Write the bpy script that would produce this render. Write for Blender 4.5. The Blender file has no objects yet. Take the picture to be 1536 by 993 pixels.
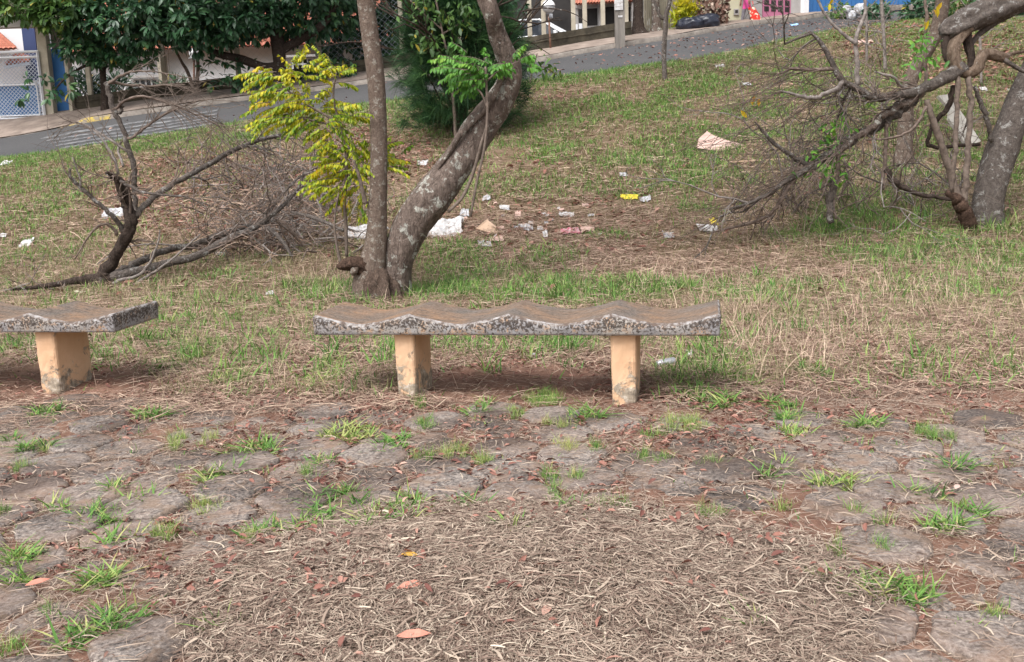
import bpy, math
import numpy as np
from mathutils import Vector, Matrix

rng = np.random.default_rng(7)
PI = math.pi
scene = bpy.context.scene
COL = scene.collection

# ------------------------------------------------------------------ camera model
FPX, PITCH, ROLL, CAMH = 1527.0, 0.181, 0.034, 1.293
cp, sp = math.cos(PITCH), math.sin(PITCH)
CF = np.array([0, cp, -sp]); CU = np.array([0, sp, cp]); CR = np.array([1.0, 0, 0])
AX = CR * math.cos(ROLL) - CU * math.sin(ROLL)
AY = CR * math.sin(ROLL) + CU * math.cos(ROLL)
C0 = np.array([0, 0, CAMH])


def at(px, py, Y):
    d = CF + AX * ((px - 768) / FPX) - AY * ((py - 496.5) / FPX)
    return C0 + d * (Y / d[1])


def w2p(P):
    P = np.atleast_2d(P) - C0
    d = P @ CF
    d = np.where(d < 0.05, 0.05, d)
    return np.c_[768 + FPX * (P @ AX) / d, 496.5 - FPX * (P @ AY) / d]


def rad(wpx, Y):            # half of a width seen as wpx pixels at distance Y
    return 0.5 * wpx * Y / FPX


cam_d = bpy.data.cameras.new('camera')
cam = bpy.data.objects.new('camera', cam_d); COL.objects.link(cam)
M = Matrix(((AX[0], AY[0], -CF[0], 0), (AX[1], AY[1], -CF[1], 0), (AX[2], AY[2], -CF[2], CAMH), (0, 0, 0, 1)))
cam.matrix_world = M
cam_d.sensor_width = 36; cam_d.lens = FPX / 1536 * 36
cam_d.clip_start = 0.05; cam_d.clip_end = 2000
scene.camera = cam

# ------------------------------------------------------------------ noise
_tab = np.random.default_rng(3).random((256, 256))


def vnoise(x, y):
    xi = np.floor(x).astype(int); yi = np.floor(y).astype(int)
    fx = x - xi; fy = y - yi
    fx = fx * fx * (3 - 2 * fx); fy = fy * fy * (3 - 2 * fy)
    a = _tab[xi & 255, yi & 255]; b = _tab[(xi + 1) & 255, yi & 255]
    c = _tab[xi & 255, (yi + 1) & 255]; d = _tab[(xi + 1) & 255, (yi + 1) & 255]
    return (a * (1 - fx) + b * fx) * (1 - fy) + (c * (1 - fx) + d * fx) * fy


def fbm(x, y, o=4):
    s = 0; a = 0.5; t = 0
    for k in range(o):
        s = s + a * vnoise(x * 2**k + 17.3 * k, y * 2**k - 9.1 * k); t += a; a *= 0.5
    return s / t


# ------------------------------------------------------------------ terrain
near_px = [(-260, 262, 20.5), (0, 240, 21), (130, 221, 21.2), (280, 197, 21.5), (380, 180, 21.7), (610, 148, 22), (800, 121, 22), (870, 113, 22.2), (990, 96, 23),
           (1084, 81, 24), (1150, 67, 25), (1216, 53, 26.5), (1300, 40, 29), (1400, 27, 33)]
far_px = [(-260, 243, 26.5), (0, 209, 26.7), (60, 199, 26.8), (111, 188, 26.9), (252, 167, 27), (365, 152, 27.2), (481, 137, 27.4), (632, 116, 27.6), (796, 96, 28), (927, 72, 29.2),
          (1015, 59, 30.2), (1094, 45, 31.5), (1190, 33, 33.5), (1290, 22, 36), (1400, 12, 39)]
wall_px = [(-260, 224, 28.6), (0, 184, 28.8), (110, 170, 29), (252, 151, 29.1), (365, 137, 29.2), (481, 122, 29.4), (632, 101, 29.6), (815, 79, 30.2), (923, 61, 31.3),
           (1015, 48, 32.3), (1094, 36, 33.5), (1190, 24, 35.5), (1290, 13, 38), (1400, 4, 41)]
NEAR = np.array([at(*p) for p in near_px]); FAR = np.array([at(*p) for p in far_px]); WALL = np.array([at(*p) for p in wall_px])
ctrl = []
for Y in (-2, 1, 3, 5, 7, 8.8):
    for X in (-9, -4.5, 0, 4.5, 9):
        ctrl.append((X, Y, 0.0))
ctrl += [(-7, 11, .06), (-3, 11, .12), (1, 11, .22), (5, 11, .28), (9, 11, .4)]
for p in (NEAR, FAR, WALL):
    ctrl += [tuple(q) for q in p]
for q in WALL:
    ctrl.append((q[0], q[1] + 5, q[2] + .05)); ctrl.append((q[0], q[1] + 16, q[2] + .6))
for (px, py, Y) in ((1500, 60, 22), (1750, 40, 24), (1500, 190, 16), (1750, 190, 17)):
    ctrl.append(tuple(at(px, py, Y)))
ctrl = np.array(ctrl)


def _U(r2):
    return np.where(r2 > 1e-9, 0.5 * r2 * np.log(np.maximum(r2, 1e-9)), 0)


_n = len(ctrl)
_K = _U((ctrl[:, None, 0] - ctrl[None, :, 0])**2 + (ctrl[:, None, 1] - ctrl[None, :, 1])**2) + np.eye(_n) * 0.4
_P = np.c_[np.ones(_n), ctrl[:, :2]]
_A = np.block([[_K, _P], [_P.T, np.zeros((3, 3))]])
_W = np.linalg.solve(_A, np.r_[ctrl[:, 2], 0, 0, 0])


def zbase(x, y):
    x = np.asarray(x, float); y = np.asarray(y, float)
    xc = np.clip(x, -17, 19); yc = np.clip(y, -2, 55)
    sh = x.shape; xf = xc.ravel(); yf = yc.ravel(); out = np.empty(len(xf))
    for i in range(0, len(xf), 40000):
        a = xf[i:i + 40000]; b = yf[i:i + 40000]
        out[i:i + 40000] = _U((a[:, None] - ctrl[None, :, 0])**2 + (b[:, None] - ctrl[None, :, 1])**2) @ _W[:_n] + _W[_n] + _W[_n + 1] * a + _W[_n + 2] * b
    z = out.reshape(sh)
    t = np.clip((y - 8.5) / 3.0, 0, 1)          # level square in front, slope behind
    return z * t * t * (3 - 2 * t)


def crop_to(p, x):       # y of a polyline in plan at x
    return np.interp(x, p[:, 0], p[:, 1])


MOUND = (at(790, 905, 3.0)[0], 2.92)


def micro(x, y):
    f = np.clip((13 - y) / 3, 0, 1)
    z = (fbm(x * 3.1 + 5, y * 3.1, 4) - .5) * 0.05 + (fbm(x * 14, y * 14 + 9, 3) - .5) * 0.014
    z = z * f
    z = z + (fbm(x * 1.1 + 40, y * 1.1, 4) - .5) * 0.22 * np.clip((y - 8) / 3, 0, 1) * np.clip((21 - y) / 2, 0, 1)
    mx, my = MOUND
    z = z + 0.075 * np.exp(-(((x - mx) / 0.85)**2 + ((y - my) / 0.42)**2))
    return z


def H(x, y):
    return zbase(x, y) + micro(np.asarray(x, float), np.asarray(y, float))


def ground_at(px, py, lo=2.0, hi=36.0):
    Ys = np.linspace(lo, hi, 1400)
    P = np.array([at(px, py, Y) for Y in Ys])
    d = P[:, 2] - H(P[:, 0], P[:, 1])
    k = np.argmax(d < 0)
    if d[k] >= 0: k = len(Ys) - 1
    return P[k]


# ------------------------------------------------------------------ materials
def ramp(nt, fac, stops):
    r = nt.nodes.new('ShaderNodeValToRGB')
    e = r.color_ramp.elements
    while len(e) < len(stops): e.new(0.5)
    for i, (p, c) in enumerate(stops):
        e[i].position = p; e[i].color = (*c, 1) if len(c) == 3 else c
    nt.links.new(fac, r.inputs[0])
    return r.outputs[0]


def noise(nt, scale, detail=5, rough=.6, vec=None, dist=0.0, kind='ShaderNodeTexNoise'):
    n = nt.nodes.new(kind)
    n.inputs['Scale'].default_value = scale
    if 'Detail' in n.inputs: n.inputs['Detail'].default_value = detail
    if 'Roughness' in n.inputs: n.inputs['Roughness'].default_value = rough
    if 'Distortion' in n.inputs: n.inputs['Distortion'].default_value = dist
    if vec is not None: nt.links.new(vec, n.inputs['Vector'])
    return n.outputs[0]


def mixc(nt, fac, a, b, mode='MIX'):
    m = nt.nodes.new('ShaderNodeMix'); m.data_type = 'RGBA'; m.blend_type = mode
    for sock, v in ((m.inputs[0], fac), (m.inputs[6], a), (m.inputs[7], b)):
        if isinstance(v, (int, float)): sock.default_value = v
        elif isinstance(v, tuple): sock.default_value = (*v, 1)
        else: nt.links.new(v, sock)
    return m.outputs[2]


def newmat(name, rough=.8, spec=.3):
    m = bpy.data.materials.new(name); m.use_nodes = True
    nt = m.node_tree; b = nt.nodes['Principled BSDF']
    b.inputs['Roughness'].default_value = rough
    b.inputs['Specular IOR Level'].default_value = spec
    tc = nt.nodes.new('ShaderNodeTexCoord')
    return m, nt, b, tc.outputs['Object']


def bump(nt, b, h, strength=.5, dist=.01):
    n = nt.nodes.new('ShaderNodeBump'); n.inputs['Strength'].default_value = strength
    n.inputs['Distance'].default_value = dist
    nt.links.new(h, n.inputs['Height']); nt.links.new(n.outputs[0], b.inputs['Normal'])


def scaled(nt, vec, s):
    mp = nt.nodes.new('ShaderNodeMapping'); mp.inputs['Scale'].default_value = s
    nt.links.new(vec, mp.inputs[0]); return mp.outputs[0]


def simple(name, stops, scale=6, rough=.8, bs=.3, bd=.005, spec=.3, detail=6, vscale=None, metallic=0):
    m, nt, b, v = newmat(name, rough, spec)
    if vscale: v = scaled(nt, v, vscale)
    n = noise(nt, scale, detail, .62, v)
    nt.links.new(ramp(nt, n, stops), b.inputs['Base Color'])
    b.inputs['Metallic'].default_value = metallic
    if bs: bump(nt, b, n, bs, bd)
    return m


def tinted(name, stops, rough=.75, spec=.25, trans=0.0):
    """colour varies leaf by leaf / blade by blade through the 'tint' attribute"""
    m, nt, b, v = newmat(name, rough, spec)
    a = nt.nodes.new('ShaderNodeAttribute'); a.attribute_name = 'tint'
    c = ramp(nt, a.outputs['Fac'], stops)
    n = noise(nt, 60, 3, .5, v)
    c = mixc(nt, .35, c, ramp(nt, n, [(.35, (.6, .58, .56)), (.65, (1, 1, 1))]), 'MULTIPLY')
    nt.links.new(c, b.inputs['Base Color'])
    if trans:
        tr = nt.nodes.new('ShaderNodeBsdfTranslucent'); nt.links.new(c, tr.inputs[0])
        mx = nt.nodes.new('ShaderNodeMixShader'); mx.inputs[0].default_value = trans
        out = nt.nodes['Material Output']
        nt.links.new(b.outputs[0], mx.inputs[1]); nt.links.new(tr.outputs[0], mx.inputs[2]); nt.links.new(mx.outputs[0], out.inputs[0])
    return m


def bark(name, dark, light, lichen, amount=.55, scale=9, stretch=.35, bstr=.9, lscale=11):
    m, nt, b, v = newmat(name, .95, .1)
    vs = scaled(nt, v, (1, 1, stretch))
    n = noise(nt, scale * 2, 8, .7, vs, .6)
    vo = nt.nodes.new('ShaderNodeTexVoronoi'); vo.feature = 'DISTANCE_TO_EDGE'; vo.inputs['Scale'].default_value = scale * 2.4
    wv = nt.nodes.new('ShaderNodeVectorMath'); wv.operation = 'ADD'
    wn = nt.nodes.new('ShaderNodeTexNoise'); wn.inputs['Scale'].default_value = scale * 1.7; wn.inputs['Detail'].default_value = 6; nt.links.new(vs, wn.inputs['Vector'])
    ws = nt.nodes.new('ShaderNodeVectorMath'); ws.operation = 'SCALE'; ws.inputs['Scale'].default_value = 1.6 / scale; nt.links.new(wn.outputs['Color'], ws.inputs[0])
    nt.links.new(vs, wv.inputs[0]); nt.links.new(ws.outputs[0], wv.inputs[1]); nt.links.new(wv.outputs[0], vo.inputs['Vector'])
    c = ramp(nt, n, [(.3, dark), (.7, light)])
    crack = ramp(nt, vo.outputs['Distance'], [(0, (.6, .57, .55)), (.10, (1, 1, 1))])
    c = mixc(nt, .45, c, crack, 'MULTIPLY')
    ln = noise(nt, lscale, 6, .75, v, .3)
    lm = ramp(nt, ln, [(amount, (0, 0, 0)), (amount + .05, (1, 1, 1))])
    l2 = ramp(nt, noise(nt, 60, 4, .7, v), [(.30, (.1, .1, .1)), (.52, (.85, .85, .85))])
    lm2 = mixc(nt, 1.0, lm, l2, 'MULTIPLY')
    c = mixc(nt, lm2, c, lichen)
    nt.links.new(c, b.inputs['Base Color'])
    hh = nt.nodes.new('ShaderNodeMath'); hh.operation = 'ADD'
    mm = nt.nodes.new('ShaderNodeMath'); mm.operation = 'MULTIPLY'; mm.inputs[1].default_value = .6
    sm = nt.nodes.new('ShaderNodeMath'); sm.operation = 'MINIMUM'; sm.inputs[1].default_value = .2
    nt.links.new(vo.outputs['Distance'], sm.inputs[0]); nt.links.new(n, mm.inputs[0])
    nt.links.new(mm.outputs[0], hh.inputs[0]); nt.links.new(sm.outputs[0], hh.inputs[1])
    bump(nt, b, hh.outputs[0], bstr, .03)
    return m


MT = {}


def soil_mat():
    m, nt, b, v = newmat('soil', .95, .1)
    n1 = noise(nt, 1.3, 8, .65, v); n2 = noise(nt, 38, 6, .7, v); n3 = noise(nt, 7, 6, .6, v)
    c = ramp(nt, n1, [(.32, (.105, .042, .028)), (.5, (.19, .082, .054)), (.68, (.29, .16, .11))])
    c2 = ramp(nt, n2, [(.3, (.10, .065, .05)), (.6, (.24, .165, .125)), (.75, (.36, .28, .22))])
    c = mixc(nt, .5, c, c2)
    g = nt.nodes.new('ShaderNodeAttribute'); g.attribute_name = 'thatch'
    th = ramp(nt, n3, [(.3, (.08, .08, .032)), (.5, (.14, .11, .06)), (.7, (.25, .185, .125))])
    th = mixc(nt, .4, th, c2)
    c = mixc(nt, g.outputs['Fac'], c, th)
    nt.links.new(c, b.inputs['Base Color'])
    bump(nt, b, n2, .8, .012)
    return m


MT['soil'] = soil_mat()


def paver_mat():
    m, nt, b, v = newmat('weathered_concrete_paver', .92, .15)
    n1 = noise(nt, 2.2, 7, .65, v); n2 = noise(nt, 70, 5, .7, v); n3 = noise(nt, 9, 7, .7, v, .8)
    c = ramp(nt, n2, [(.34, (.05, .043, .04)), (.5, (.20, .172, .155)), (.68, (.40, .345, .30))])
    c = mixc(nt, ramp(nt, n1, [(.42, (0, 0, 0)), (.65, (.5, .5, .5))]), c, (.27, .19, .15))
    c = mixc(nt, ramp(nt, n3, [(.52, (0, 0, 0)), (.62, (.7, .7, .7))]), c, (.23, .165, .12))
    c = mixc(nt, .9, c, ramp(nt, noise(nt, 1.9, 3, .5, v), [(.40, (.42, .40, .40)), (.55, (1, 1, 1))]), 'MULTIPLY')
    c = mixc(nt, ramp(nt, noise(nt, 5.5, 6, .65, v), [(.54, (0, 0, 0)), (.66, (.6, .6, .6))]), c, (.25, .165, .12))
    nt.links.new(c, b.inputs['Base Color'])
    bump(nt, b, n2, .7, .006)
    return m


MT['paver'] = paver_mat()
MT['straw'] = tinted('straw', [(0, (.09, .055, .043)), (.25, (.23, .16, .125)), (.6, (.38, .295, .23)), (.9, (.49, .40, .315)), (1, (.60, .51, .40))], .8, .2)
MT['pinkstraw'] = tinted('reddish_straw', [(0, (.10, .055, .042)), (.3, (.23, .145, .11)), (.65, (.41, .29, .22)), (1, (.62, .48, .36))], .8, .2)
MT['green'] = tinted('green_grass', [(0, (.06, .15, .035)), (.35, (.12, .26, .055)), (.7, (.22, .38, .085)), (1, (.45, .46, .17))], .6, .3, .25)
MT['drygreen'] = tinted('olive_grass', [(0, (.09, .14, .045)), (.35, (.18, .22, .08)), (.6, (.34, .30, .16)), (1, (.56, .45, .31))], .7, .25, .2)
MT['deadleaf'] = tinted('dead_leaf', [(0, (.07, .03, .025)), (.25, (.15, .058, .045)), (.6, (.30, .14, .105)), (.9, (.46, .27, .21)), (1, (.56, .38, .30))], .7, .3)
MT['bigleaf'] = tinted('dark_green_leaf', [(0, (.014, .045, .02)), (.4, (.036, .10, .042)), (.75, (.085, .19, .07)), (.95, (.18, .29, .08)), (1, (.33, .26, .04))], .38, .5, .2)
MT['paleleaf'] = tinted('mixed_green_leaf', [(0, (.03, .07, .02)), (.5, (.08, .17, .03)), (.85, (.22, .28, .05)), (1, (.40, .33, .05))], .5, .4, .25)
MT['needle'] = tinted('feathery_green', [(0, (.008, .028, .012)), (.5, (.025, .075, .027)), (1, (.10, .21, .06))], .6, .3, .15)
MT['yellowleaf'] = tinted('yellow_green_leaf', [(0, (.11, .22, .02)), (.3, (.30, .40, .02)), (.65, (.56, .50, .02)), (.9, (.66, .47, .02)), (1, (.55, .28, .04))], .5, .35, .35)
MT['limeleaf'] = tinted('lime_leaf', [(0, (.06, .18, .03)), (.6, (.14, .36, .05)), (1, (.30, .48, .07))], .5, .35, .35)
MT['barkgrey'] = bark('grey_bark', (.10, .072, .058), (.20, .155, .125), (.31, .29, .25), .55, 14, .8, .7, 18)
MT['barkbrown'] = bark('brown_bark', (.06, .045, .038), (.25, .195, .165), (.46, .46, .41), .54, 12, .38, 1.0, 7)
MT['barkrough'] = bark('rough_dark_bark', (.03, .02, .016), (.15, .095, .07), (.25, .23, .2), .68, 15, .7, 1.0)
MT['barklichen'] = bark('lichen_bark', (.06, .05, .045), (.20, .17, .15), (.36, .35, .33), .56, 16, .8, .9, 11)
MT['barkdark'] = bark('dark_bark', (.025, .019, .016), (.10, .075, .062), (.35, .34, .32), .62, 14, .7, .8)
MT['twig'] = simple('twig', [(.3, (.06, .043, .035)), (.7, (.23, .175, .145))], 22, .9, .3)
MT['twigred'] = simple('red_brown_stem', [(.3, (.075, .055, .045)), (.7, (.21, .165, .135))], 22, .9, .3)
MT['twiggrey'] = simple('grey_twig', [(.3, (.09, .072, .065)), (.7, (.31, .275, .25))], 22, .9, .3)
MT['loopwood'] = bark('peeled_wood', (.09, .06, .042), (.27, .205, .155), (.38, .34, .30), .60, 14, .4, 1.0, 14)


def asphalt():
    m, nt, b, v = newmat('asphalt', .9, .2)
    n1 = noise(nt, .35, 6, .6, v); n2 = noise(nt, 26, 5, .75, v)
    c = ramp(nt, n1, [(.3, (.055, .055, .059)), (.7, (.085, .083, .085))])
    c = mixc(nt, .45, c, ramp(nt, n2, [(.3, (.03, .03, .032)), (.7, (.14, .135, .13))]))
    nt.links.new(c, b.inputs['Base Color']); bump(nt, b, n2, .4, .01); return m


MT['asphalt'] = asphalt()
MT['kerb'] = simple('kerb_concrete', [(.3, (.13, .11, .095)), (.7, (.30, .265, .23))], 5, .9)
MT['sidewalk'] = simple('sidewalk_concrete', [(.25, (.15, .115, .095)), (.5, (.26, .205, .17)), (.75, (.38, .31, .26))], 2.5, .9)
MT['yellowpaint'] = simple('yellow_kerb_paint', [(.44, (.24, .20, .15)), (.55, (.42, .31, .08)), (.8, (.50, .37, .08))], 7, .8)


def worn_white():
    m, nt, b, v = newmat('worn_white_road_paint', .8, .2)
    n = noise(nt, 5, 8, .75, v)
    nt.links.new(ramp(nt, n, [(.44, (.08, .08, .083)), (.56, (.22, .22, .22)), (.72, (.40, .40, .40))]), b.inputs['Base Color']); return m


MT['wornwhite'] = worn_white()
MT['white'] = simple('white_wall', [(.3, (.70, .70, .71)), (.7, (.82, .82, .84))], 1.2, .85, .1)
MT['whitegloss'] = simple('white_car_paint', [(.3, (.72, .73, .75)), (.7, (.76, .77, .79))], 3, .25, 0, spec=.6)
MT['cream'] = simple('cream_concrete', [(.3, (.30, .27, .21)), (.7, (.50, .45, .36))], 3, .85, .2)
MT['greywall'] = simple('grey_wall', [(.3, (.34, .32, .31)), (.7, (.48, .46, .44))], 1.5, .85, .1)
MT['beigegate'] = simple('beige_metal', [(.3, (.33, .285, .21)), (.7, (.43, .38, .29))], 2, .6, .05)
MT['paleyellow'] = simple('pale_yellow_wall', [(.3, (.52, .50, .35)), (.7, (.64, .62, .45))], 1.5, .85, .1)
MT['blue'] = simple('blue_paint', [(.3, (.035, .14, .37)), (.7, (.055, .19, .46))], 2, .6, .05)
MT['darkblue'] = simple('dark_blue_paint', [(.3, (.03, .045, .12)), (.7, (.045, .065, .16))], 2, .6, .05)
MT['pinkpaint'] = simple('pink_metal', [(.3, (.45, .15, .25)), (.7, (.55, .21, .32))], 2, .5, .05)
MT['dark'] = simple('dark_opening_and_shade', [(.3, (.02, .018, .018)), (.7, (.05, .045, .043))], 2, .6, 0)
MT['glass'] = simple('dark_glass', [(.3, (.02, .024, .03)), (.7, (.035, .04, .05))], 2, .12, 0, spec=.6)
MT['moss'] = simple('mossy_dark_plinth', [(.3, (.030, .026, .020)), (.7, (.10, .085, .060))], 4, .95, .4)
MT['rooftile'] = simple('clay_roof_tile', [(.3, (.34, .11, .07)), (.7, (.55, .22, .15))], 6, .8, .2)
MT['metal'] = simple('white_metal', [(.3, (.62, .63, .66)), (.7, (.74, .75, .78))], 4, .5, .05)
MT['lattice'] = simple('grey_blue_wire', [(.3, (.42, .46, .54)), (.7, (.55, .60, .68))], 4, .5, 0)
MT['bag'] = simple('black_plastic', [(.3, (.010, .012, .022)), (.7, (.028, .032, .05))], 7, .28, .6, .03, spec=.5)
MT['whiteplastic'] = simple('white_plastic', [(.3, (.20, .165, .14)), (.42, (.45, .43, .42)), (.7, (.62, .62, .64))], 16, .45, .5, .01, spec=.4)
MT['greyplastic'] = simple('grey_plastic', [(.35, (.22, .19, .17)), (.5, (.42, .42, .44)), (.7, (.58, .60, .64))], 16, .5, .5, .01, spec=.4)
MT['pinkcloth'] = simple('pink_litter', [(.35, (.62, .52, .52)), (.55, (.50, .13, .19))], 30, .7, .3)
MT['yellowpl'] = simple('yellow_plastic', [(.3, (.62, .48, .03)), (.7, (.75, .62, .08))], 14, .5, .3)
MT['cardboard'] = simple('cardboard', [(.3, (.46, .31, .21)), (.7, (.58, .42, .31))], 5, .9, .2)
MT['pinkboard'] = simple('pinkish_board', [(.3, (.50, .33, .28)), (.7, (.63, .46, .40))], 5, .9, .2)
MT['tyre'] = simple('rubber', [(.3, (.015, .015, .015)), (.7, (.03, .03, .03))], 8, .8, 0)
MT['steel'] = simple('steel', [(.3, (.35, .35, .36)), (.7, (.5, .5, .52))], 5, .4, 0, metallic=.6)
MT['rust'] = simple('rusty_pole', [(.3, (.13, .065, .045)), (.7, (.26, .15, .11))], 9, .85, .2)
MT['pole'] = simple('grey_wood_pole', [(.3, (.11, .10, .09)), (.7, (.25, .225, .20))], 8, .95, .5, .01, vscale=(1, 1, .15))
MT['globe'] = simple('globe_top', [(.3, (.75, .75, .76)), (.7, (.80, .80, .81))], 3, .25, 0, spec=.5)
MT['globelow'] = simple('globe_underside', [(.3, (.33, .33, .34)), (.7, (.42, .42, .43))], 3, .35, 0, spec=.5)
MT['skin'] = simple('skin', [(.3, (.27, .15, .10)), (.7, (.31, .18, .125))], 10, .6, 0)
MT['hair'] = simple('black_hair', [(.3, (.01, .008, .007)), (.7, (.03, .022, .018))], 40, .5, .3)
MT['pinkshirt'] = simple('pink_fabric', [(.3, (.62, .06, .26)), (.7, (.72, .12, .36))], 14, .8, .3)
MT['trousers'] = simple('grey_trousers', [(.3, (.13, .12, .14)), (.7, (.22, .21, .23))], 14, .8, .3)
MT['shoe'] = simple('white_shoe', [(.3, (.6, .6, .62)), (.7, (.72, .72, .74))], 14, .6, 0)
MT['redbag'] = simple('red_white_bag', [(.40, (.60, .03, .02)), (.55, (.66, .05, .03)), (.6, (.75, .62, .48))], 9, .6, .2, detail=1)
MT['dryflower'] = tinted('dry_flower', [(0, (.12, .06, .045)), (.5, (.28, .17, .13)), (1, (.55, .44, .36))], .8, .2)


def orange_leg():
    m, nt, b, v = newmat('peach_painted_concrete', .9, .15)
    n = noise(nt, 4, 6, .6, v); n2 = noise(nt, 9, 7, .7, v, .6)
    c = ramp(nt, n, [(.3, (.56, .34, .20)), (.7, (.68, .46, .30))])
    sx = nt.nodes.new('ShaderNodeSeparateXYZ'); nt.links.new(v, sx.inputs[0])
    # worn plaster rises from the foot of the leg and in run-off patches
    md = nt.nodes.new('ShaderNodeMapRange'); md.inputs[1].default_value = .0; md.inputs[2].default_value = .30
    md.inputs[3].default_value = .15; md.inputs[4].default_value = -.03
    nt.links.new(sx.outputs[2], md.inputs[0])
    ad = nt.nodes.new('ShaderNodeMath'); ad.operation = 'ADD'; nt.links.new(n2, ad.inputs[0]); nt.links.new(md.outputs[0], ad.inputs[1])
    k = ramp(nt, ad.outputs[0], [(.56, (0, 0, 0)), (.62, (1, 1, 1))])
    g = ramp(nt, noise(nt, 30, 5, .7, v), [(.35, (.16, .13, .10)), (.55, (.36, .30, .23)), (.7, (.60, .54, .47))])
    c = mixc(nt, k, c, g)
    nt.links.new(c, b.inputs['Base Color']); bump(nt, b, mixc(nt, .6, noise(nt, 45, 5, .6, v), k), .6, .006); return m


MT['leg'] = orange_leg()


def seat_side():
    m, nt, b, v = newmat('lichen_spotted_edge', .95, .1)
    n1 = noise(nt, 3.5, 5, .6, v); n2 = noise(nt, 80, 5, .62, v, .3); n3 = noise(nt, 95, 4, .7, v); n4 = noise(nt, 14, 5, .6, v)
    c = ramp(nt, n1, [(.40, (.29, .28, .285)), (.60, (.36, .33, .30))])
    k3 = ramp(nt, n4, [(.50, (0, 0, 0)), (.60, (1, 1, 1))])
    c = mixc(nt, mixc(nt, 1.0, k3, ramp(nt, n3, [(.44, (0, 0, 0)), (.55, (1, 1, 1))]), 'MULTIPLY'), c, (.42, .27, .17))
    sx = nt.nodes.new('ShaderNodeSeparateXYZ'); nt.links.new(v, sx.inputs[0])
    md = nt.nodes.new('ShaderNodeMapRange'); md.inputs[1].default_value = .36; md.inputs[2].default_value = .42
    md.inputs[3].default_value = -.10; md.inputs[4].default_value = .05
    nt.links.new(sx.outputs[2], md.inputs[0])
    ad = nt.nodes.new('ShaderNodeMath'); ad.operation = 'ADD'; nt.links.new(n2, ad.inputs[0]); nt.links.new(md.outputs[0], ad.inputs[1])
    k = ramp(nt, ad.outputs[0], [(.455, (0, 0, 0)), (.55, (.95, .95, .95))])
    c = mixc(nt, k, c, ramp(nt, n3, [(.4, (.045, .038, .036)), (.7, (.14, .11, .09))]))
    nt.links.new(c, b.inputs['Base Color']); bump(nt, b, n2, .6, .006); return m


def seat_top():
    m, nt, b, v = newmat('weathered_seat_top', .95, .1)
    vs = scaled(nt, v, (.7, 4.0, 1))
    n1 = noise(nt, 2.6, 7, .65, v, .5); n2 = noise(nt, 16, 8, .75, vs, .9); n3 = noise(nt, 80, 4, .7, v)
    c = ramp(nt, n1, [(.36, (.14, .12, .11)), (.5, (.22, .135, .088)), (.62, (.34, .18, .09))])
    c = mixc(nt, ramp(nt, n2, [(.46, (0, 0, 0)), (.56, (.85, .85, .85))]), c, (.06, .045, .038))
    c = mixc(nt, .3, c, ramp(nt, n3, [(.35, (.07, .06, .05)), (.65, (.42, .36, .30))]))
    nt.links.new(c, b.inputs['Base Color']); bump(nt, b, n2, .6, .006); return m


def seat_rim():
    m, nt, b, v = newmat('pale_seat_rim', .95, .1)
    n = noise(nt, 26, 6, .7, v)
    nt.links.new(ramp(nt, n, [(.42, (.12, .09, .075)), (.52, (.26, .235, .22)), (.7, (.42, .41, .41))]), b.inputs['Base Color']); return m


MT['seatside'] = seat_side(); MT['seattop'] = seat_top(); MT['seatrim'] = seat_rim()


# ------------------------------------------------------------------ mesh helpers
ROOT = {}


def tag(o, label=None, cat=None, group=None, kind=None):
    if label: o['label'] = label
    if cat: o['category'] = cat
    if group: o['group'] = group
    if kind: o['kind'] = kind
    return o


def thing(name, label, cat, loc, group=None):
    o = bpy.data.objects.new(name, None); COL.objects.link(o)
    o.empty_display_size = .2
    o.location = [float(c) for c in loc]
    ROOT[o.name] = np.array(o.location)
    return tag(o, label, cat, group)


def mesh_obj(name, V, F, mat, parent=None, smooth=True, tint=None, org=None, attr='tint', mats=None, midx=None):
    """F: (n,4) or (n,3) array, or list of index lists. World coords in, local coords stored."""
    V = np.asarray(V, dtype=np.float64)
    if parent is not None:
        org = ROOT[parent.name]
    elif org is None:
        org = np.zeros(3)
    me = bpy.data.meshes.new(name)
    L = V - org
    if isinstance(F, np.ndarray):
        k = F.shape[1]; nF = len(F)
        me.vertices.add(len(L)); me.vertices.foreach_set('co', L.astype(np.float32).ravel())
        me.loops.add(nF * k); me.loops.foreach_set('vertex_index', F.astype(np.int32).ravel())
        me.polygons.add(nF); me.polygons.foreach_set('loop_start', np.arange(0, nF * k, k, dtype=np.int32))
        me.polygons.foreach_set('loop_total', np.full(nF, k, dtype=np.int32))
    else:
        me.from_pydata([tuple(p) for p in L], [], F)
    if tint is not None:
        a = me.attributes.new(attr, 'FLOAT', 'POINT'); a.data.foreach_set('value', np.asarray(tint, dtype=np.float32))
    me.update(calc_edges=True); me.validate()
    for m_ in (mats or [mat]): me.materials.append(m_)
    if midx is not None: me.polygons.foreach_set('material_index', np.asarray(midx, dtype=np.int32))
    me.polygons.foreach_set('use_smooth', np.full(len(me.polygons), smooth))
    o = bpy.data.objects.new(name, me); COL.objects.link(o)
    if parent is not None:
        o.parent = parent; ROOT[o.name] = org
    else:
        o.location = [float(c) for c in org]; ROOT[o.name] = np.array(org, float)
    return o


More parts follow.
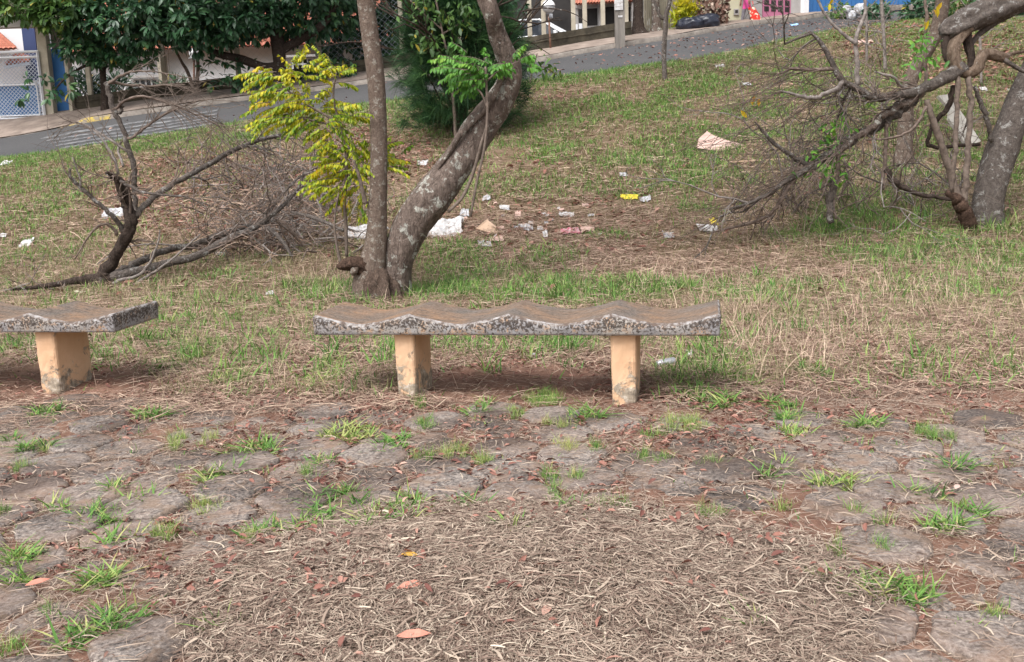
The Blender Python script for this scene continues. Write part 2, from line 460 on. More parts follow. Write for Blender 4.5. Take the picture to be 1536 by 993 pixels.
class MB:
    def __init__(s): s.V = []; s.F = []; s.n = 0

    def add(s, V, F):
        V = [tuple(map(float, p)) for p in V]
        s.V += V; s.F += [[i + s.n for i in f] for f in F]; s.n += len(V); return s

    def box(s, c, size, ux=None, uy=None, uz=None, bev=0.0):
        ux = np.array([1, 0, 0.]) if ux is None else ux; uy = np.array([0, 1., 0]) if uy is None else uy
        uz = np.array([0, 0, 1.]) if uz is None else uz
        h = np.array(size) / 2; c = np.asarray(c, float)
        if bev <= 0:
            V = [c + ux * a * h[0] + uy * b * h[1] + uz * d * h[2] for a in (-1, 1) for b in (-1, 1) for d in (-1, 1)]
            return s.add(V, [(0, 1, 3, 2), (4, 6, 7, 5), (0, 4, 5, 1), (2, 3, 7, 6), (0, 2, 6, 4), (1, 5, 7, 3)])
        V = []; idx = {}
        for a in (-1, 1):
            for b in (-1, 1):
                for d in (-1, 1):
                    for k in range(3):
                        hh = h - bev; hh[k] = h[k]
                        idx[(a, b, d, k)] = len(V)
                        V.append(c + ux * a * hh[0] + uy * b * hh[1] + uz * d * hh[2])
        F = []
        for k in range(3):
            i, j = [q for q in range(3) if q != k]
            for sg in (-1, 1):
                f = []
                for (p, q) in ((-1, -1), (1, -1), (1, 1), (-1, 1)):
                    t = [0, 0, 0]; t[k] = sg; t[i] = p; t[j] = q; f.append(idx[(*t, k)])
                F.append(f)
                for q in (-1, 1):     # edge strip between face k and face i
                    t0 = [0, 0, 0]; t0[k] = sg; t0[i] = q; t1 = list(t0); t0[j] = -1; t1[j] = 1
                    if k < i: F.append([idx[(*t0, k)], idx[(*t1, k)], idx[(*t1, i)], idx[(*t0, i)]])
                    t0 = [0, 0, 0]; t0[k] = sg; t0[j] = q; t1 = list(t0); t0[i] = -1; t1[i] = 1
                    if k < j: F.append([idx[(*t0, k)], idx[(*t1, k)], idx[(*t1, j)], idx[(*t0, j)]])
        for a in (-1, 1):
            for b in (-1, 1):
                for d in (-1, 1):
                    F.append([idx[(a, b, d, 0)], idx[(a, b, d, 1)], idx[(a, b, d, 2)]])
        return s.add(V, F)

    def tube(s, P, R, n=6, rough=0.0, cap=True, seed=0, oval=1.0):
        P = np.asarray(P, float); R = np.asarray(R, float) * np.ones(len(P))
        T = np.gradient(P, axis=0); T /= np.linalg.norm(T, axis=1)[:, None] + 1e-9
        ref = np.array([0, 1.0, 0.05]) if abs(T[0][1]) < .9 else np.array([1.0, 0, 0])
        V = []; a = np.arange(n) * 2 * PI / n
        nrm = np.cross(T[0], ref); nrm /= np.linalg.norm(nrm)
        rr = np.random.default_rng(seed + 11)
        ph = rr.random(4) * 6
        for i in range(len(P)):
            nrm = nrm - T[i] * (nrm @ T[i]); nrm /= np.linalg.norm(nrm) + 1e-9
            bn = np.cross(T[i], nrm)
            r = R[i] * (1 + rough * (np.sin(a * 3 + ph[0] + i * .13) * .5 + np.sin(a * 5 + ph[1] - i * .21) * .35 + rr.normal(0, .35, n)))
            for k in range(n):
                V.append(P[i] + nrm * math.cos(a[k]) * r[k] + bn * math.sin(a[k]) * r[k] * oval)
        F = []
        for i in range(len(P) - 1):
            for k in range(n):
                k2 = (k + 1) % n
                F.append((i * n + k, i * n + k2, (i + 1) * n + k2, (i + 1) * n + k))
        if cap:
            F.append(tuple(range(n - 1, -1, -1))); F.append(tuple((len(P) - 1) * n + k for k in range(n)))
        return s.add(V, F)

    def disc_solid(s, c, axis, r, h, n=16):
        axis = np.asarray(axis, float); axis /= np.linalg.norm(axis)
        return s.tube([c - axis * h / 2, c + axis * h / 2], [r, r], n)

    def build(s, name, mat, parent=None, smooth=True, org=None):
        return mesh_obj(name, s.V, s.F, mat, parent, smooth, org=org)


def catmull(P, R, m=6):
    P = np.asarray(P, float); R = np.asarray(R, float)
    Q = np.vstack([2 * P[0] - P[1], P, 2 * P[-1] - P[-2]]); RR = np.r_[R[0], R, R[-1]]
    out = []; ro = []
    for i in range(1, len(Q) - 2):
        for k in range(m):
            t = k / m
            out.append(.5 * ((2 * Q[i]) + (-Q[i - 1] + Q[i + 1]) * t + (2 * Q[i - 1] - 5 * Q[i] + 4 * Q[i + 1] - Q[i + 2]) * t * t + (-Q[i - 1] + 3 * Q[i] - 3 * Q[i + 1] + Q[i + 2]) * t**3))
            ro.append(RR[i] * (1 - t) + RR[i + 1] * t)
    out.append(Q[-2]); ro.append(RR[-2])
    return np.array(out), np.array(ro)


def pathpx(pts, m=6):
    """pts: (px,py,width_px,Y)"""
    return catmull([at(a, b, Y) for a, b, w, Y in pts], [rad(w, Y) for a, b, w, Y in pts], m)


# ------------------------------------------------------------------ blades and leaves (vectorised)
def ribbons(B, D, UPD, Lg, Wd, curve, segs=3, droop=0.0, side=None, taper=True):
    """B base points, D start direction, UPD bend direction, curve amount; returns V,F"""
    N = len(B); t = np.linspace(0, 1, segs + 1)
    if side is None:
        side = np.cross(D, UPD)
    side = side / (np.linalg.norm(side, axis=1)[:, None] + 1e-9)
    V = np.empty((N, segs + 1, 2, 3))
    for i, ti in enumerate(t):
        c = B + D * (Lg * ti)[:, None] + UPD * (Lg * curve * ti * ti)[:, None]
        w = Wd * ((1 - ti**2 * .9) if taper else (1 - .35 * abs(2 * ti - 1)))
        V[:, i, 0] = c - side * (w / 2)[:, None]; V[:, i, 1] = c + side * (w / 2)[:, None]
    base = (np.arange(N) * (segs + 1) * 2)[:, None, None]
    k = np.arange(segs)[None, :, None] * 2
    F = (base + k + np.array([0, 1, 3, 2])[None, None, :]).reshape(-1, 4)
    return V.reshape(-1, 3), F, (segs + 1) * 2


def unit(a): return a / (np.linalg.norm(a, axis=1)[:, None] + 1e-9)


def standing(x, y, Lg, Wd, lean=.5, tint=None, name='grass', mat=None, segs=3, zoff=0):
    N = len(x); z = H(x, y) - .004 + zoff
    az = rng.random(N) * 2 * PI; le = np.abs(rng.normal(0, lean, N)).clip(0, 1.35) if lean < 2 else rng.uniform(.6, 1.5, N)
    D = np.c_[np.cos(az) * np.sin(le), np.sin(az) * np.sin(le), np.cos(le)]
    out = np.c_[np.cos(az), np.sin(az), -.35 * np.ones(N)]
    fa = az + PI / 2 + rng.normal(0, .5, N)
    side = np.c_[np.cos(fa), np.sin(fa), rng.normal(0, .2, N)]
    V, F, k = ribbons(np.c_[x, y, z], D, out, Lg, Wd, rng.random(N) * .55, segs, side=side)
    return V, F, np.repeat(tint, k)


def lying(x, y, Lg, Wd, h, tint, segs=4, bend=.5):
    N = len(x); z = H(x, y) + rng.random(N) * h + .002
    az = rng.random(N) * 2 * PI; el = rng.normal(0.05, .16, N)
    D = np.c_[np.cos(az) * np.cos(el), np.sin(az) * np.cos(el), np.sin(el)]
    b = rng.normal(0, bend, N)
    UPD = np.c_[-np.sin(az) * b, np.cos(az) * b, -np.abs(rng.normal(0, .12, N)) - np.maximum(el, 0) * .9]
    side = unit(np.c_[-np.sin(az), np.cos(az), rng.normal(0, .45, N)])
    V, F, k = ribbons(np.c_[x, y, z], D, UPD, Lg, Wd, np.ones(N), segs, side=side, taper=False)
    return V, F, np.repeat(tint, k)


def join_rib(parts):
    Vs = []; Fs = []; Ts = []; n = 0
    for V, F, T in parts:
        Vs.append(V); Fs.append(F + n); Ts.append(T); n += len(V)
    return np.vstack(Vs), np.vstack(Fs), np.concatenate(Ts)


def curled_leaves(C, L, W, Nrm, Dr, tint, curl=.3, fold=.25, droop=0.15):
    """3x4 vert leaf: C base, Dr long dir, Nrm normal"""
    N = len(C); Dr = unit(Dr); S = unit(np.cross(Dr, Nrm)); Nn = np.cross(S, Dr)
    prof = [(0, .12), (.3, .85), (.65, .9), (1, .06)]
    V = np.empty((N, 4, 3, 3))
    for i, (t, w) in enumerate(prof):
        c = C + Dr * (L * t)[:, None] - Nn * (L * droop * t * t)[:, None]
        for j, sgn in enumerate((-1, 0, 1)):
            V[:, i, j] = c + S * (W * .5 * w * sgn)[:, None] + Nn * (W * fold * abs(sgn) * w + L * 0 + curl * 0)[:, None]
    base = (np.arange(N) * 12)[:, None]
    q = []
    for i in range(3):
        for j in range(2):
            a = i * 3 + j; q.append([a, a + 1, a + 4, a + 3])
    F = (base[:, :, None] + np.array(q)[None]).reshape(-1, 4)
    return V.reshape(-1, 3), F, np.repeat(tint, 12)


# ------------------------------------------------------------------ pixel-guided density of ground cover (evaluated at world points)
def blobs(P, L):
    """soft ellipses; P (n,2) photo coords of ground points"""
    out = np.zeros(len(P))
    for (cx, cy, rx, ry, s) in L:
        q = ((P[:, 0] - cx) / rx)**2 + ((P[:, 1] - cy) / ry)**2
        out = np.maximum(out, s * np.clip(1.6 - q, 0, 1))
    return out


def scatter(x0, x1, y0, y1, dens, margin=220):
    n = int((x1 - x0) * (y1 - y0) * dens)
    x = rng.uniform(x0, x1, n); y = rng.uniform(y0, y1, n)
    P = w2p(np.c_[x, y, zbase(x, y)])
    k = (P[:, 0] > -margin) & (P[:, 0] < 1536 + margin) & (P[:, 1] < 1060) & (P[:, 1] > -60)
    return x[k], y[k], P[k]
# ================================================================== SETTING: ground sheet
BX, BY, BYAW = -1.023, 5.175, .195      # front left corner of the main bench
bu = np.array([math.cos(BYAW), -math.sin(BYAW), 0]); bd = np.array([math.sin(BYAW), math.cos(BYAW), 0])


def front_of_bench(x, y):               # >0 on the paved side of the bench line
    return -((x - BX) * bd[0] + (y - BY) * bd[1]) + .02


def road_strip(x, y):                    # 1 on the road and pavement band
    yn = crop_to(NEAR, x); yf = crop_to(WALL, x)
    return (y > yn + .15) & (y < yf + .5)


def ground():
    xs = np.concatenate([[-300, -120, -60, -35], np.arange(-24, -14, .5), np.arange(-14, -3.6, .14), np.arange(-3.6, 3.6, .026), np.arange(3.6, 14, .14), np.arange(14, 26, .5), [40, 70, 150, 300]])
    ys = np.concatenate([[-200, -60, -20, -8, -3, 0, 1.2, 1.8], np.arange(2.1, 6.6, .026), np.arange(6.6, 12, .06), np.arange(12, 24, .14), np.arange(24, 46, .4), np.arange(46, 60, 2), [80, 130, 220, 400, 700]])
    X, Y = np.meshgrid(xs, ys)
    Z = H(X, Y)
    Z = Z - .09 * road_strip(X, Y)
    V = np.c_[X.ravel(), Y.ravel(), Z.ravel()]
    nx = len(xs); ny = len(ys)
    i = np.arange(ny - 1)[:, None] * nx + np.arange(nx - 1)[None]
    F = np.stack([i, i + 1, i + nx + 1, i + nx], -1).reshape(-1, 4)
    th = np.clip((V[:, 1] - 5.8) / 1.5, 0, 1) * .85
    o = mesh_obj('ground', V, F, MT['soil'], tint=th, attr='thatch')
    tag(o, 'reddish dirt ground of the small park', None, kind='structure')


ground()


def joint(x, y):
    """0 in the middle of a paver, 1 in the joints around it"""
    s = .172; r3 = math.sqrt(3); a0 = -BYAW + .28
    u = x * math.cos(a0) + (y - 3.6) * math.sin(a0); v = -x * math.sin(a0) + (y - 3.6) * math.cos(a0)
    best = np.full(np.shape(x), 9.0)
    i0 = np.round(u / (s * 1.5 * 1.07)).astype(int)
    for di in (-1, 0, 1):
        i = i0 + di
        j = np.round(v / (s * r3 * 1.07) - .5 * (i & 1))
        best = np.minimum(best, np.hypot(u - s * 1.5 * i * 1.07, v - s * r3 * (j + .5 * (i & 1)) * 1.07))
    return np.clip((best / s - .72) / .16, 0, 1)


def hexpave():
    Vs = []; Fs = []; Ts = []; n = 0
    s = .172; r3 = math.sqrt(3)
    ang0 = -BYAW + .28
    na = 30
    a = np.arange(na) * 2 * PI / na
    for i in range(-26, 27):
        for j in range(-22, 23):
            cx = s * 1.5 * i * 1.07; cy = s * r3 * (j + .5 * (i & 1)) * 1.07
            x = cx * math.cos(ang0) - cy * math.sin(ang0); y = 3.6 + cx * math.sin(ang0) + cy * math.cos(ang0)
            if y < 1.6 or y > 5.6 or abs(x) > 3.4 or front_of_bench(x, y) < .10: continue
            x += rng.normal(0, .006); y += rng.normal(0, .006); th = ang0 + rng.normal(0, .04)
            z0 = float(zbase(x, y)) + rng.normal(.0135, .005); tx, ty = rng.normal(0, .018, 2)
            # rounded hexagon radius
            b = (a - th) % (PI / 3) - PI / 6
            rh = np.minimum(s * .965 * math.cos(PI / 6) / np.cos(b), s * (.90 + rng.normal(0, .012))) * (1 + .02 * np.sin(a * 5 + i) + rng.normal(0, .006, na))
            rings = [(.0, 0), (.45, 0), (.80, 0), (.95, -.001), (1.0, -.012), (1.01, -.06)]
            V = [[x, y, z0 + .002]]
            for (f, dz) in rings[1:]:
                X = x + np.cos(a) * rh * f; Y = y + np.sin(a) * rh * f
                Z = z0 + tx * (X - x) + ty * (Y - y) + dz + (fbm(X * 9 + i, Y * 9 + j, 3) - .5) * .008
                V += list(np.c_[X, Y, Z])
            V = np.array(V)
            F = []
            for k in range(na):
                F.append([n, n + 1 + k, n + 1 + (k + 1) % na])
            for q in range(len(rings) - 2):
                for k in range(na):
                    a0 = n + 1 + q * na + k; a1 = n + 1 + q * na + (k + 1) % na
                    F.append([a0, a0 + na, a1 + na, a1])
            Vs.append(V); Fs += F; n += len(V)
    o = mesh_obj('paving', np.vstack(Vs), Fs, MT['paver'])
    tag(o, 'old hexagonal concrete pavers half buried in dirt', kind='structure')


hexpave()


def strip(name, A, Bc, mat, dz, label, kind='structure', nA=8, sub=10, cat=None, x0=None, x1=None):
    """sheet between two plan polylines that follow the terrain"""
    xs = np.linspace(max(A[0, 0], Bc[0, 0]) if x0 is None else x0, min(A[-1, 0], Bc[-1, 0]) if x1 is None else x1, 160)
    V = []
    for k in range(nA + 1):
        t = k / nA
        y = crop_to(A, xs) * (1 - t) + crop_to(Bc, xs) * t
        V.append(np.c_[xs, y, zbase(xs, y) + dz])
    V = np.vstack(V); nx = len(xs)
    i = np.arange(nA)[:, None] * nx + np.arange(nx - 1)[None]
    F = np.stack([i, i + 1, i + nx + 1, i + nx], -1).reshape(-1, 4)
    o = mesh_obj(name, V, F, mat); tag(o, label, cat, kind=kind); return o


strip('road', NEAR, FAR, MT['asphalt'], .012, 'grey asphalt street climbing to the right')


def kerb():
    xs = np.linspace(FAR[0, 0], FAR[-1, 0], 400)
    y = crop_to(FAR, xs)
    drop = np.clip((np.abs(xs - (-12.9)) - 1.6) / .5, 0, 1)      # lowered in front of the gate
    h = .02 + .12 * drop
    prof = [(-.005, -.05), (0.0, .85), (.03, 1.0), (.15, 1.0), (.152, .9)]
    V = []
    for (dy, hz) in prof:
        V.append(np.c_[xs, y + dy, zbase(xs, y) + np.where(hz < 0, hz, h * hz) + (fbm(xs * 3, y * 3, 3) - .5) * .03 * (hz > 0)])
    nx = len(xs); V = np.vstack(V)
    i = np.arange(len(prof) - 1)[:, None] * nx + np.arange(nx - 1)[None]
    F = np.stack([i, i + 1, i + nx + 1, i + nx], -1)
    mi = np.where((xs[:-1] > -11.6) & (xs[:-1] < -10.2), 1, 0)[None, :].repeat(len(prof) - 1, 0).ravel()
    o = mesh_obj('kerb', V, F.reshape(-1, 4), None, mats=[MT['kerb'], MT['yellowpaint']], midx=mi)
    tag(o, 'worn concrete kerb partly painted yellow', kind='structure')
    # pavement
    A = np.c_[FAR[:, 0], FAR[:, 1] + .15, FAR[:, 2]]
    xs = np.linspace(A[0, 0], WALL[-1, 0], 200); nA = 6; V = []
    for k in range(nA + 1):
        t = k / nA; yy = crop_to(A, xs) * (1 - t) + (crop_to(WALL, xs) + .5) * t
        dr = np.clip((np.abs(xs - (-12.9)) - 1.6) / .5, 0, 1)
        V.append(np.c_[xs, yy, zbase(xs, yy) + (.02 + .12 * dr) * (1 - t) + .12 * t - .006 + (fbm(xs * 2, yy * 2, 3) - .5) * .03])
    V = np.vstack(V); nx = len(xs)
    i = np.arange(nA)[:, None] * nx + np.arange(nx - 1)[None]
    F = np.stack([i, i + 1, i + nx + 1, i + nx], -1).reshape(-1, 4)
    o = mesh_obj('pavement', V, F, MT['sidewalk']); tag(o, 'stained concrete pavement along the houses', kind='structure')


kerb()


def zebra():
    """long worn bars along the street, their ends on a line across it"""
    mb = []
    ta = [.08, .24, .40, .56, .72]
    Vs = []; Fs = []; n = 0
    for q, t in enumerate(ta):
        x0 = -9.3 - .5 * q; x1 = -6.1 - .25 * q
        xs = np.linspace(x0, x1, 24); nx = 24
        for k in range(3):
            tt = t + .065 * k / 2
            y = crop_to(NEAR, xs) * (1 - tt) + crop_to(FAR, xs) * tt
            Vs.append(np.c_[xs, y, zbase(xs, y) + .020])
        i = np.arange(2)[:, None] * nx + np.arange(nx - 1)[None] + n
        Fs.append(np.stack([i, i + 1, i + nx + 1, i + nx], -1).reshape(-1, 4)); n += 3 * nx
    # dashed line ends to the left
    o = mesh_obj('crosswalk_marking', np.vstack(Vs), np.vstack(Fs), MT['wornwhite'])
    tag(o, 'worn white crosswalk bars on the asphalt', kind='structure')


zebra()
# ================================================================== BENCHES
BL, BW, BH, BTH = 2.055, .47, .468, .108


def bench(o0, yaw, label, seed, right_end=False):
    u = np.array([math.cos(yaw), -math.sin(yaw), 0]); d = np.array([math.sin(yaw), math.cos(yaw), 0])
    o0 = np.array(o0)
    t = thing('concrete_bench', label, 'bench', o0 + u * BL / 2 + d * BW / 2, 'scalloped concrete benches at the paved edge')
    nx, ny = 241, 40
    S = np.linspace(0, 1, nx); Tn = np.linspace(0, 1, ny)
    def top(s):
        q = (s * 4) % 1.0
        q = np.where(s >= 1, 1, q)
        return -.047 * (1 - np.abs(2 * q - 1)**1.45) * 1.08
    S2, T2 = np.meshgrid(S, Tn)
    zt = BH + top(S2)
    zt = zt + (fbm(S2 * 30 + seed, T2 * 8, 4) - .5) * .006
    ed = np.minimum(np.minimum(S2 * BL, (1 - S2) * BL), np.minimum(T2 * BW, (1 - T2) * BW))
    chip = np.clip((fbm(S2 * 90 + seed, T2 * 20 + 3, 3) - .62) * 9, 0, 1)
    zt -= .005 * chip * np.clip(1 - ed / .02, 0, 1)
    zt -= .011 * np.clip(1 - ed / .014, 0, 1)**2 * (1 + 1.6 * (fbm(S2 * 60, T2 * 14 + seed, 3) - .5))
    base = o0[None, None, :] + S2[..., None] * BL * u + T2[..., None] * BW * d
    top_v = base.copy(); top_v[..., 2] = zt
    V = [top_v.reshape(-1, 3)]; F = []; mi = []
    def idx(i, j): return i * nx + j
    for i in range(ny - 1):
        for j in range(nx - 1):
            F.append([idx(i, j), idx(i, j + 1), idx(i + 1, j + 1), idx(i + 1, j)])
            e = min(i, ny - 2 - i); e2 = min(j, nx - 2 - j)
            mi.append(2 if e < 1 or e2 < 1 else 0)
    n = nx * ny
    # skirt: boundary loop down to underside in nz steps
    loop = [idx(0, j) for j in range(nx)] + [idx(i, nx - 1) for i in range(1, ny)] + [idx(ny - 1, j) for j in range(nx - 2, -1, -1)] + [idx(i, 0) for i in range(ny - 2, 0, -1)]
    TV = top_v.reshape(-1, 3); lp = TV[loop]
    cen = (o0 + u * BL / 2 + d * BW / 2)
    prev = loop; nz = 7
    for k in range(1, nz + 1):
        f = k / nz
        ring = lp.copy(); ring[:, 2] = lp[:, 2] * (1 - f) + (BH - BTH) * f
        along = (lp - o0) @ u; dep = (lp - o0) @ d
        wob = (fbm(along * 22 + seed, ring[:, 2] * 30 + dep * 9, 3) - .5) * .010
        nrm = np.where((dep < .001)[:, None], -d, np.where((dep > BW - .001)[:, None], d, np.where((along > BL / 2)[:, None], u, -u)))
        inset = -.012 * f**2
        ring += nrm * (wob + inset + .004)[:, None]
        ring[:, 2] += wob * .6
        ids = list(range(n, n + len(loop))); n += len(loop); V.append(ring)
        m = len(loop)
        for q in range(m):
            F.append([prev[q], ids[q], ids[(q + 1) % m], prev[(q + 1) % m]]); mi.append(1)
        prev = ids
    V.append(np.array([[cen[0], cen[1], BH - BTH]])); 
    m = len(loop)
    for q in range(m):
        F.append([prev[q], n, prev[(q + 1) % m]]); mi.append(1)
    mesh_obj('seat', np.vstack(V), F, None, t, True, mats=[MT['seattop'], MT['seatside'], MT['seatrim']], midx=mi)
    # legs
    for f0, wl in ((.200, .108), (.742, .128)):
        w0, dp = wl, .33
        hz = BH - BTH + .006
        nh = 14; na = 9
        # outline of rounded rectangle, subdivided
        out = []
        hx, hy = w0 / 2, dp / 2
        c = o0 + u * (BL * f0 + hx) + d * (.05 + hy)
        def rr(npx, npy):
            pts = []
            for q in np.linspace(-1, 1, npx)[:-1]: pts.append((q * hx, -hy))
            for q in np.linspace(-1, 1, npy)[:-1]: pts.append((hx, q * hy))
            for q in np.linspace(1, -1, npx)[:-1]: pts.append((q * hx, hy))
            for q in np.linspace(1, -1, npy)[:-1]: pts.append((-hx, q * hy))
            return np.array(pts)
        R = rr(9, 22)
        cr = np.abs(R[:, 0] / hx) * np.abs(R[:, 1] / hy) > .98
        R[cr] *= np.array([1 - .005 / hx, 1 - .005 / hy])
        V = []; F = []
        for k in range(nh + 1):
            f = k / nh; z = -.05 + (hz + .05) * f
            sc = .93 + .07 * f - (.07 * (1 - f)**6)
            wob = (fbm(R[:, 0] * 30 + seed + f0 * 50, R[:, 1] * 20 + z * 24, 3) - .5) * .010 * (1 + 3 * (1 - f)**5)
            rl = np.linalg.norm(R, axis=1)
            Q = R * np.array([sc, .97 + .03 * f]) * (1 + wob / rl)[:, None]
            V.append(c[None] + Q[:, :1] * u + Q[:, 1:] * d + np.array([0, 0, z]))
        m = len(R)
        for k in range(nh):
            for q in range(m):
                F.append([k * m + q, k * m + (q + 1) % m, (k + 1) * m + (q + 1) % m, (k + 1) * m + q])
        F.append(list(range(m))[::-1]); F.append([nh * m + q for q in range(m)])
        mesh_obj('leg', np.vstack(V), F, MT['leg'], t, False)
    return t


bench((BX, BY, 0), BYAW, 'long scalloped concrete bench on two peach legs in front of the double trunk tree', 1)
b2u = np.array([math.cos(.184), -math.sin(.184), 0])
bench(np.array([-2.161, 5.46, 0]) - b2u * BL, .184, 'scalloped concrete bench cut off by the left edge of the photo', 5)

# ================================================================== GROUND COVER
# rosettes / broad-bladed weeds in the near ground  (photo x, y, half width, half height, strength)
BROAD = [(530, 655, 42, 12), (590, 672, 32, 12), (495, 697, 25, 6), (370, 683, 42, 10), (325, 720, 32, 11), (230, 628, 22, 8), (60, 672, 28, 6), (75, 620, 24, 12),
         (15, 662, 15, 6), (170, 740, 18, 6), (210, 757, 26, 6), (140, 785, 46, 16), (182, 812, 22, 14), (85, 765, 18, 6), (40, 840, 34, 12), (140, 875, 34, 18), (15, 885, 22, 14),
         (180, 937, 44, 20), (112, 962, 20, 12), (500, 762, 48, 22), (600, 780, 58, 18), (705, 766, 26, 9), (455, 800, 36, 9), (530, 803, 18, 8), (390, 803, 20, 10), (845, 772, 32, 9),
         (720, 617, 26, 11), (1330, 893, 46, 15), (1280, 885, 36, 13), (1385, 905, 22, 12), (1420, 796, 36, 11), (1455, 765, 14, 10), (1390, 747, 34, 7), (1440, 708, 34, 8),
         (1255, 728, 48, 9), (1140, 718, 24, 5), (1170, 705, 20, 5), (1060, 600, 36, 20), (1175, 618, 24, 20), (1110, 570, 26, 20), (330, 945, 16, 9), (1130, 950, 20, 8), (765, 800, 12, 6),
         (880, 628, 34, 6), (620, 760, 14, 14), (490, 560, 26, 26), (350, 570, 34, 10), (275, 545, 40, 18), (300, 520, 50, 10), (1215, 560, 20, 12), (1300, 640, 30, 8), (1190, 650, 26, 8)]
FINE = [(640, 643, 17, 11), (632, 612, 8, 8), (635, 690, 14, 8), (680, 684, 18, 8), (727, 697, 12, 7), (265, 670, 14, 12), (38, 709, 18, 6), (250, 802, 18, 13), (310, 770, 24, 11),
        (383, 806, 8, 12), (75, 915, 9, 8), (18, 982, 26, 10), (828, 735, 12, 24), (868, 722, 12, 6), (845, 680, 14, 7), (895, 680, 11, 7), (982, 692, 26, 7), (1064, 706, 15, 6),
        (985, 656, 17, 6), (838, 641, 19, 7), (775, 625, 14, 7), (815, 603, 26, 12), (905, 765, 14, 8), (938, 762, 14, 8), (1066, 780, 19, 11), (1172, 760, 9, 8), (1250, 835, 10, 10),
        (1290, 776, 12, 7), (1400, 655, 25, 12), (1488, 931, 16, 7), (1330, 828, 14, 8), (1030, 640, 30, 10), (1325, 790, 10, 6), (1232, 876, 10, 6), (312, 665, 10, 6), (10, 770, 12, 8), (465, 715, 10, 5)]
GREENMID = [(820, 437, 240, 15, 1), (560, 520, 80, 40, .7), (780, 520, 140, 16, 1), (300, 500, 120, 30, .45), (300, 455, 110, 14, .35), (40, 525, 60, 18, .8), (490, 430, 60, 20, .8), (160, 540, 60, 14, .8),
            (750, 385, 110, 22, .7), (690, 420, 60, 22, 1), (1040, 555, 60, 30, .8), (1150, 430, 90, 16, .5), (1440, 355, 140, 22, 1), (1330, 380, 90, 18, .9), (1480, 395, 80, 20, .8), (1210, 345, 90, 14, 1), (1330, 310, 110, 20, 1),
            (1050, 310, 60, 12, 1), (930, 352, 60, 6, .6), (1480, 250, 60, 30, .9), (1060, 270, 110, 14, .8), (1000, 130, 220, 36, 1), (960, 235, 180, 30, .7), (1120, 190, 120, 40, .8), (1070, 230, 90, 20, .9), (960, 175, 140, 22, .7), (1100, 150, 90, 18, .6), (880, 210, 120, 20, .5),
            (260, 215, 160, 14, 1), (60, 240, 120, 12, .9), (540, 160, 60, 8, .7), (90, 340, 80, 20, .3), (40, 355, 60, 12, .6), (230, 260, 60, 12, .4), (700, 190, 40, 14, .8), (1200, 610, 60, 20, .4), (1450, 560, 100, 30, .35),
            (1400, 440, 120, 20, .4), (1150, 120, 100, 20, .6), (1390, 260, 70, 16, .6), (40, 400, 70, 14, .3), (340, 420, 70, 8, .5), (60, 385, 60, 10, .3)]
BARE = [(785, 580, 175, 34, 1), (90, 575, 130, 30, 1), (935, 600, 50, 14, 1), (780, 232, 50, 16, .9), (725, 255, 30, 8, .6), (700, 655, 50, 12, .8), (410, 700, 26, 8, .9), (1295, 745, 30, 12, .8), (200, 575, 60, 12, .7)]
LITTER = [(820, 340, 200, 46, 1), (1000, 395, 190, 30, 1), (330, 300, 190, 70, .9), (560, 250, 110, 50, 1), (700, 130, 60, 20, .9), (840, 140, 70, 12, .9), (1200, 405, 120, 18, .7), (1330, 365, 60, 10, .8)]
MOUNDPX = [(790, 930, 470, 150, 1.0), (1120, 880, 150, 60, .7)]


def mk(parts, name, mat, label, smooth=True):
    V, F, T = join_rib(parts)
    o = mesh_obj(name, V, F, mat, tint=T.clip(0, 1), smooth=smooth)
    tag(o, label, {'straw': 'straw', 'grass': 'grass', 'dry_grass': 'dry grass'}.get(name, 'ground litter'), kind='stuff')
    return o


# --- near straw, mound and scattered bits
parts = []
x, y, P = scatter(-2.6, 2.6, 2.0, 4.4, 17000)
m = np.clip(blobs(P, MOUNDPX) * 1.3 - .55 * fbm(x * 3, y * 3 + 5, 4), 0, 1) * np.clip(.1 + 1.7 * fbm(x * 4, y * 4, 4), 0, 1) + .05
k = rng.random(len(x)) < m * .85
x1, y1 = x[k], y[k]; N = len(x1)
parts.append(lying(x1, y1, rng.uniform(.025, .085, N), rng.uniform(.0018, .0055, N), .035, (rng.beta(1.3, 1.5, N) * (.65 + .6 * fbm(x1 * 6, y1 * 6, 3))), 4, .38))
x, y, P = scatter(-2.6, 2.6, 2.0, 4.4, 84000)      # fine matted layer and broken chaff inside the heap
m = np.clip(blobs(P, MOUNDPX) * 1.5 - .5 * fbm(x * 3, y * 3 + 5, 4), 0, 1)
k = rng.random(len(x)) < m * .75; x, y = x[k], y[k]; N = len(x)
parts.append(lying(x, y, rng.uniform(.012, .07, N)**1.0, rng.uniform(.001, .0034, N), .034, rng.beta(1.5, 1.7, N), 3, .25))
x, y, P = scatter(-2.6, 2.6, 2.0, 4.4, 700)       # broad flattened blades
k = rng.random(len(x)) < np.clip(blobs(P, MOUNDPX), 0, 1) * .8; x, y = x[k], y[k]; N = len(x)
parts.append(lying(x, y, rng.uniform(.03, .10, N), rng.uniform(.005, .010, N), .035, rng.beta(2, 1.6, N), 5, .3))
x, y, P = scatter(-4.2, 4.2, 2.0, 5.6, 3200)
patch = fbm(x * 2.3, y * 2.3 + 3, 4)
k = rng.random(len(x)) < (.25 + 1.3 * np.clip(patch - .40, 0, 1) * 2) * (1 - .8 * blobs(P, BARE))
x, y = x[k], y[k]; N = len(x)
parts.append(lying(x, y, rng.uniform(.03, .12, N), rng.uniform(.0012, .0032, N), .014, rng.beta(2, 2.6, N), 4, .5))
x, y, P = scatter(-4.2, 4.2, 2.0, 5.6, 19000)       # short broken bits that lie on everything
patch = fbm(x * 4.3 + 7, y * 4.3, 4)
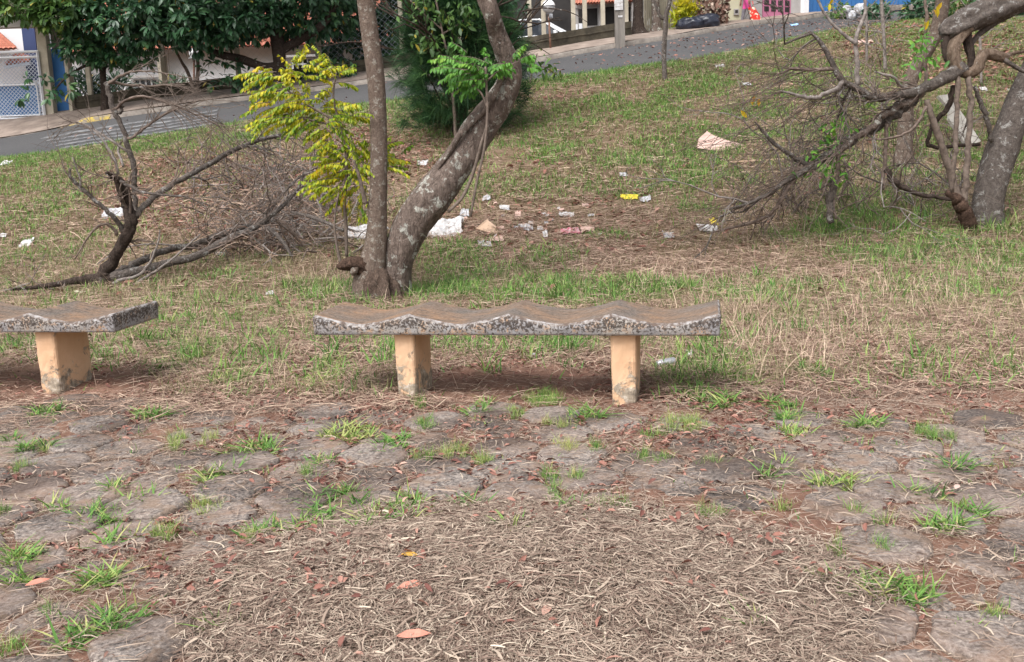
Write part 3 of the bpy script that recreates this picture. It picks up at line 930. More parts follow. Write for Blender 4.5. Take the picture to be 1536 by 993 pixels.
k = rng.random(len(x)) < np.clip((patch - .36) * 2.6, .05, 1) * (1 - .8 * blobs(P, BARE)) * (.38 + .62 * joint(x, y))
x, y = x[k], y[k]; N = len(x)
parts.append(lying(x, y, rng.uniform(.006, .032, N), rng.uniform(.001, .003, N), .010, rng.beta(2, 1.7, N), 2, .4))
mk(parts, 'straw', MT['straw'], 'pale dry straw lying over the old paving')

# --- dry lying grass of the field, mid and far
parts = []
x, y, P = scatter(-5.5, 5.5, 4.9, 8.0, 6000)
paved = front_of_bench(x, y)
m = np.where(paved > .3, .25, .85) * (1 - .9 * blobs(P, BARE)) * (.35 + 1.1 * fbm(x * 1.7, y * 1.7, 4))
k = rng.random(len(x)) < m
x, y = x[k], y[k]; N = len(x)
parts.append(lying(x, y, rng.uniform(.04, .15, N), rng.uniform(.002, .0048, N), .04, rng.beta(1.5, 1.4, N), 3, .5))
x, y, P = scatter(-7.5, 8.5, 8.0, 12.5, 1900)
m = (1 - .8 * blobs(P, BARE)) * (.3 + 1.2 * fbm(x * 1.3, y * 1.3, 4)) * (.6 + .7 * blobs(P, LITTER))
k = rng.random(len(x)) < m; x, y, P = x[k], y[k], P[k]; N = len(x)
parts.append(lying(x, y, rng.uniform(.06, .2, N), rng.uniform(.003, .006, N), .06, rng.beta(1.5, 1.4, N), 3, .5))
x, y, P = scatter(-13, 18, 12.5, 36, 560)
k = (y < crop_to(NEAR, x) - .1) & (rng.random(len(x)) < (1 - .7 * blobs(P, BARE)) * (.35 + 1.0 * fbm(x, y, 4)))
x, y = x[k], y[k]; N = len(x)
parts.append(lying(x, y, rng.uniform(.07, .22, N), rng.uniform(.005, .010, N), .05, rng.beta(1.5, 1.4, N), 2, .45))
x, y, P = scatter(-5, 6, 5.3, 10.5, 700)
k = rng.random(len(x)) < np.maximum(blobs(P, [(1090, 490, 60, 70, 1.4), (1250, 450, 200, 40, .5), (1200, 520, 140, 50, .6), (500, 420, 60, 30, .8), (980, 420, 60, 20, .7), (1400, 420, 140, 30, .5), (60, 400, 80, 20, .6), (530, 330, 60, 30, .6)]), .07) * (fbm(x * 3, y * 3, 3) > .45); x, y = x[k], y[k]; N = len(x)
parts.append(standing(x, y, rng.uniform(.08, .28, N), rng.uniform(.002, .0045, N), .7, rng.uniform(.55, 1, N), segs=4))
mk(parts, 'dry_grass', MT['pinkstraw'], 'matted dry grass covering the slope')

# --- standing olive / half dry grass
parts = []
x, y, P = scatter(-5.5, 5.5, 5.2, 8.2, 3000)
paved = front_of_bench(x, y)
m = np.where(paved > -.05, .03, .75) * (1 - blobs(P, BARE)) * np.clip(.1 + 1.6 * (fbm(x * 1.5 + 8, y * 1.5, 4) - .25), 0, 1)
k = rng.random(len(x)) < m; x, y = x[k], y[k]; N = len(x)
parts.append(standing(x, y, rng.uniform(.03, .13, N), rng.uniform(.002, .005, N), .6, rng.beta(2.2, 1.6, N)))
x, y, P = scatter(-7.5, 8.5, 8.2, 12.5, 1500)
m = (1 - blobs(P, BARE)) * (1 - .85 * blobs(P, LITTER)) * np.clip(.1 + 1.5 * (fbm(x * 1.1 + 8, y * 1.1, 4) - .2), 0, 1)
k = rng.random(len(x)) < m; x, y = x[k], y[k]; N = len(x)
parts.append(standing(x, y, rng.uniform(.04, .14, N), rng.uniform(.003, .007, N), .6, rng.beta(2, 1.9, N), segs=2))
x, y, P = scatter(-13, 18, 12.5, 36, 620)
m = (1 - blobs(P, BARE)) * (1 - .8 * blobs(P, LITTER)) * np.clip(.2 + 1.3 * (fbm(x * .8 + 8, y * .8, 4) - .2), 0, 1)
k = (y < crop_to(NEAR, x) - .05) & (rng.random(len(x)) < m); x, y = x[k], y[k]; N = len(x)
parts.append(standing(x, y, rng.uniform(.04, .12, N), rng.uniform(.006, .012, N), .7, rng.beta(2, 2.0, N), segs=2))
mk(parts, 'dry_grass', MT['drygreen'], 'short half dry olive grass on the slope')

# --- green grass
parts = []
x, y, P = scatter(-5.5, 5.5, 5.0, 8.6, 5800)
m = np.maximum(blobs(P, GREENMID), np.where(front_of_bench(x, y) < 0, .14, 0)) * np.clip((fbm(x * 3.3 + 2, y * 3.3, 4) - .36) * 5, 0, 1) * (1 - .9 * blobs(P, BARE))
k = rng.random(len(x)) < m * .5; x, y = x[k], y[k]; N = len(x)
parts.append(standing(x, y, rng.uniform(.04, .11, N), rng.uniform(.005, .012, N), .95, rng.beta(1.6, 1.8, N), segs=4))
x, y, P = scatter(-7.5, 8.5, 8.6, 13, 3000)
m = np.maximum(blobs(P, GREENMID), .12 * (1 - blobs(P, LITTER))) * np.clip((fbm(x * 2 + 2, y * 2, 4) - .33) * 5, 0, 1)
k = rng.random(len(x)) < m * .6; x, y = x[k], y[k]; N = len(x)
parts.append(standing(x, y, rng.uniform(.06, .15, N), rng.uniform(.006, .013, N), .9, rng.beta(1.6, 1.9, N)))
x, y, P = scatter(-13, 18, 13, 36, 1500)
m = np.maximum(blobs(P, GREENMID), .40) * (1 - .85 * blobs(P, LITTER)) * np.clip((fbm(x * 1.2 + 2, y * 1.2, 4) - .33) * 6, .12, 1)
k = (y < crop_to(NEAR, x) + .12) & (rng.random(len(x)) < m * .9); x, y = x[k], y[k]; N = len(x)
parts.append(standing(x, y, rng.uniform(.05, .14, N), rng.uniform(.009, .016, N), .9, rng.beta(1.7, 1.9, N), segs=2))
# tall tufts at the bench end and tree feet
for (px, py, n_, lg) in ((1085, 515, 55, .26), (1062, 560, 60, .2), (1100, 545, 30, .22), (480, 560, 60, .16), (700, 445, 80, .26), (850, 450, 80, .24), (1490, 345, 120, .3), (1390, 330, 120, .3), (1250, 345, 120, .3), (620, 445, 50, .22), (520, 440, 50, .22), (1300, 330, 120, .3), (1340, 345, 90, .26)):
    g = ground_at(px, py); x = g[0] + rng.normal(0, .12, n_); y = g[1] + rng.normal(0, .12, n_)
    parts.append(standing(x, y, rng.uniform(.4, 1, n_) * lg * .85, rng.uniform(.006, .011, n_), .75, rng.beta(1.6, 1.9, n_), segs=5))
# individual wide bladed clumps and tall dry bents in the band behind the bench
x, y, P = scatter(-4.6, 4.6, 5.25, 9.4, 30)
k = rng.random(len(x)) < blobs(P, GREENMID + [(500, 440, 60, 30, .9), (600, 500, 500, 70, .30), (300, 520, 160, 40, .6), (1100, 470, 120, 60, .4)]) * .8; x, y = x[k], y[k]
for i in range(len(x)):
    n_ = rng.integers(9, 26); q = rng.uniform(.6, 1.3)
    parts.append(standing(x[i] + rng.normal(0, .035, n_), y[i] + rng.normal(0, .035, n_), rng.uniform(.06, .17, n_) * q, rng.uniform(.006, .013, n_), .75, (rng.beta(2, 2, n_) * .7 + rng.normal(.1, .15)).clip(0, 1), segs=5))
# near weeds: clumps of rosettes
def rosettes(L, per, lmin, lmax, wmin, wmax, lean, nb, tb):
    for (cx, cy, rx, ry) in L:
        g = ground_at(cx, cy); d = g[1]
        wx = rx * d / FPX * 1.0; wy = max(ry * d / FPX / max(math.sin(math.atan2(CAMH, d)), .15), .03)
        nr = max(2, int(per * wx * wy * PI * 1.0 + 1.5))
        tc_ = rng.normal(0, .17)
        for q in range(nr):
            r = math.sqrt(rng.random()) ; a = rng.random() * 2 * PI
            ox = g[0] + wx * r * math.cos(a); oy = g[1] + wy * r * math.sin(a)
            n_ = int(nb * rng.uniform(.6, 1.3)); sc = rng.uniform(.5, 1.25)
            x = ox + rng.normal(0, .012, n_); y = oy + rng.normal(0, .012, n_)
            parts.append(standing(x, y, rng.uniform(lmin, lmax, n_) * sc, rng.uniform(wmin, wmax, n_), lean, np.where(rng.random(n_) < .10, 1.0, (rng.beta(2, 2.2, n_) * .8 + tb + tc_).clip(0, .97)), segs=4, zoff=.004))
rosettes(BROAD, 400, .04, .095, .005, .0098, 3, 17, .10)
rosettes(BROAD, 90, .03, .08, .004, .0085, .6, 9, .12)
rosettes(FINE, 600, .03, .075, .0012, .0024, .38, 34, .30)
x, y, P = scatter(-4.2, 4.2, 2.1, 5.2, 26)          # stray seedlings
for i in range(len(x)):
    n_ = rng.integers(3, 8)
    parts.append(standing(x[i] + rng.normal(0, .012, n_), y[i] + rng.normal(0, .012, n_), rng.uniform(.015, .05, n_), rng.uniform(.002, .005, n_), .8, rng.beta(2, 2, n_), segs=4, zoff=.004))
mk(parts, 'grass', MT['green'], 'fresh green grass and weeds in tufts')

# --- dead leaves
x, y, P = scatter(-4.6, 4.6, 2.1, 6.6, 3600)
LV = [(780, 540, 170, 24, 1), (760, 760, 260, 40, .6), (600, 640, 420, 60, .5), (440, 840, 200, 40, .6), (200, 820, 200, 60, .8), (1150, 640, 240, 50, .8), (1380, 590, 200, 40, .5), (520, 640, 60, 30, 1), (250, 600, 200, 30, .8),
      (480, 920, 260, 80, .4), (965, 925, 40, 16, 1), (800, 800, 380, 20, .7), (430, 900, 160, 40, .6), (1130, 850, 120, 40, .6), (800, 930, 350, 60, .35), (620, 580, 560, 50, .9), (560, 690, 460, 50, .5), (1250, 540, 220, 40, .5), (120, 700, 160, 60, .3), (700, 850, 300, 40, .25)]
m = np.maximum(blobs(P, LV), .12) * np.clip((fbm(x * 3.7 + 1, y * 3.7, 4) - .36) * 4, .04, 1) * np.where(y < 5.2, .4 + .6 * joint(x, y), 1) * (1 - .85 * blobs(P, BARE) * (P[:, 1] < 615))
k = rng.random(len(x)) < m * .8; x, y = x[k], y[k]; N = len(x)
def fallen(x, y, lo, hi, zj, tint):
    N = len(x); az = rng.random(N) * 2 * PI; L = rng.uniform(lo, hi, N)
    Dr = np.c_[np.cos(az), np.sin(az), rng.normal(0, .35, N)]
    Nn = unit(np.c_[rng.normal(0, .5, N), rng.normal(0, .5, N), np.ones(N)])
    return curled_leaves(np.c_[x, y, H(x, y) + .006 + rng.random(N) * zj], L, L * rng.uniform(.2, .5, N), Nn, Dr, tint, fold=.35, droop=.25 * 1)
parts = [fallen(x, y, .014, .046, np.where(blobs(w2p(np.c_[x, y, H(x, y)]), MOUNDPX) > .3, .045, .012), rng.beta(2, 2.2, N))]
x, y, P = scatter(-12, 18, 6.6, 36, 40)
k = (y < crop_to(NEAR, x)) & (rng.random(len(x)) < np.clip((fbm(x * .9, y * .9 + 4, 3) - .48) * 5, 0, 1)); x, y = x[k], y[k]; N = len(x)
parts.append(fallen(x, y, .05, .12, .03, rng.beta(2.5, 2, N)))
x, y, P = scatter(5, 20, 13, 36, 90)          # litter covered bank at the right
k = (y < crop_to(NEAR, x)) & (rng.random(len(x)) < blobs(P, [(1480, 70, 150, 60, 1), (1330, 60, 80, 30, .8), (1450, 20, 120, 20, 1)])); x, y = x[k], y[k]; N = len(x)
parts.append(fallen(x, y, .07, .16, .04, rng.beta(2.5, 2, N)))
x, y, P = scatter(-8, 5, 8.5, 20, 260)
k = rng.random(len(x)) < blobs(P, [(330, 300, 170, 70, .8), (560, 230, 90, 40, .9), (820, 340, 190, 40, .25)]); x, y = x[k], y[k]; N = len(x)
parts.append(fallen(x, y, .03, .10, .04, rng.beta(3, 2, N)))
x = rng.uniform(-11, 12, 2600); t = rng.random(2600)**.8; y = crop_to(NEAR, x) * (1 - t) + (crop_to(FAR, x) - .05) * t
k = rng.random(2600) < np.clip(.15 + (x - 1) / 6, .08, 1); x, y = x[k], y[k]; N = len(x)
parts.append(fallen(x, y, .06, .14, .01, rng.beta(3, 1.6, N)))
mk(parts, 'dead_leaves', MT['deadleaf'], 'reddish brown dead leaves scattered on the ground')


def single_leaf(px, py, L, tint_mat, label, az):
    g = ground_at(px, py)
    z = float(H(g[0], g[1])) + .035
    D = np.array([[math.cos(az), math.sin(az), .08]])
    V, F, T = curled_leaves(np.array([[g[0], g[1], z]]), np.array([L]), np.array([L * .42]), np.array([[.1, -.2, 1]]), D, np.array([.9]), fold=.12, droop=.05)
    o = mesh_obj('fallen_leaf', V, F, tint_mat, tint=T, org=np.array([g[0], g[1], z]))
    tag(o, label, 'leaf', 'large leaves on the straw mound')


MT['pinkleaf'] = simple('salmon_leaf', [(.3, (.46, .17, .12)), (.7, (.58, .26, .19))], 30, .7, .3)
MT['amberleaf'] = simple('amber_leaf', [(.3, (.42, .22, .05)), (.7, (.58, .34, .06))], 30, .7, .3)
single_leaf(597, 906, .085, MT['pinkleaf'], 'salmon pink dead leaf lying upper left on the straw mound', .35)
single_leaf(596, 974, .09, MT['pinkleaf'], 'salmon pink dead leaf at the bottom edge of the straw mound', .05)
single_leaf(602, 850, .06, MT['amberleaf'], 'amber coloured leaf at the back of the straw mound', -.3)
single_leaf(815, 945, .06, MT['deadleaf'], 'dark red curled leaf in the middle of the straw mound', 1.2)
single_leaf(1432, 748, .05, MT['pinkboard'], 'pale pink leaf on the pavers at the right', .9)
single_leaf(40, 895, .07, MT['pinkleaf'], 'salmon curled leaf among weeds at the left edge', .6)
# ================================================================== TREES, BRANCHES
def cyl_noise_tube(pts, n=28, rough=.06, seed=0, m=8, knobs=0, flare=None):
    """bark surface with lumps from pixel-measured centre line (px,py,w,Y)"""
    P, R = pathpx(pts, m)
    T = np.gradient(P, axis=0); T /= np.linalg.norm(T, axis=1)[:, None]
    # resample denser along the length
    s = np.r_[0, np.cumsum(np.linalg.norm(np.diff(P, axis=0), axis=1))]
    k = max(12, int(s[-1] / .022)); ss = np.linspace(0, s[-1], k)
    P = np.c_[[np.interp(ss, s, P[:, i]) for i in range(3)]].T; R = np.interp(ss, s, R)
    T = np.gradient(P, axis=0); T /= np.linalg.norm(T, axis=1)[:, None]
    a = np.arange(n) * 2 * PI / n
    nr = np.cross(T[0], [0, 1.0, .05]); nr /= np.linalg.norm(nr); V = []
    for i in range(k):
        nr = nr - T[i] * (nr @ T[i]); nr /= np.linalg.norm(nr); bn = np.cross(T[i], nr)
        u_ = np.cos(a) * 2.2 + seed; v_ = np.sin(a) * 2.2 + ss[i] * 3
        lump = (fbm(u_ * 1.1, v_ * 1.1, 4) - .5) * 2.6 + (fbm(u_ * 5, v_ * 4 + 3, 3) - .5) * .9
        r = R[i] * (1 + rough * lump * 2)
        if flare is not None:
            fl = math.exp(-ss[i] / flare[0]) * flare[1]
            r = r * (1 + fl * (.35 + .65 * np.maximum(0, np.sin(a * 3 + seed)) + (fbm(u_ * 4, v_ * 6, 3) - .5) * 1.2))
        V.append(P[i][None] + np.cos(a)[:, None] * r[:, None] * nr + np.sin(a)[:, None] * r[:, None] * bn)
    F = []
    for i in range(k - 1):
        for q in range(n):
            F.append((i * n + q, i * n + (q + 1) % n, (i + 1) * n + (q + 1) % n, (i + 1) * n + q))
    F.append(tuple(range(n - 1, -1, -1))); F.append(tuple((k - 1) * n + q for q in range(n)))
    return np.vstack(V), F, P, R


def twigs(mb, start, dirn, length, r, depth, rg, gravity=-.15, spread=.7, kids=4, wob=.12, tips=None):
    n = 6; P = [np.array(start, float)]; d = np.array(dirn, float); d /= np.linalg.norm(d)
    for i in range(n):
        d = d + rg.normal(0, wob * 1.5, 3) * (1 + 1.6 * (rg.random() < .22)) + np.array([0, 0, gravity / n]); d /= np.linalg.norm(d)
        P.append(P[-1] + d * length / n)
    mb.tube(P, np.linspace(r, r * .35, n + 1), 5 if r > .004 else 3, 0, False)
    if tips is not None: tips.append((P[-1], d))
    if depth > 0:
        for k in range(kids):
            i = rg.integers(1, n + 1); q = P[i]
            dd = (P[i] - P[i - 1]); dd /= np.linalg.norm(dd); dd = dd + rg.normal(0, spread, 3)
            twigs(mb, q, dd, length * rg.uniform(.35, .7), r * .55, depth - 1, rg, gravity, spread, kids, wob, tips)


def gY(px, py): return float(ground_at(px, py)[1])


# ---- double trunk tree behind the bench
g0 = ground_at(560, 448); Y0 = float(g0[1]); Y0r = Y0 + .05
dt = thing('double_trunk_tree', 'tree forking at the ground into one straight and one leaning trunk behind the long bench', 'tree', g0)
V, F, Pl, Rl = cyl_noise_tube([(553, 462, 50, Y0), (554, 430, 50, Y0), (557, 405, 46, Y0), (563, 375, 36, Y0), (566, 335, 29, Y0), (566, 310, 28, Y0), (568, 280, 25, Y0), (568, 200, 25, Y0), (564, 120, 26, Y0), (556, 60, 26, Y0), (548, 0, 25, Y0),
                               (540, -90, 28, Y0 - .1), (546, -220, 26, Y0 - .1), (540, -380, 22, Y0), (560, -520, 16, Y0)], 30, .035, 1, flare=(.12, .18))
mesh_obj('trunk', V, F, MT['barkgrey'], dt)
V, F, Pr, Rr = cyl_noise_tube([(594, 462, 46, Y0r), (594, 430, 44, Y0r), (597, 400, 42, Y0r), (606, 365, 50, Y0r), (622, 330, 53, Y0r), (648, 296, 55, Y0r), (674, 262, 50, Y0r + .1), (698, 228, 48, Y0r + .15), (718, 195, 48, Y0r + .2),
                               (744, 160, 42, Y0r + .2), (762, 128, 36, Y0r + .2), (766, 100, 33, Y0r + .2), (756, 75, 30, Y0r + .15), (745, 48, 27, Y0r + .1), (738, 22, 25, Y0r), (729, -5, 27, Y0r), (716, -60, 28, Y0r), (735, -160, 26, Y0r), (760, -300, 22, Y0r), (750, -460, 17, Y0r)], 30, .05, 4, flare=(.16, .22))
o = mesh_obj('trunk', V, F, MT['barkbrown'], dt); o['label'] = 'curved leaning brown trunk with lichen'
# thick old root collar between the trunks, with a knob on the left
V, F, _, _ = cyl_noise_tube([(572, 476, 96, Y0 - .04), (571, 452, 80, Y0 - .03), (570, 436, 68, Y0 - .02), (569, 416, 54, Y0 - .0), (567, 396, 30, Y0 + .03)], 56, .24, 9, m=10)
mesh_obj('root_collar', V, F, bark('root_bark', (.045, .033, .027), (.19, .135, .105), (.30, .28, .25), .62, 18, .6, 1.0, 12), dt)
V, F, _, _ = cyl_noise_tube([(556, 412, 22, Y0 - .05), (540, 398, 24, Y0 - .08), (524, 396, 20, Y0 - .1), (512, 399, 13, Y0 - .12), (505, 400, 5, Y0 - .12)], 18, .22, 12)
mesh_obj('broken_root', V, F, MT['barkrough'], dt)
V, F, _, _ = cyl_noise_tube([(536, 400, 8, Y0 - .13), (531, 406, 13, Y0 - .14), (529, 412, 7, Y0 - .13)], 12, .1, 2)
mesh_obj('knob', V, F, MT['barkgrey'], dt)
# bark ridge running up the hollow side of the leaning trunk, and side stem
mb = MB(); P, R = pathpx([(596, 345, 6, Y0r - .08), (612, 312, 8, Y0r - .04), (634, 282, 8, Y0r), (656, 254, 7, Y0r), (674, 228, 8, Y0r), (690, 203, 8, Y0r), (712, 180, 8, Y0r + .05), (732, 158, 9, Y0r + .05), (748, 128, 9, Y0r + .05), (754, 105, 8, Y0r + .1)], 6)
mb.tube(P, R, 10, .15); mb.build('bark_ridge', MT['barkbrown'], dt)
mb = MB()
for pts in ([(672, 318, 5, Y0r - .06), (692, 298, 5, Y0r - .08), (704, 275, 5, Y0r - .08), (714, 245, 5, Y0r - .08), (722, 215, 5, Y0r - .1), (730, 190, 4, Y0r - .1)], [(548, 305, 8, Y0 - .06), (544, 285, 6, Y0 - .08), (538, 262, 5, Y0 - .1), (530, 240, 4, Y0 - .12)]):
    P, R = pathpx(pts); mb = MB(); mb.tube(P, R, 8, .1); mb.build('side_stem', MT['twigred'], dt)
# crown above the frame
def crown(parent, centre, rad3, nleaf, Lr, mat, tb, seed, name='crown', hang=.4, per=7, wratio=.42, shell=.5):
    rg = np.random.default_rng(seed)
    nc = max(1, nleaf // per)
    d = rg.normal(0, 1, (nc, 3)); d /= np.linalg.norm(d, axis=1)[:, None]
    rr = rg.random(nc)**(1 / 3) * (1 - shell) + shell * rg.random(nc)**.25
    lump = .72 + .5 * fbm(d[:, 0] * 2.2 + seed, d[:, 2] * 2.2 + d[:, 1] * 1.3, 3)
    Cc = np.array(centre)[None] + d * (rr * lump)[:, None] * np.array(rad3)[None]
    out = unit(d + rg.normal(0, .5, d.shape))
    C = np.repeat(Cc, per, 0); O = np.repeat(out, per, 0)
    Dr = unit(O * .6 + rg.normal(0, .75, C.shape) + np.array([0, 0, -hang]))
    L = rg.uniform(*Lr, len(C))
    C = C + Dr * L[:, None] * .15
    Nn = unit(rg.normal(0, .5, C.shape) + np.array([0, -.3, 1.0]))
    t = (np.repeat(rg.beta(2, 3.5, nc), per) * .6 + rg.beta(1.6, 3, len(C)) * .4 + tb).clip(0, 1)
    rare = rg.random(len(C)) < .012; t[rare] = .97
    V, F, T = curled_leaves(C, L, L * wratio, Nn, Dr, t, fold=.14, droop=.22)
    return mesh_obj(name, V, F, mat, parent, tint=T)


crown(dt, Pl[-1] + [0.2, 0, .5], (1.3, 1.1, .8), 1600, (.09, .15), MT['paleleaf'], 0, 31)
crown(dt, Pr[-1] + [.4, .2, .3], (1.2, 1.0, .7), 1200, (.09, .15), MT['paleleaf'], 0, 32)


# ---- pinnate saplings
def pinnate(anchor, dirn, length, rg, mat_list, leafL=.05, droop=.5, pairs=8):
    """one compound leaf: returns rachis points and leaflets arrays"""
    n = 8; P = [np.array(anchor, float)]; d = np.array(dirn, float); d /= np.linalg.norm(d)
    for i in range(n):
        d = d + np.array([0, 0, -droop / n]); d /= np.linalg.norm(d); P.append(P[-1] + d * length / n)
    P = np.array(P); C = []; D = []; Nn = []; L = []
    for i in range(pairs):
        t = (.14 + .86 * i / (pairs - 1)) * n; a = min(int(t), n - 1); q = P[a] + (P[a + 1] - P[a]) * (t - a)
        tg = P[a + 1] - P[a]; tg /= np.linalg.norm(tg)
        sd = np.cross(tg, [0, 0, 1.0]); sd /= np.linalg.norm(sd) + 1e-9
        for s in (-1, 1):
            C.append(q); D.append(sd * s * .62 + tg * .40 + np.array([0, 0, -.75]) + rg.normal(0, .28, 3)); Nn.append(np.array([sd[0] * s * .6, sd[1] * s * .6, .7]) + rg.normal(0, .2, 3))
            L.append(leafL * rg.uniform(.8, 1.15) * (1 - .25 * abs(i / (pairs - 1) - .45)))
    return P, np.array(C), np.array(D), np.array(Nn), np.array(L)


def sapling(name, label, base, stems, sprays, mat, stem_mat, seed, leafL, tb, lw=.36):
    """stems: list of pixel paths; sprays: (px,py,Y,dx,dz,dy,length)"""
    rg = np.random.default_rng(seed)
    t = thing(name, label, 'sapling', base)
    for st in stems:
        P, R = pathpx(st); mb = MB(); mb.tube(P, R, 7, .05); mb.build('stem', stem_mat, t)
    Cs = []; Ds = []; Ns = []; Ls = []; Ts = []; mb = MB()
    for (px, py, Y, dx, dz, dy, ln, tt) in sprays:
        a = at(px, py, Y)
        P, C, D, Nn, L = pinnate(a, (dx, dy, dz), ln, rg, None, leafL, rg.uniform(.4, .9), int(ln / leafL * 2.0) + 3)
        mb.tube(P, np.linspace(.003, .0012, len(P)), 4, 0, False)
        Cs.append(C); Ds.append(D); Ns.append(Nn); Ls.append(L); Ts.append(np.clip(rg.normal(tt + rg.normal(0, .12), .16, len(C)) + tb, 0, 1))
    mb.build('leaf_stalk', stem_mat, t)
    C = np.vstack(Cs); L = np.concatenate(Ls)
    V, F, T = curled_leaves(C, L, L * lw, np.vstack(Ns), np.vstack(Ds), np.concatenate(Ts), fold=.12, droop=.2)
    mesh_obj('foliage', V, F, mat, t, tint=T)
    return t


rg = np.random.default_rng(5)
Ys = Y0 + .25
sprays = []
def sp(ax, ay, n, xr, yr, ln, tt, Yj=.25):
    for k in range(n):
        px = rg.uniform(*xr); py = rg.uniform(*yr)
        # leaf points away from the stem at (ax, ay)
        dx = (px - ax) / 80 + rg.normal(0, .3); dz = (ay - py) / 90 + rg.normal(.15, .2)
        sprays.append((px, py, Ys + rg.normal(0, Yj), dx, dz, rg.normal(0, .5), ln * rg.uniform(.7, 1.2), tt))
# tiers of yellow-green compound leaves
for (px, py, dx, dz, ln, tt) in ((436, 118, -1, .12, .42, .35), (430, 108, -1, .25, .40, .6), (440, 130, -.9, .1, .35, .5), (455, 150, -1, .15, .52, .55), (450, 158, -1, .05, .46, .6), (445, 168, -1, .02, .50, .6), (462, 175, -1, .05, .50, .4),
                                 (470, 178, -1, -.1, .45, .3), (480, 170, -1, .0, .3, .25), (455, 135, -.3, .9, .26, .5), (452, 110, -.5, .8, .22, .5), (458, 100, .2, .9, .2, .4), (460, 95, .8, .5, .2, .55), (500, 105, .5, .6, .22, .5), (490, 115, .9, .4, .28, .6),
                                 (500, 120, -.2, .5, .25, .45), (495, 165, .8, .3, .35, .3), (510, 160, .9, .4, .32, .45), (520, 175, .9, .35, .3, .4), (515, 180, .6, .2, .25, .2), (505, 178, .2, -.3, .3, .2), (520, 200, .3, -.8, .25, .25),
                                 (480, 195, -.8, .0, .28, .6), (485, 205, -.6, -.2, .24, .5), (515, 225, -.8, .1, .3, .45), (520, 232, -.9, .1, .42, .6), (515, 245, -1, .1, .45, .55), (510, 255, -1, 0, .4, .6), (512, 262, -1, -.1, .36, .5), (525, 230, .4, .3, .3, .3),
                                 (530, 215, .5, -.2, .3, .35), (520, 270, -.8, -.2, .32, .45), (516, 285, -.8, -.1, .28, .5), (520, 290, -.1, -.5, .28, .7), (530, 260, .6, .1, .3, .5), (575, 232, .9, .1, .28, .4), (572, 242, .9, .1, .26, .4), (570, 225, .6, .4, .2, .3),
                                 (500, 275, -1, .1, .3, .5), (535, 285, -.2, -.5, .22, .4), (528, 245, -.4, .4, .25, .5), (470, 150, .1, .6, .3, .55), (480, 158, .3, .5, .25, .5), (545, 250, .6, -.1, .3, .5), (540, 315, .2, -.6, .15, .3), (425, 120, -1, 0, .35, .4), (420, 178, -1, -.05, .3, .45), (465, 162, -.7, .1, .4, .5), (510, 240, -.5, .2, .35, .5)):
    for rep in range(6):
        sprays.append((px - max(0, 480 - px) * .35 + rg.normal(0, 13), py + rg.normal(0, 7), Ys + rg.normal(0, .16), dx, dz + rg.normal(0, .25), rg.normal(0, .55), ln * rg.uniform(.4, .85), tt))
bs = ground_at(516, 392)
Ys2 = Ys
sapling('yellow_green_sapling', 'sapling with drooping yellow green compound leaves left of the straight trunk', bs,
        [[(520, 385, 5, Ys2), (519, 340, 5, Ys2), (517, 300, 5, Ys2), (520, 260, 5, Ys2), (518, 215, 5, Ys2), (508, 190, 4, Ys2), (492, 175, 4, Ys2), (466, 160, 3, Ys2), (440, 142, 3, Ys2), (415, 122, 2, Ys2)],
         [(518, 215, 4, Ys2), (505, 170, 3, Ys2), (500, 140, 3, Ys2), (505, 108, 2, Ys2)], [(508, 190, 3, Ys2), (466, 180, 3, Ys2), (425, 172, 2, Ys2)],
         [(512, 400, 5, Ys2 - .1), (504, 360, 4, Ys2 - .1), (502, 330, 3, Ys2 - .1), (508, 290, 3, Ys2 - .1)]],
        sprays, MT['yellowleaf'], MT['twigred'], 8, .048, -.07, .46)

sprays = []
Yg = Y0 - .1
for (px, py, dx, dz, ln) in ((728, 110, -1, .3, .42), (725, 105, -.9, .5, .38), (728, 100, -.7, .6, .3), (722, 118, -1, .05, .36), (730, 98, -.3, .9, .2), (735, 105, .5, .5, .2), (780, 90, .9, .5, .14), (775, 88, .5, .8, .12), (770, 95, -.5, .3, .16), (700, 100, -.9, .35, .3),
                             (690, 95, -.8, .4, .25), (720, 125, -.8, -.1, .26), (728, 118, -.5, -.3, .25), (745, 108, .9, .2, .12), (700, 85, -.5, .5, .2), (705, 112, -1, .1, .26), (785, 95, 1, .1, .10)):
    for rep in range(3):
        sprays.append((px + rg.normal(0, 6), py + rg.normal(0, 4), Yg + rg.normal(0, .1), dx, dz + rg.normal(0, .1), rg.normal(0, .3), ln * rg.uniform(.7, .95), .4))
sapling('lime_green_sapling', 'thin red stemmed sapling with lime green compound leaves in front of the leaning trunk', ground_at(712, 330),
        [[(706, 325, 4, Yg), (716, 270, 4, Yg), (727, 220, 4, Yg), (731, 170, 4, Yg), (730, 135, 4, Yg), (728, 100, 3, Yg)], [(730, 160, 3, Yg), (722, 140, 3, Yg), (708, 128, 2, Yg)], [(732, 120, 3, Yg), (750, 105, 2, Yg), (778, 92, 2, Yg)]],
        sprays, MT['limeleaf'], MT['twigred'], 9, .058, 0, .42)

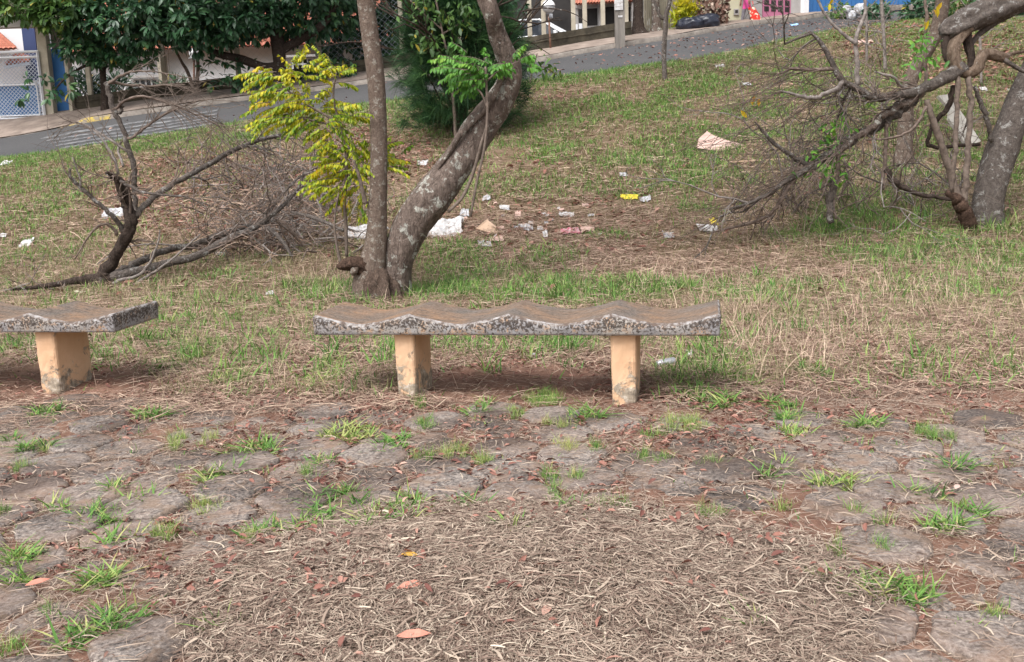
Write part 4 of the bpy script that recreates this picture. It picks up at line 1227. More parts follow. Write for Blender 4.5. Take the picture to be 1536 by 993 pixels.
# ---- small leafy seedling by the asphalt edge at 820,110
mb_s = thing('roadside_seedling', 'spindly broad leaved seedling against the street right of the leaning trunk', 'plant', ground_at(794, 128))
Yr = float(ground_at(794, 128)[1])
for st in ([(794, 130, 3, Yr), (800, 100, 3, Yr), (806, 80, 2, Yr)], [(800, 102, 2, Yr), (815, 100, 2, Yr), (835, 112, 2, Yr)]):
    P, R = pathpx(st); mb = MB(); mb.tube(P, R, 5); mb.build('stem', MT['twig'], mb_s)
N = 46; th = rg.random(N)
C = np.array([at(803 + 34 * t_ + rg.normal(0, 6), 100 + rg.normal(0, 10), Yr + rg.normal(0, .08)) for t_ in th])
Dr = unit(rg.normal(0, 1, (N, 3)) + [0, 0, -.5]); L = rg.uniform(.12, .2, N)
V, F, T = curled_leaves(C, L, L * .35, unit(rg.normal(0, .4, (N, 3)) + [0, 0, 1]), Dr, rg.beta(2, 2, N)); mesh_obj('leaves', V, F, MT['paleleaf'], mb_s, tint=T)

# ---- feathery dark green bush
def feather_bush(name, label, gx, gy, halfw, hgt, n, seed, base_px):
    g = ground_at(*base_px); rgb = np.random.default_rng(seed)
    t = thing(name, label, 'bush', g)
    mb = MB(); tips = []
    for k in range(16):
        a = rgb.random() * 2 * PI; d = np.array([math.cos(a) * .35, math.sin(a) * .35, 1])
        twigs(mb, g + [rgb.normal(0, .08), rgb.normal(0, .08), 0], d, hgt * rgb.uniform(.6, 1), .03, 1, rgb, 0, .45, 5, .08)
    mb.build('branches', MT['barkdark'], t)
    # foliage: drooping brush strands in clumps
    nc = n // 34
    zz = rgb.random(nc)**.8; prof = np.clip(.72 + .3 * np.sin(zz * 4.2 + .4), .3, 1)
    a = rgb.random(nc) * 2 * PI; rr = (rgb.random(nc)**.35) * prof * halfw * (.40 + 1.1 * fbm(np.cos(a) * 3.5 + 4, zz * 8 + np.sin(a) * 3, 4))
    Cc = np.c_[g[0] + np.cos(a) * rr, g[1] + np.sin(a) * rr * .8, g[2] + .12 + zz * hgt]
    per = 34
    C = np.repeat(Cc, per, 0) + rgb.normal(0, .03, (nc * per, 3))
    O = np.repeat(np.c_[np.cos(a), np.sin(a), rgb.normal(.5, .5, nc)], per, 0)
    D = unit(O + rgb.normal(0, .38, C.shape))
    Ln = rgb.uniform(.12, .36, len(C)); W = rgb.uniform(.004, .008, len(C))
    side = unit(rgb.normal(0, 1, C.shape))
    side = unit(np.cross(D, side))
    V, F, k = ribbons(C, D, np.tile([0, 0, -1.0], (len(C), 1)), Ln, W, rgb.random(len(C)) * .6, 2, side=side)
    tt = (np.repeat(rgb.beta(2, 2.2, nc), per) * .6 + rgb.random(len(C)) * .4)
    mesh_obj('foliage', V, F, MT['needle'], t, tint=np.repeat(tt, k))
    return t


feather_bush('feathery_bush', 'tall dark green feathery bush behind the leaning trunk', 0, 0, 1.0, 2.9, 58000, 3, (694, 201))

gq = ground_at(668, 196); Yq = float(gq[1]) - .9
lt_ = thing('leafy_sapling', 'broad leaved sapling with a few yellow leaves in front of the feathery bush', 'sapling', ground_at(680, 212))
mb = MB(); P, R = pathpx([(684, 212, 5, Yq), (680, 150, 5, Yq), (672, 90, 4, Yq), (660, 30, 3, Yq), (650, -20, 3, Yq)]); mb.tube(P, R, 7, .05)
mb.build('stem', MT['twig'], lt_)
for q_ in ([(672, 90, 3, Yq), (650, 70, 3, Yq), (628, 66, 2, Yq)], [(666, 50, 3, Yq), (690, 35, 2, Yq), (705, 20, 2, Yq)], [(664, 45, 3, Yq), (635, 20, 2, Yq), (615, 0, 2, Yq)]):
    P, R = pathpx(q_); mb = MB(); mb.tube(P, R, 5); mb.build('branch', MT['twig'], lt_)
r5 = np.random.default_rng(44); N = 620
cs = [(655, 72, 22, 14), (640, 60, 18, 12), (690, 40, 20, 16), (660, 28, 24, 14), (630, 15, 22, 14), (700, 15, 20, 12), (680, 80, 16, 12), (665, 105, 18, 10), (640, 5, 30, 8)]
ii = r5.integers(0, len(cs), N)
C = np.array([at(cs[i][0] + r5.normal(0, cs[i][2] * .6), cs[i][1] + r5.normal(0, cs[i][3] * .6), Yq + r5.normal(0, .22)) for i in ii])
L = r5.uniform(.08, .15, N); t5 = r5.beta(1.6, 3, N) * .75; t5[r5.random(N) < .03] = 1
V, F, T = curled_leaves(C, L, L * .42, unit(r5.normal(0, .45, (N, 3)) + [0, -.5, 1]), unit(r5.normal(0, .8, (N, 3)) + [0, 0, -.5]), t5, fold=.12, droop=.2)
mesh_obj('leaves', V, F, MT['paleleaf'], lt_, tint=T)

# ---- dead fallen branch pile at the left
def limb(parent, pts, mat, seed=0, n=10, rough=.10, name='limb', m=5):
    P, R = pathpx(pts, m)
    rl = np.random.default_rng(seed)
    P = P + rl.normal(0, 1, P.shape) * (R * (.26 if R.max() < .05 else .08))[:, None]
    mb = MB(); mb.tube(P, R, n, rough, seed=seed); mb.build(name, mat, parent); return P, R


gL = ground_at(160, 428); YL = float(gL[1])
db = thing('fallen_branch', 'dead dark stump like bough with long grey limbs lying left of the yellow green sapling', 'fallen branch', gL)
paths = []
paths.append(limb(db, [(172, 425, 22, YL), (158, 412, 24, YL), (166, 396, 17, YL), (180, 370, 16, YL), (190, 352, 18, YL), (196, 332, 18, YL), (192, 312, 14, YL + .05), (187, 292, 16, YL + .05), (183, 275, 13, YL + .05), (176, 267, 8, YL)], MT['barkdark'], 1, 14, .2))
paths.append(limb(db, [(184, 300, 9, YL), (178, 274, 10, YL - .05), (168, 262, 7, YL - .1), (158, 259, 3, YL - .15)], MT['barkdark'], 2, 8, .2))
paths.append(limb(db, [(165, 420, 24, YL), (135, 419, 16, YL), (100, 424, 10, YL - .1), (60, 430, 7, YL - .15), (25, 434, 4, YL - .2), (0, 437, 2, YL - .2)], MT['barkdark'], 3))
paths.append(limb(db, [(155, 420, 20, YL), (190, 410, 15, YL), (225, 402, 12, YL + .1), (262, 392, 12, YL + .2), (300, 382, 12, YL + .3), (340, 360, 11, YL + .5), (375, 345, 10, YL + .7), (400, 328, 9, YL + .9), (428, 305, 6, YL + 1.1), (450, 278, 4, YL + 1.2), (455, 258, 2, YL + 1.2)], MT['barklichen'], 4))
paths.append(limb(db, [(175, 412, 14, YL + .15), (205, 394, 12, YL + .25), (240, 378, 10, YL + .4), (290, 366, 10, YL + .6), (340, 350, 8, YL + .9), (385, 335, 7, YL + 1.1), (420, 332, 4, YL + 1.2)], MT['barklichen'], 5))
paths.append(limb(db, [(196, 333, 9, YL), (216, 309, 9, YL + .1), (246, 286, 9, YL + .3), (275, 268, 8, YL + .5), (318, 244, 8, YL + .8), (360, 220, 7, YL + 1.1), (405, 205, 6, YL + 1.4), (455, 194, 5, YL + 1.7)], MT['barklichen'], 6))
paths.append(limb(db, [(188, 350, 8, YL), (168, 322, 7, YL - .1), (145, 302, 6, YL - .15), (122, 282, 6, YL - .2), (106, 266, 5, YL - .25), (105, 252, 3, YL - .25)], MT['barklichen'], 7))
paths.append(limb(db, [(122, 280, 4, YL - .2), (118, 262, 3, YL - .2), (109, 236, 2, YL - .2)], MT['twiggrey'], 8, 6))
paths.append(limb(db, [(160, 260, 4, YL), (185, 275, 5, YL - .1), (215, 288, 4, YL - .2), (250, 293, 4, YL - .3), (282, 296, 3, YL - .3), (310, 310, 2, YL - .3)], MT['barklichen'], 9, 7))
paths.append(limb(db, [(176, 352, 6, YL - .1), (166, 338, 5, YL - .15), (150, 338, 4, YL - .2), (132, 355, 3, YL - .2), (113, 388, 2, YL - .2)], MT['twig'], 10, 6))
paths.append(limb(db, [(176, 446, 10, YL - .1), (174, 430, 12, YL - .05), (172, 415, 10, YL)], MT['barkdark'], 11, 8, .2))
paths.append(limb(db, [(172, 448, 5, YL - .2), (205, 425, 5, YL - .1), (240, 402, 4, YL), (262, 385, 3, YL), (300, 352, 2, YL)], MT['twiggrey'], 12, 6))
paths.append(limb(db, [(165, 442, 5, YL - .25), (220, 440, 4, YL - .2), (270, 430, 4, YL - .1), (300, 425, 3, YL - .1), (330, 422, 2, YL)], MT['twig'], 13, 6))
paths.append(limb(db, [(170, 425, 6, YL - .2), (215, 408, 5, YL), (235, 370, 3, YL), (240, 345, 2, YL)], MT['twiggrey'], 14, 6))
rgt = np.random.default_rng(17)
mb = MB()
for (P, R), cnt, ln in zip(paths, (10, 4, 4, 16, 12, 20, 10, 4, 10, 6, 2, 6, 4, 3), (.4, .25, .3, .6, .5, .55, .4, .2, .35, .2, .2, .3, .25, .3)):
    for k in range(cnt):
        i = rgt.integers(len(P) // 3, len(P)); T = P[min(i + 1, len(P) - 1)] - P[max(i - 1, 0)]; T /= np.linalg.norm(T)
        twigs(mb, P[i], T * .7 + rgt.normal(0, .6, 3), ln * rgt.uniform(.5, 1.2), max(R[i] * .3, .004), 1, rgt, -.1, .6, 3, .10)
mb.build('twigs', MT['twig'], db)
for k in range(16):
    P, R = paths[[3, 4, 5, 3, 5, 2][k % 6]]; st = P[rgt.integers(len(P) // 3, len(P))]
    mq = MB(); twigs(mq, st, np.array([rgt.uniform(-.2, 1.1), rgt.normal(0, .5), rgt.uniform(-.3, .7)]), rgt.uniform(.4, 1.0), rgt.uniform(.007, .012), 2, rgt, -.2, .6, 3, .14)
    mq.build('side_branch', MT[('barklichen', 'twiggrey')[k % 2]], db)

# heap of dry brush between the branch and the trunks
gB = ground_at(400, 375); hb = thing('brush_heap', 'tangled heap of dry brown twigs between the fallen branch and the double trunk tree', 'brush heap', gB)
mb = MB(); mb2 = MB()
for k in range(240):
    px = rgt.normal(425, 65); py = rgt.uniform(260, 390)
    g = ground_at(px, py + 5); st = g + [0, 0, rgt.uniform(0, .25)]
    d = np.array([rgt.normal(.0, .8), rgt.normal(0, .7), rgt.uniform(-.05, .75)])
    twigs(mb if k % 3 else mb2, st, d, rgt.uniform(.35, 1.1), rgt.uniform(.006, .014), 1, rgt, -.45, .55, 3, .12)
for k in range(46):
    px = rgt.uniform(230, 480); py = rgt.uniform(230, 330); g = ground_at(px, py)
    d = np.array([rgt.normal(.2, .8), rgt.normal(0, .6), rgt.uniform(-.1, .35)])
    twigs(mb, g, d, rgt.uniform(.4, 1.0), rgt.uniform(.004, .008), 1, rgt, -.3, .5, 3, .12)
for k in range(22):
    st = ground_at(rgt.uniform(330, 500), rgt.uniform(290, 385)) + [0, 0, rgt.uniform(0, .3)]
    mq = MB(); twigs(mq, st, np.array([rgt.normal(0, .8), rgt.normal(0, .5), rgt.uniform(0, .6)]), rgt.uniform(.6, 1.2), rgt.uniform(.010, .018), 2, rgt, -.3, .6, 3, .15)
    mq.build('branch', MT[('barklichen', 'twig', 'twiggrey')[k % 3]], hb)
mb.build('twigs', MT['twig'], hb); mb2.build('grey_twigs', MT['twiggrey'], hb)
for k, pts in enumerate(([(437, 318, 4, 11.2), (465, 325, 6, 11.0), (492, 335, 6, 10.8), (515, 346, 4, 10.6)], [(398, 339, 6, 11.0), (415, 352, 6, 10.9), (428, 368, 6, 10.7), (437, 384, 4, 10.6)], [(395, 330, 4, 11.5), (425, 290, 4, 11.8), (455, 262, 3, 12), (500, 240, 2, 12)], [(470, 236, 5, 11.6), (500, 228, 5, 11.6), (540, 218, 3, 11.6)])):
    P, R = pathpx(pts); m5 = MB(); m5.tube(P, R, 8, .1); m5.build('branch', MT['barklichen'], hb)
V, F, T = None, None, None
N = 2600; gx = gB[0] + rgt.normal(-.1, .95, N); gy = gB[1] + .7 + rgt.normal(0, .9, N); gz = H(gx, gy) + rgt.random(N)**2.5 * .5
az = rgt.random(N) * 2 * PI; D = unit(np.c_[np.cos(az), np.sin(az), rgt.normal(.2, .5, N)])
V, F, k = ribbons(np.c_[gx, gy, gz], D, np.tile([0, 0, -1.0], (N, 1)), rgt.uniform(.12, .4, N), rgt.uniform(.004, .009, N), rgt.random(N) * .7, 4, side=unit(np.cross(D, rgt.normal(0, 1, (N, 3)))))
mesh_obj('dry_stalks', V, F, MT['pinkstraw'], hb, tint=np.repeat(rgt.beta(3, 2, N), k))

# dead birch like sapling rising above the left branch
Yd = YL + .6
dsap = thing('dead_sapling', 'bare pale dead sapling arching to the right over the street, above the fallen branch', 'dead tree', ground_at(206, 330))
P1, R1 = limb(dsap, [(204, 325, 8, Yd), (202, 285, 8, Yd), (200, 250, 8, Yd), (190, 214, 8, Yd), (181, 185, 7, Yd), (170, 165, 8, Yd), (164, 140, 8, Yd), (160, 124, 6, Yd)], MT['barklichen'], 21, 9, .1, 'trunk')
br = [limb(dsap, [(163, 124, 5, Yd), (185, 112, 4, Yd), (205, 107, 3, Yd), (232, 108, 2, Yd), (258, 112, 1.5, Yd)], MT['twigred'], 22, 6, name='limb'),
      limb(dsap, [(164, 122, 5, Yd), (190, 127, 4, Yd + .1), (218, 129, 4, Yd + .1), (250, 128, 3, Yd + .1), (278, 127, 1.5, Yd + .1)], MT['twigred'], 23, 6),
      limb(dsap, [(172, 168, 6, Yd), (180, 170, 5, Yd), (183, 160, 5, Yd), (178, 150, 3, Yd)], MT['barklichen'], 24, 6),
      limb(dsap, [(188, 210, 5, Yd), (200, 205, 4, Yd), (220, 190, 4, Yd + .1), (250, 170, 3, Yd + .1), (300, 150, 2, Yd + .1)], MT['twig'], 25, 6),
      limb(dsap, [(170, 165, 4, Yd), (200, 145, 4, Yd - .1), (240, 150, 3, Yd - .1), (290, 170, 2, Yd), (330, 190, 1.5, Yd)], MT['twig'], 26, 6),
      limb(dsap, [(195, 230, 4, Yd), (175, 215, 4, Yd), (150, 200, 3, Yd), (130, 188, 2, Yd), (117, 183, 1.5, Yd)], MT['twiggrey'], 27, 6),
      limb(dsap, [(178, 262, 5, Yd - .3), (170, 235, 4, Yd - .3), (150, 205, 3, Yd - .3), (135, 190, 2, Yd - .3)], MT['twiggrey'], 28, 6),
      limb(dsap, [(185, 250, 4, Yd - .1), (178, 225, 4, Yd), (180, 212, 3, Yd)], MT['twiggrey'], 29, 6)]
mb = MB()
for (P, R), cnt, ln in zip(br, (10, 14, 3, 18, 20, 8, 8, 4), (.4, .55, .2, .7, .7, .4, .4, .3)):
    for k in range(cnt):
        i = rgt.integers(len(P) // 4, len(P)); T = P[min(i + 1, len(P) - 1)] - P[max(i - 1, 0)]; T /= np.linalg.norm(T)
        twigs(mb, P[i], T * .9 + rgt.normal(0, .4, 3) + [.1, 0, .0], ln * rgt.uniform(.5, 1.2), .0045, 1, rgt, -.35, .35, 3, .07)
mb.build('twigs', MT['twigred'], dsap)

# ---- leaning tree at the right with torn limb
gR = ground_at(1482, 337); YR = float(gR[1])
rt = thing('leaning_grey_tree', 'thick grey lichen trunk leaning out of the right edge with torn twisted limb', 'tree', gR)
V, F, _, _ = cyl_noise_tube([(1480, 350, 50, YR), (1481, 335, 46, YR), (1483, 300, 44, YR), (1491, 262, 45, YR), (1503, 225, 46, YR), (1516, 190, 42, YR), (1530, 155, 42, YR), (1552, 110, 42, YR), (1580, 60, 42, YR), (1605, 0, 42, YR), (1615, -90, 42, YR), (1600, -200, 36, YR), (1620, -330, 28, YR)], 26, .03, 7, flare=(.15, .2))
mesh_obj('trunk', V, F, MT['barklichen'], rt)
V, F, Pg, Rg = cyl_noise_tube([(1640, -80, 36, YR), (1590, -30, 34, YR - .05), (1545, -6, 32, YR - .1), (1510, 8, 34, YR - .12), (1475, 22, 36, YR - .14), (1445, 35, 34, YR - .15), (1424, 43, 28, YR - .16), (1410, 48, 12, YR - .16)], 26, .16, 8)
mesh_obj('limb', V, F, MT['barklichen'], rt)
for i, (pts, mt) in enumerate((([(1456, 42, 12, YR - .2), (1440, 56, 15, YR - .22), (1431, 72, 17, YR - .24), (1431, 90, 16, YR - .26), (1440, 104, 16, YR - .27), (1454, 110, 15, YR - .28), (1467, 102, 15, YR - .29), (1472, 88, 14, YR - .28), (1476, 81, 15, YR - .24), (1490, 82, 16, YR - .2), (1506, 86, 13, YR - .15), (1518, 80, 5, YR - .1), (1545, 76, 4, YR)], 'loopwood'),
                               ([(1448, 46, 14, YR - .12), (1452, 66, 12, YR - .14), (1456, 84, 10, YR - .16), (1455, 104, 8, YR - .17)], 'barkdark'),
                               ([(1500, 86, 8, YR - .15), (1515, 95, 6, YR - .2), (1536, 107, 5, YR - .2), (1570, 118, 4, YR - .2)], 'barklichen'),
                               ([(1422, 40, 18, YR - .14), (1420, 60, 16, YR - .16), (1420, 80, 12, YR - .18), (1424, 98, 6, YR - .2)], 'barkdark'), ([(1528, 16, 9, YR - .05), (1500, 30, 8, YR - .05), (1470, 50, 8, YR - .1), (1452, 74, 6, YR - .1)], 'barklichen'))):
    V, F, _, _ = cyl_noise_tube(pts, 20, .15, 30 + i); mesh_obj('limb', V, F, MT[mt], rt)
YA = YR - .25
tangle = []
def L_(pts, mt, n=8): tangle.append(limb(rt, [(a, b, c * 1.2, YA + d) for a, b, c, d in pts], MT[mt], len(tangle) + 40, n, .12))
L_([(1445, 100, 18, 0), (1420, 115, 16, -.05), (1395, 128, 13, -.1), (1370, 138, 12, -.15), (1340, 143, 10, -.2), (1310, 146, 10, -.25), (1288, 134, 9, -.28), (1265, 122, 8, -.3), (1252, 103, 7, -.3), (1240, 78, 6, -.3), (1228, 60, 5, -.3), (1214, 48, 3, -.3)], 'barklichen', 10)
L_([(1286, 130, 6, -.28), (1285, 95, 6, -.28), (1284, 64, 5, -.28), (1290, 40, 5, -.26), (1298, 15, 4, -.25), (1294, -20, 3, -.25)], 'twiggrey')
L_([(1284, 66, 5, -.28), (1262, 48, 4, -.3), (1240, 25, 3, -.3), (1222, -10, 3, -.3)], 'twiggrey')
L_([(1266, 122, 7, -.3), (1250, 136, 6, -.32), (1225, 145, 6, -.34), (1205, 145, 5, -.36), (1170, 136, 2, -.38)], 'twiggrey')
L_([(1248, 104, 5, -.3), (1215, 105, 4, -.33), (1190, 103, 4, -.36), (1165, 112, 2, -.4)], 'twig')
L_([(1385, 138, 10, -.1), (1350, 158, 10, -.12), (1325, 172, 9, -.15), (1305, 192, 8, -.2), (1275, 213, 7, -.25), (1255, 232, 5, -.3)], 'barkbrown')
L_([(1375, 148, 9, 0), (1345, 170, 11, -.02), (1318, 190, 11, -.05), (1285, 206, 11, -.08), (1250, 226, 11, -.12), (1222, 246, 10, -.15), (1205, 256, 8, -.18), (1175, 275, 6, -.2), (1140, 298, 5, -.22), (1095, 314, 3, -.25)], 'barklichen', 10)
L_([(1215, 248, 7, -.16), (1195, 238, 5, -.18), (1165, 218, 5, -.2), (1147, 200, 4, -.22), (1132, 182, 2, -.25)], 'barklichen')
L_([(1436, 112, 7, -.05), (1435, 160, 6, -.05), (1434, 200, 6, -.05), (1430, 245, 6, -.05), (1428, 290, 6, 0)], 'twigred')
L_([(1454, 112, 7, -.05), (1456, 160, 7, -.05), (1453, 210, 7, -.05), (1450, 255, 8, -.03), (1446, 305, 9, 0)], 'twigred')
L_([(1390, 150, 7, -.1), (1398, 175, 8, -.1), (1408, 205, 9, -.08), (1420, 240, 9, -.05), (1428, 270, 10, 0), (1440, 305, 12, 0)], 'twigred')
L_([(1462, 130, 5, .0), (1474, 160, 6, .05), (1482, 185, 6, .1), (1487, 212, 5, .15)], 'barklichen')
L_([(1420, 288, 7, 0), (1436, 300, 16, 0), (1446, 315, 18, 0), (1455, 338, 20, .05)], 'barkrough')
L_([(1330, 185, 5, -.1), (1328, 225, 5, -.1), (1326, 262, 5, -.1), (1325, 285, 3, -.1)], 'twig')
L_([(1328, 255, 7, -.1), (1345, 275, 7, -.08), (1370, 288, 6, -.05), (1410, 297, 5, 0), (1440, 300, 4, 0)], 'barkdark')
L_([(1247, 270, 9, -.1), (1247, 300, 9, -.1), (1244, 336, 8, -.1)], 'barklichen')
L_([(1258, 225, 6, -.12), (1256, 260, 5, -.12), (1250, 300, 4, -.1), (1254, 330, 3, -.1)], 'twig')
L_([(1430, 130, 7, 0), (1422, 160, 7, .05), (1405, 180, 6, .1), (1395, 200, 5, .1), (1397, 220, 5, .1), (1470, 216, 4, .2)], 'barkdark')
L_([(1390, 135, 5, 0), (1388, 80, 4, .0), (1390, 30, 4, .0), (1386, -30, 3, 0)], 'twig')
L_([(1380, 140, 4, -.1), (1350, 128, 4, -.2), (1340, 116, 4, -.3), (1312, 108, 2, -.3)], 'twiggrey')
L_([(1390, 160, 4, -.2), (1372, 190, 4, -.2), (1345, 205, 3, -.2), (1300, 210, 2, -.2)], 'twig')
L_([(1200, 252, 6, -.15), (1180, 285, 5, -.15), (1165, 310, 5, -.1), (1140, 330, 4, 0), (1060, 350, 2, .1)], 'twig')
mb = MB()
# long thin dead shoots sweeping to the lower left
for k in range(150):
    P, R = tangle[[0, 0, 5, 6, 6, 6, 3, 4, 7][k % 9]]
    i = rgt.integers(2, len(P)); st = P[i]
    d = np.array([-1, rgt.normal(0, .35), rgt.normal(-.42, .22)])
    if rgt.random() < .25: d = rgt.normal(0, 1, 3)
    twigs(mb, st, d, rgt.uniform(.3, 1.25), .0048, 1, rgt, -.12, .35, 3, .05)
for k in range(90):     # standing dead twigs underneath
    g = ground_at(rgt.uniform(1110, 1440), rgt.uniform(285, 335))
    twigs(mb, g, np.array([rgt.normal(0, .5), rgt.normal(0, .4), 1]), rgt.uniform(.3, 1.1), .006, 1, rgt, -.2, .5, 3, .1)
mb.build('twigs', MT['twig'], rt)
# heavier grey dead branches crossing the tangle, some propped on the ground
for k in range(46):
    if k < 22:
        P, R = tangle[[0, 5, 6, 0, 13][k % 5]]; st = P[rgt.integers(3, len(P))]
        d = np.array([rgt.uniform(-1.2, .2), rgt.normal(0, .5), rgt.uniform(-.8, .35)]); ln = rgt.uniform(.5, 1.2)
    else:
        st = ground_at(rgt.uniform(1150, 1450), rgt.uniform(270, 330)); d = np.array([rgt.normal(-.1, .6), rgt.normal(0, .4), rgt.uniform(.5, 1.1)]); ln = rgt.uniform(.6, 1.5)
    mq = MB(); twigs(mq, st, d, ln, rgt.uniform(.008, .016), 2, rgt, -.15, .6, 4, .14)
    mq.build('dead_branch', MT[('barklichen', 'twiggrey', 'twig')[k % 3]], rt)
# sprigs of fresh leaves on the torn limb
Cs = []
for (px, py, n_, s_) in ((1252, 205, 40, 14), (1240, 218, 26, 12), (1248, 262, 34, 12), (1262, 235, 16, 8), (1215, 228, 14, 8), (1195, 262, 14, 7), (1385, 88, 40, 14), (1375, 70, 16, 8), (1308, 150, 8, 7), (1260, 180, 18, 9), (1350, 120, 8, 6), (1390, 60, 14, 10), (1236, 250, 14, 7)):
    for _ in range(n_): Cs.append(at(px + rgt.normal(0, s_), py + rgt.normal(0, s_ * .8), YA - .15 + rgt.normal(0, .12)))
C = np.array(Cs); N = len(C); L = rgt.uniform(.05, .10, N)
V, F, T = curled_leaves(C, L, L * .42, unit(rgt.normal(0, .5, (N, 3)) + [0, -.3, 1]), unit(rgt.normal(0, 1, (N, 3)) + [0, 0, -.2]), rgt.beta(2, 2, N)); mesh_obj('leaves', V, F, MT['limeleaf'], rt, tint=T)
Cs = [at(px + rgt.normal(0, 5), py + rgt.normal(0, 5), YA - .2) for (px, py) in ((1392, 34), (1398, 30), (1393, 12), (1388, 40), (1410, 8), (1400, 12), (1136, 146), (1132, 148), (1115, 176), (1138, 150), (1240, 5), (1248, 2))]
C = np.array(Cs); N = len(C); L = rgt.uniform(.06, .11, N)
V, F, T = curled_leaves(C, L, L * .45, unit(rgt.normal(0, .4, (N, 3)) + [0, -1, .3]), unit(rgt.normal(0, .4, (N, 3)) + [0, 0, -1]), rgt.uniform(.75, 1, N)); mesh_obj('yellow_leaves', V, F, MT['yellowleaf'], rt, tint=T)
crown(rt, at(1640, -330, YR), (1.3, 1.1, .8), 1200, (.09, .15), MT['paleleaf'], 0, 33)

# second trunk farther back
g2 = ground_at(1355, 250); Y2 = float(g2[1])
t2 = thing('grey_trunk_tree', 'grey brown trunk rising behind the torn limb, left of the leaning tree', 'tree', g2)
V, F, P2, _ = cyl_noise_tube([(1352, 262, 36, Y2), (1354, 245, 32, Y2), (1357, 210, 22, Y2), (1359, 160, 21, Y2), (1368, 115, 21, Y2), (1388, 80, 20, Y2), (1404, 50, 20, Y2), (1414, 0, 20, Y2), (1420, -80, 19, Y2), (1410, -200, 14, Y2)], 18, .05, 21, flare=(.12, .3))
mesh_obj('trunk', V, F, MT['barkgrey'], t2)
crown(t2, P2[-1] + [0, 0, .6], (1.7, 1.5, 1.1), 3000, (.1, .17), MT['paleleaf'], 0, 34)
# thin young trunks on the bank at the right
for i, (x0, y0, pts, lab) in enumerate(((1300, 96, [(1300, 96, 4), (1300, 40, 4), (1297, 0, 4), (1290, -60, 3)], 'bare sapling on the bank just left of the grey trunk'),
                                       (1328, 108, [(1328, 108, 5), (1326, 60, 5), (1322, 0, 5), (1318, -70, 4)], 'thicker bare sapling on the bank behind the torn limb'),
                                       (1472, 130, [(1472, 130, 4), (1470, 60, 4), (1466, 0, 3), (1462, -60, 3)], 'bare sapling on the bank right of the knotted limb'))):
    g = ground_at(x0, y0); Y = float(g[1])
    t = thing('bare_sapling', lab, 'sapling', g, 'bare saplings on the bank')
    P, R = pathpx([(a, b, c, Y) for a, b, c in pts]); mb = MB(); mb.tube(P, R, 7, .08); mb.build('stem', MT['twiggrey'], t)
    mb = MB()
    for k in range(14): q = P[rgt.integers(3, len(P))]; twigs(mb, q, np.array([rgt.normal(0, 1), rgt.normal(0, .6), .7]), .9, .01, 1, rgt, -.1, .5, 3)
    mb.build('twigs', MT['twiggrey'], t)
# thin lichen tree near the road (x 995)
g = ground_at(996, 122); Y = float(g[1])
t = thing('slender_lichen_tree', 'slender young tree with white lichen bark standing alone before the street', 'tree', g)
V, F, P, R = cyl_noise_tube([(998, 126, 9, Y), (997, 110, 7, Y), (996, 80, 7, Y), (998, 45, 7, Y), (999, 22, 7, Y), (1004, 5, 6, Y), (1008, -30, 6, Y), (1000, -110, 5, Y)], 12, .05, 22); mesh_obj('trunk', V, F, MT['barklichen'], t)
P, R = pathpx([(998, 28, 5, Y), (992, 26, 5, Y), (985, 12, 4, Y), (975, -20, 3, Y)]); mb = MB(); mb.tube(P, R, 8); mb.build('branch', MT['barklichen'], t)
crown(t, at(1000, -120, Y), (1.2, 1.2, .7), 1500, (.1, .16), MT['paleleaf'], 0, 35)

# ================================================================== LITTER
def crumple(name, label, px, py, wpx, hpx, mat, seed, thick=.004, flat=.35, cat='litter', lift=.012, group='plastic and paper litter on the slope', tear=.35, n=14):
    """crumpled sheet with its own thickness lying on the ground"""
    g = ground_at(px, py + hpx * .3); Y = g[1]; rl = np.random.default_rng(seed)
    w = wpx * Y / FPX; hgt = hpx * Y / FPX; dep = max(hgt * 1.6, w * .5)
    U, Vv = np.meshgrid(np.linspace(-1, 1, n), np.linspace(-1, 1, n))
    a = np.arctan2(Vv, U); edge = 1 - tear * (fbm(np.cos(a) * 1.6 + seed, np.sin(a) * 1.6, 3)) * np.maximum(np.abs(U), np.abs(Vv))
    X = g[0] + U * edge * w / 2; Yy = g[1] + Vv * edge * dep / 2
    nz = np.abs(fbm(U * 1.7 + seed * 3, Vv * 1.7, 4) - .5) * 4
    Z = H(X, Yy) + lift + nz * hgt * flat + (1 + Vv) * hgt * .22
    top = np.c_[X.ravel(), Yy.ravel(), Z.ravel()]; bot = top - [0, 0, thick]
    F = []
    for i in range(n - 1):
        for j in range(n - 1):
            q = i * n + j; F.append([q, q + 1, q + n + 1, q + n]); q += n * n; F.append([q, q + n, q + n + 1, q + 1])
    lp = list(range(n)) + [i * n + n - 1 for i in range(1, n)] + [(n - 1) * n + j for j in range(n - 2, -1, -1)] + [i * n for i in range(n - 2, 0, -1)]
    for k in range(len(lp)):
        p, q = lp[k], lp[(k + 1) % len(lp)]; F.append([p, p + n * n, q + n * n, q])
    o = mesh_obj(name, np.vstack([top, bot]), F, MT[mat], smooth=False, org=np.array([g[0], g[1], g[2]]))
    tag(o, label, cat, group); return o


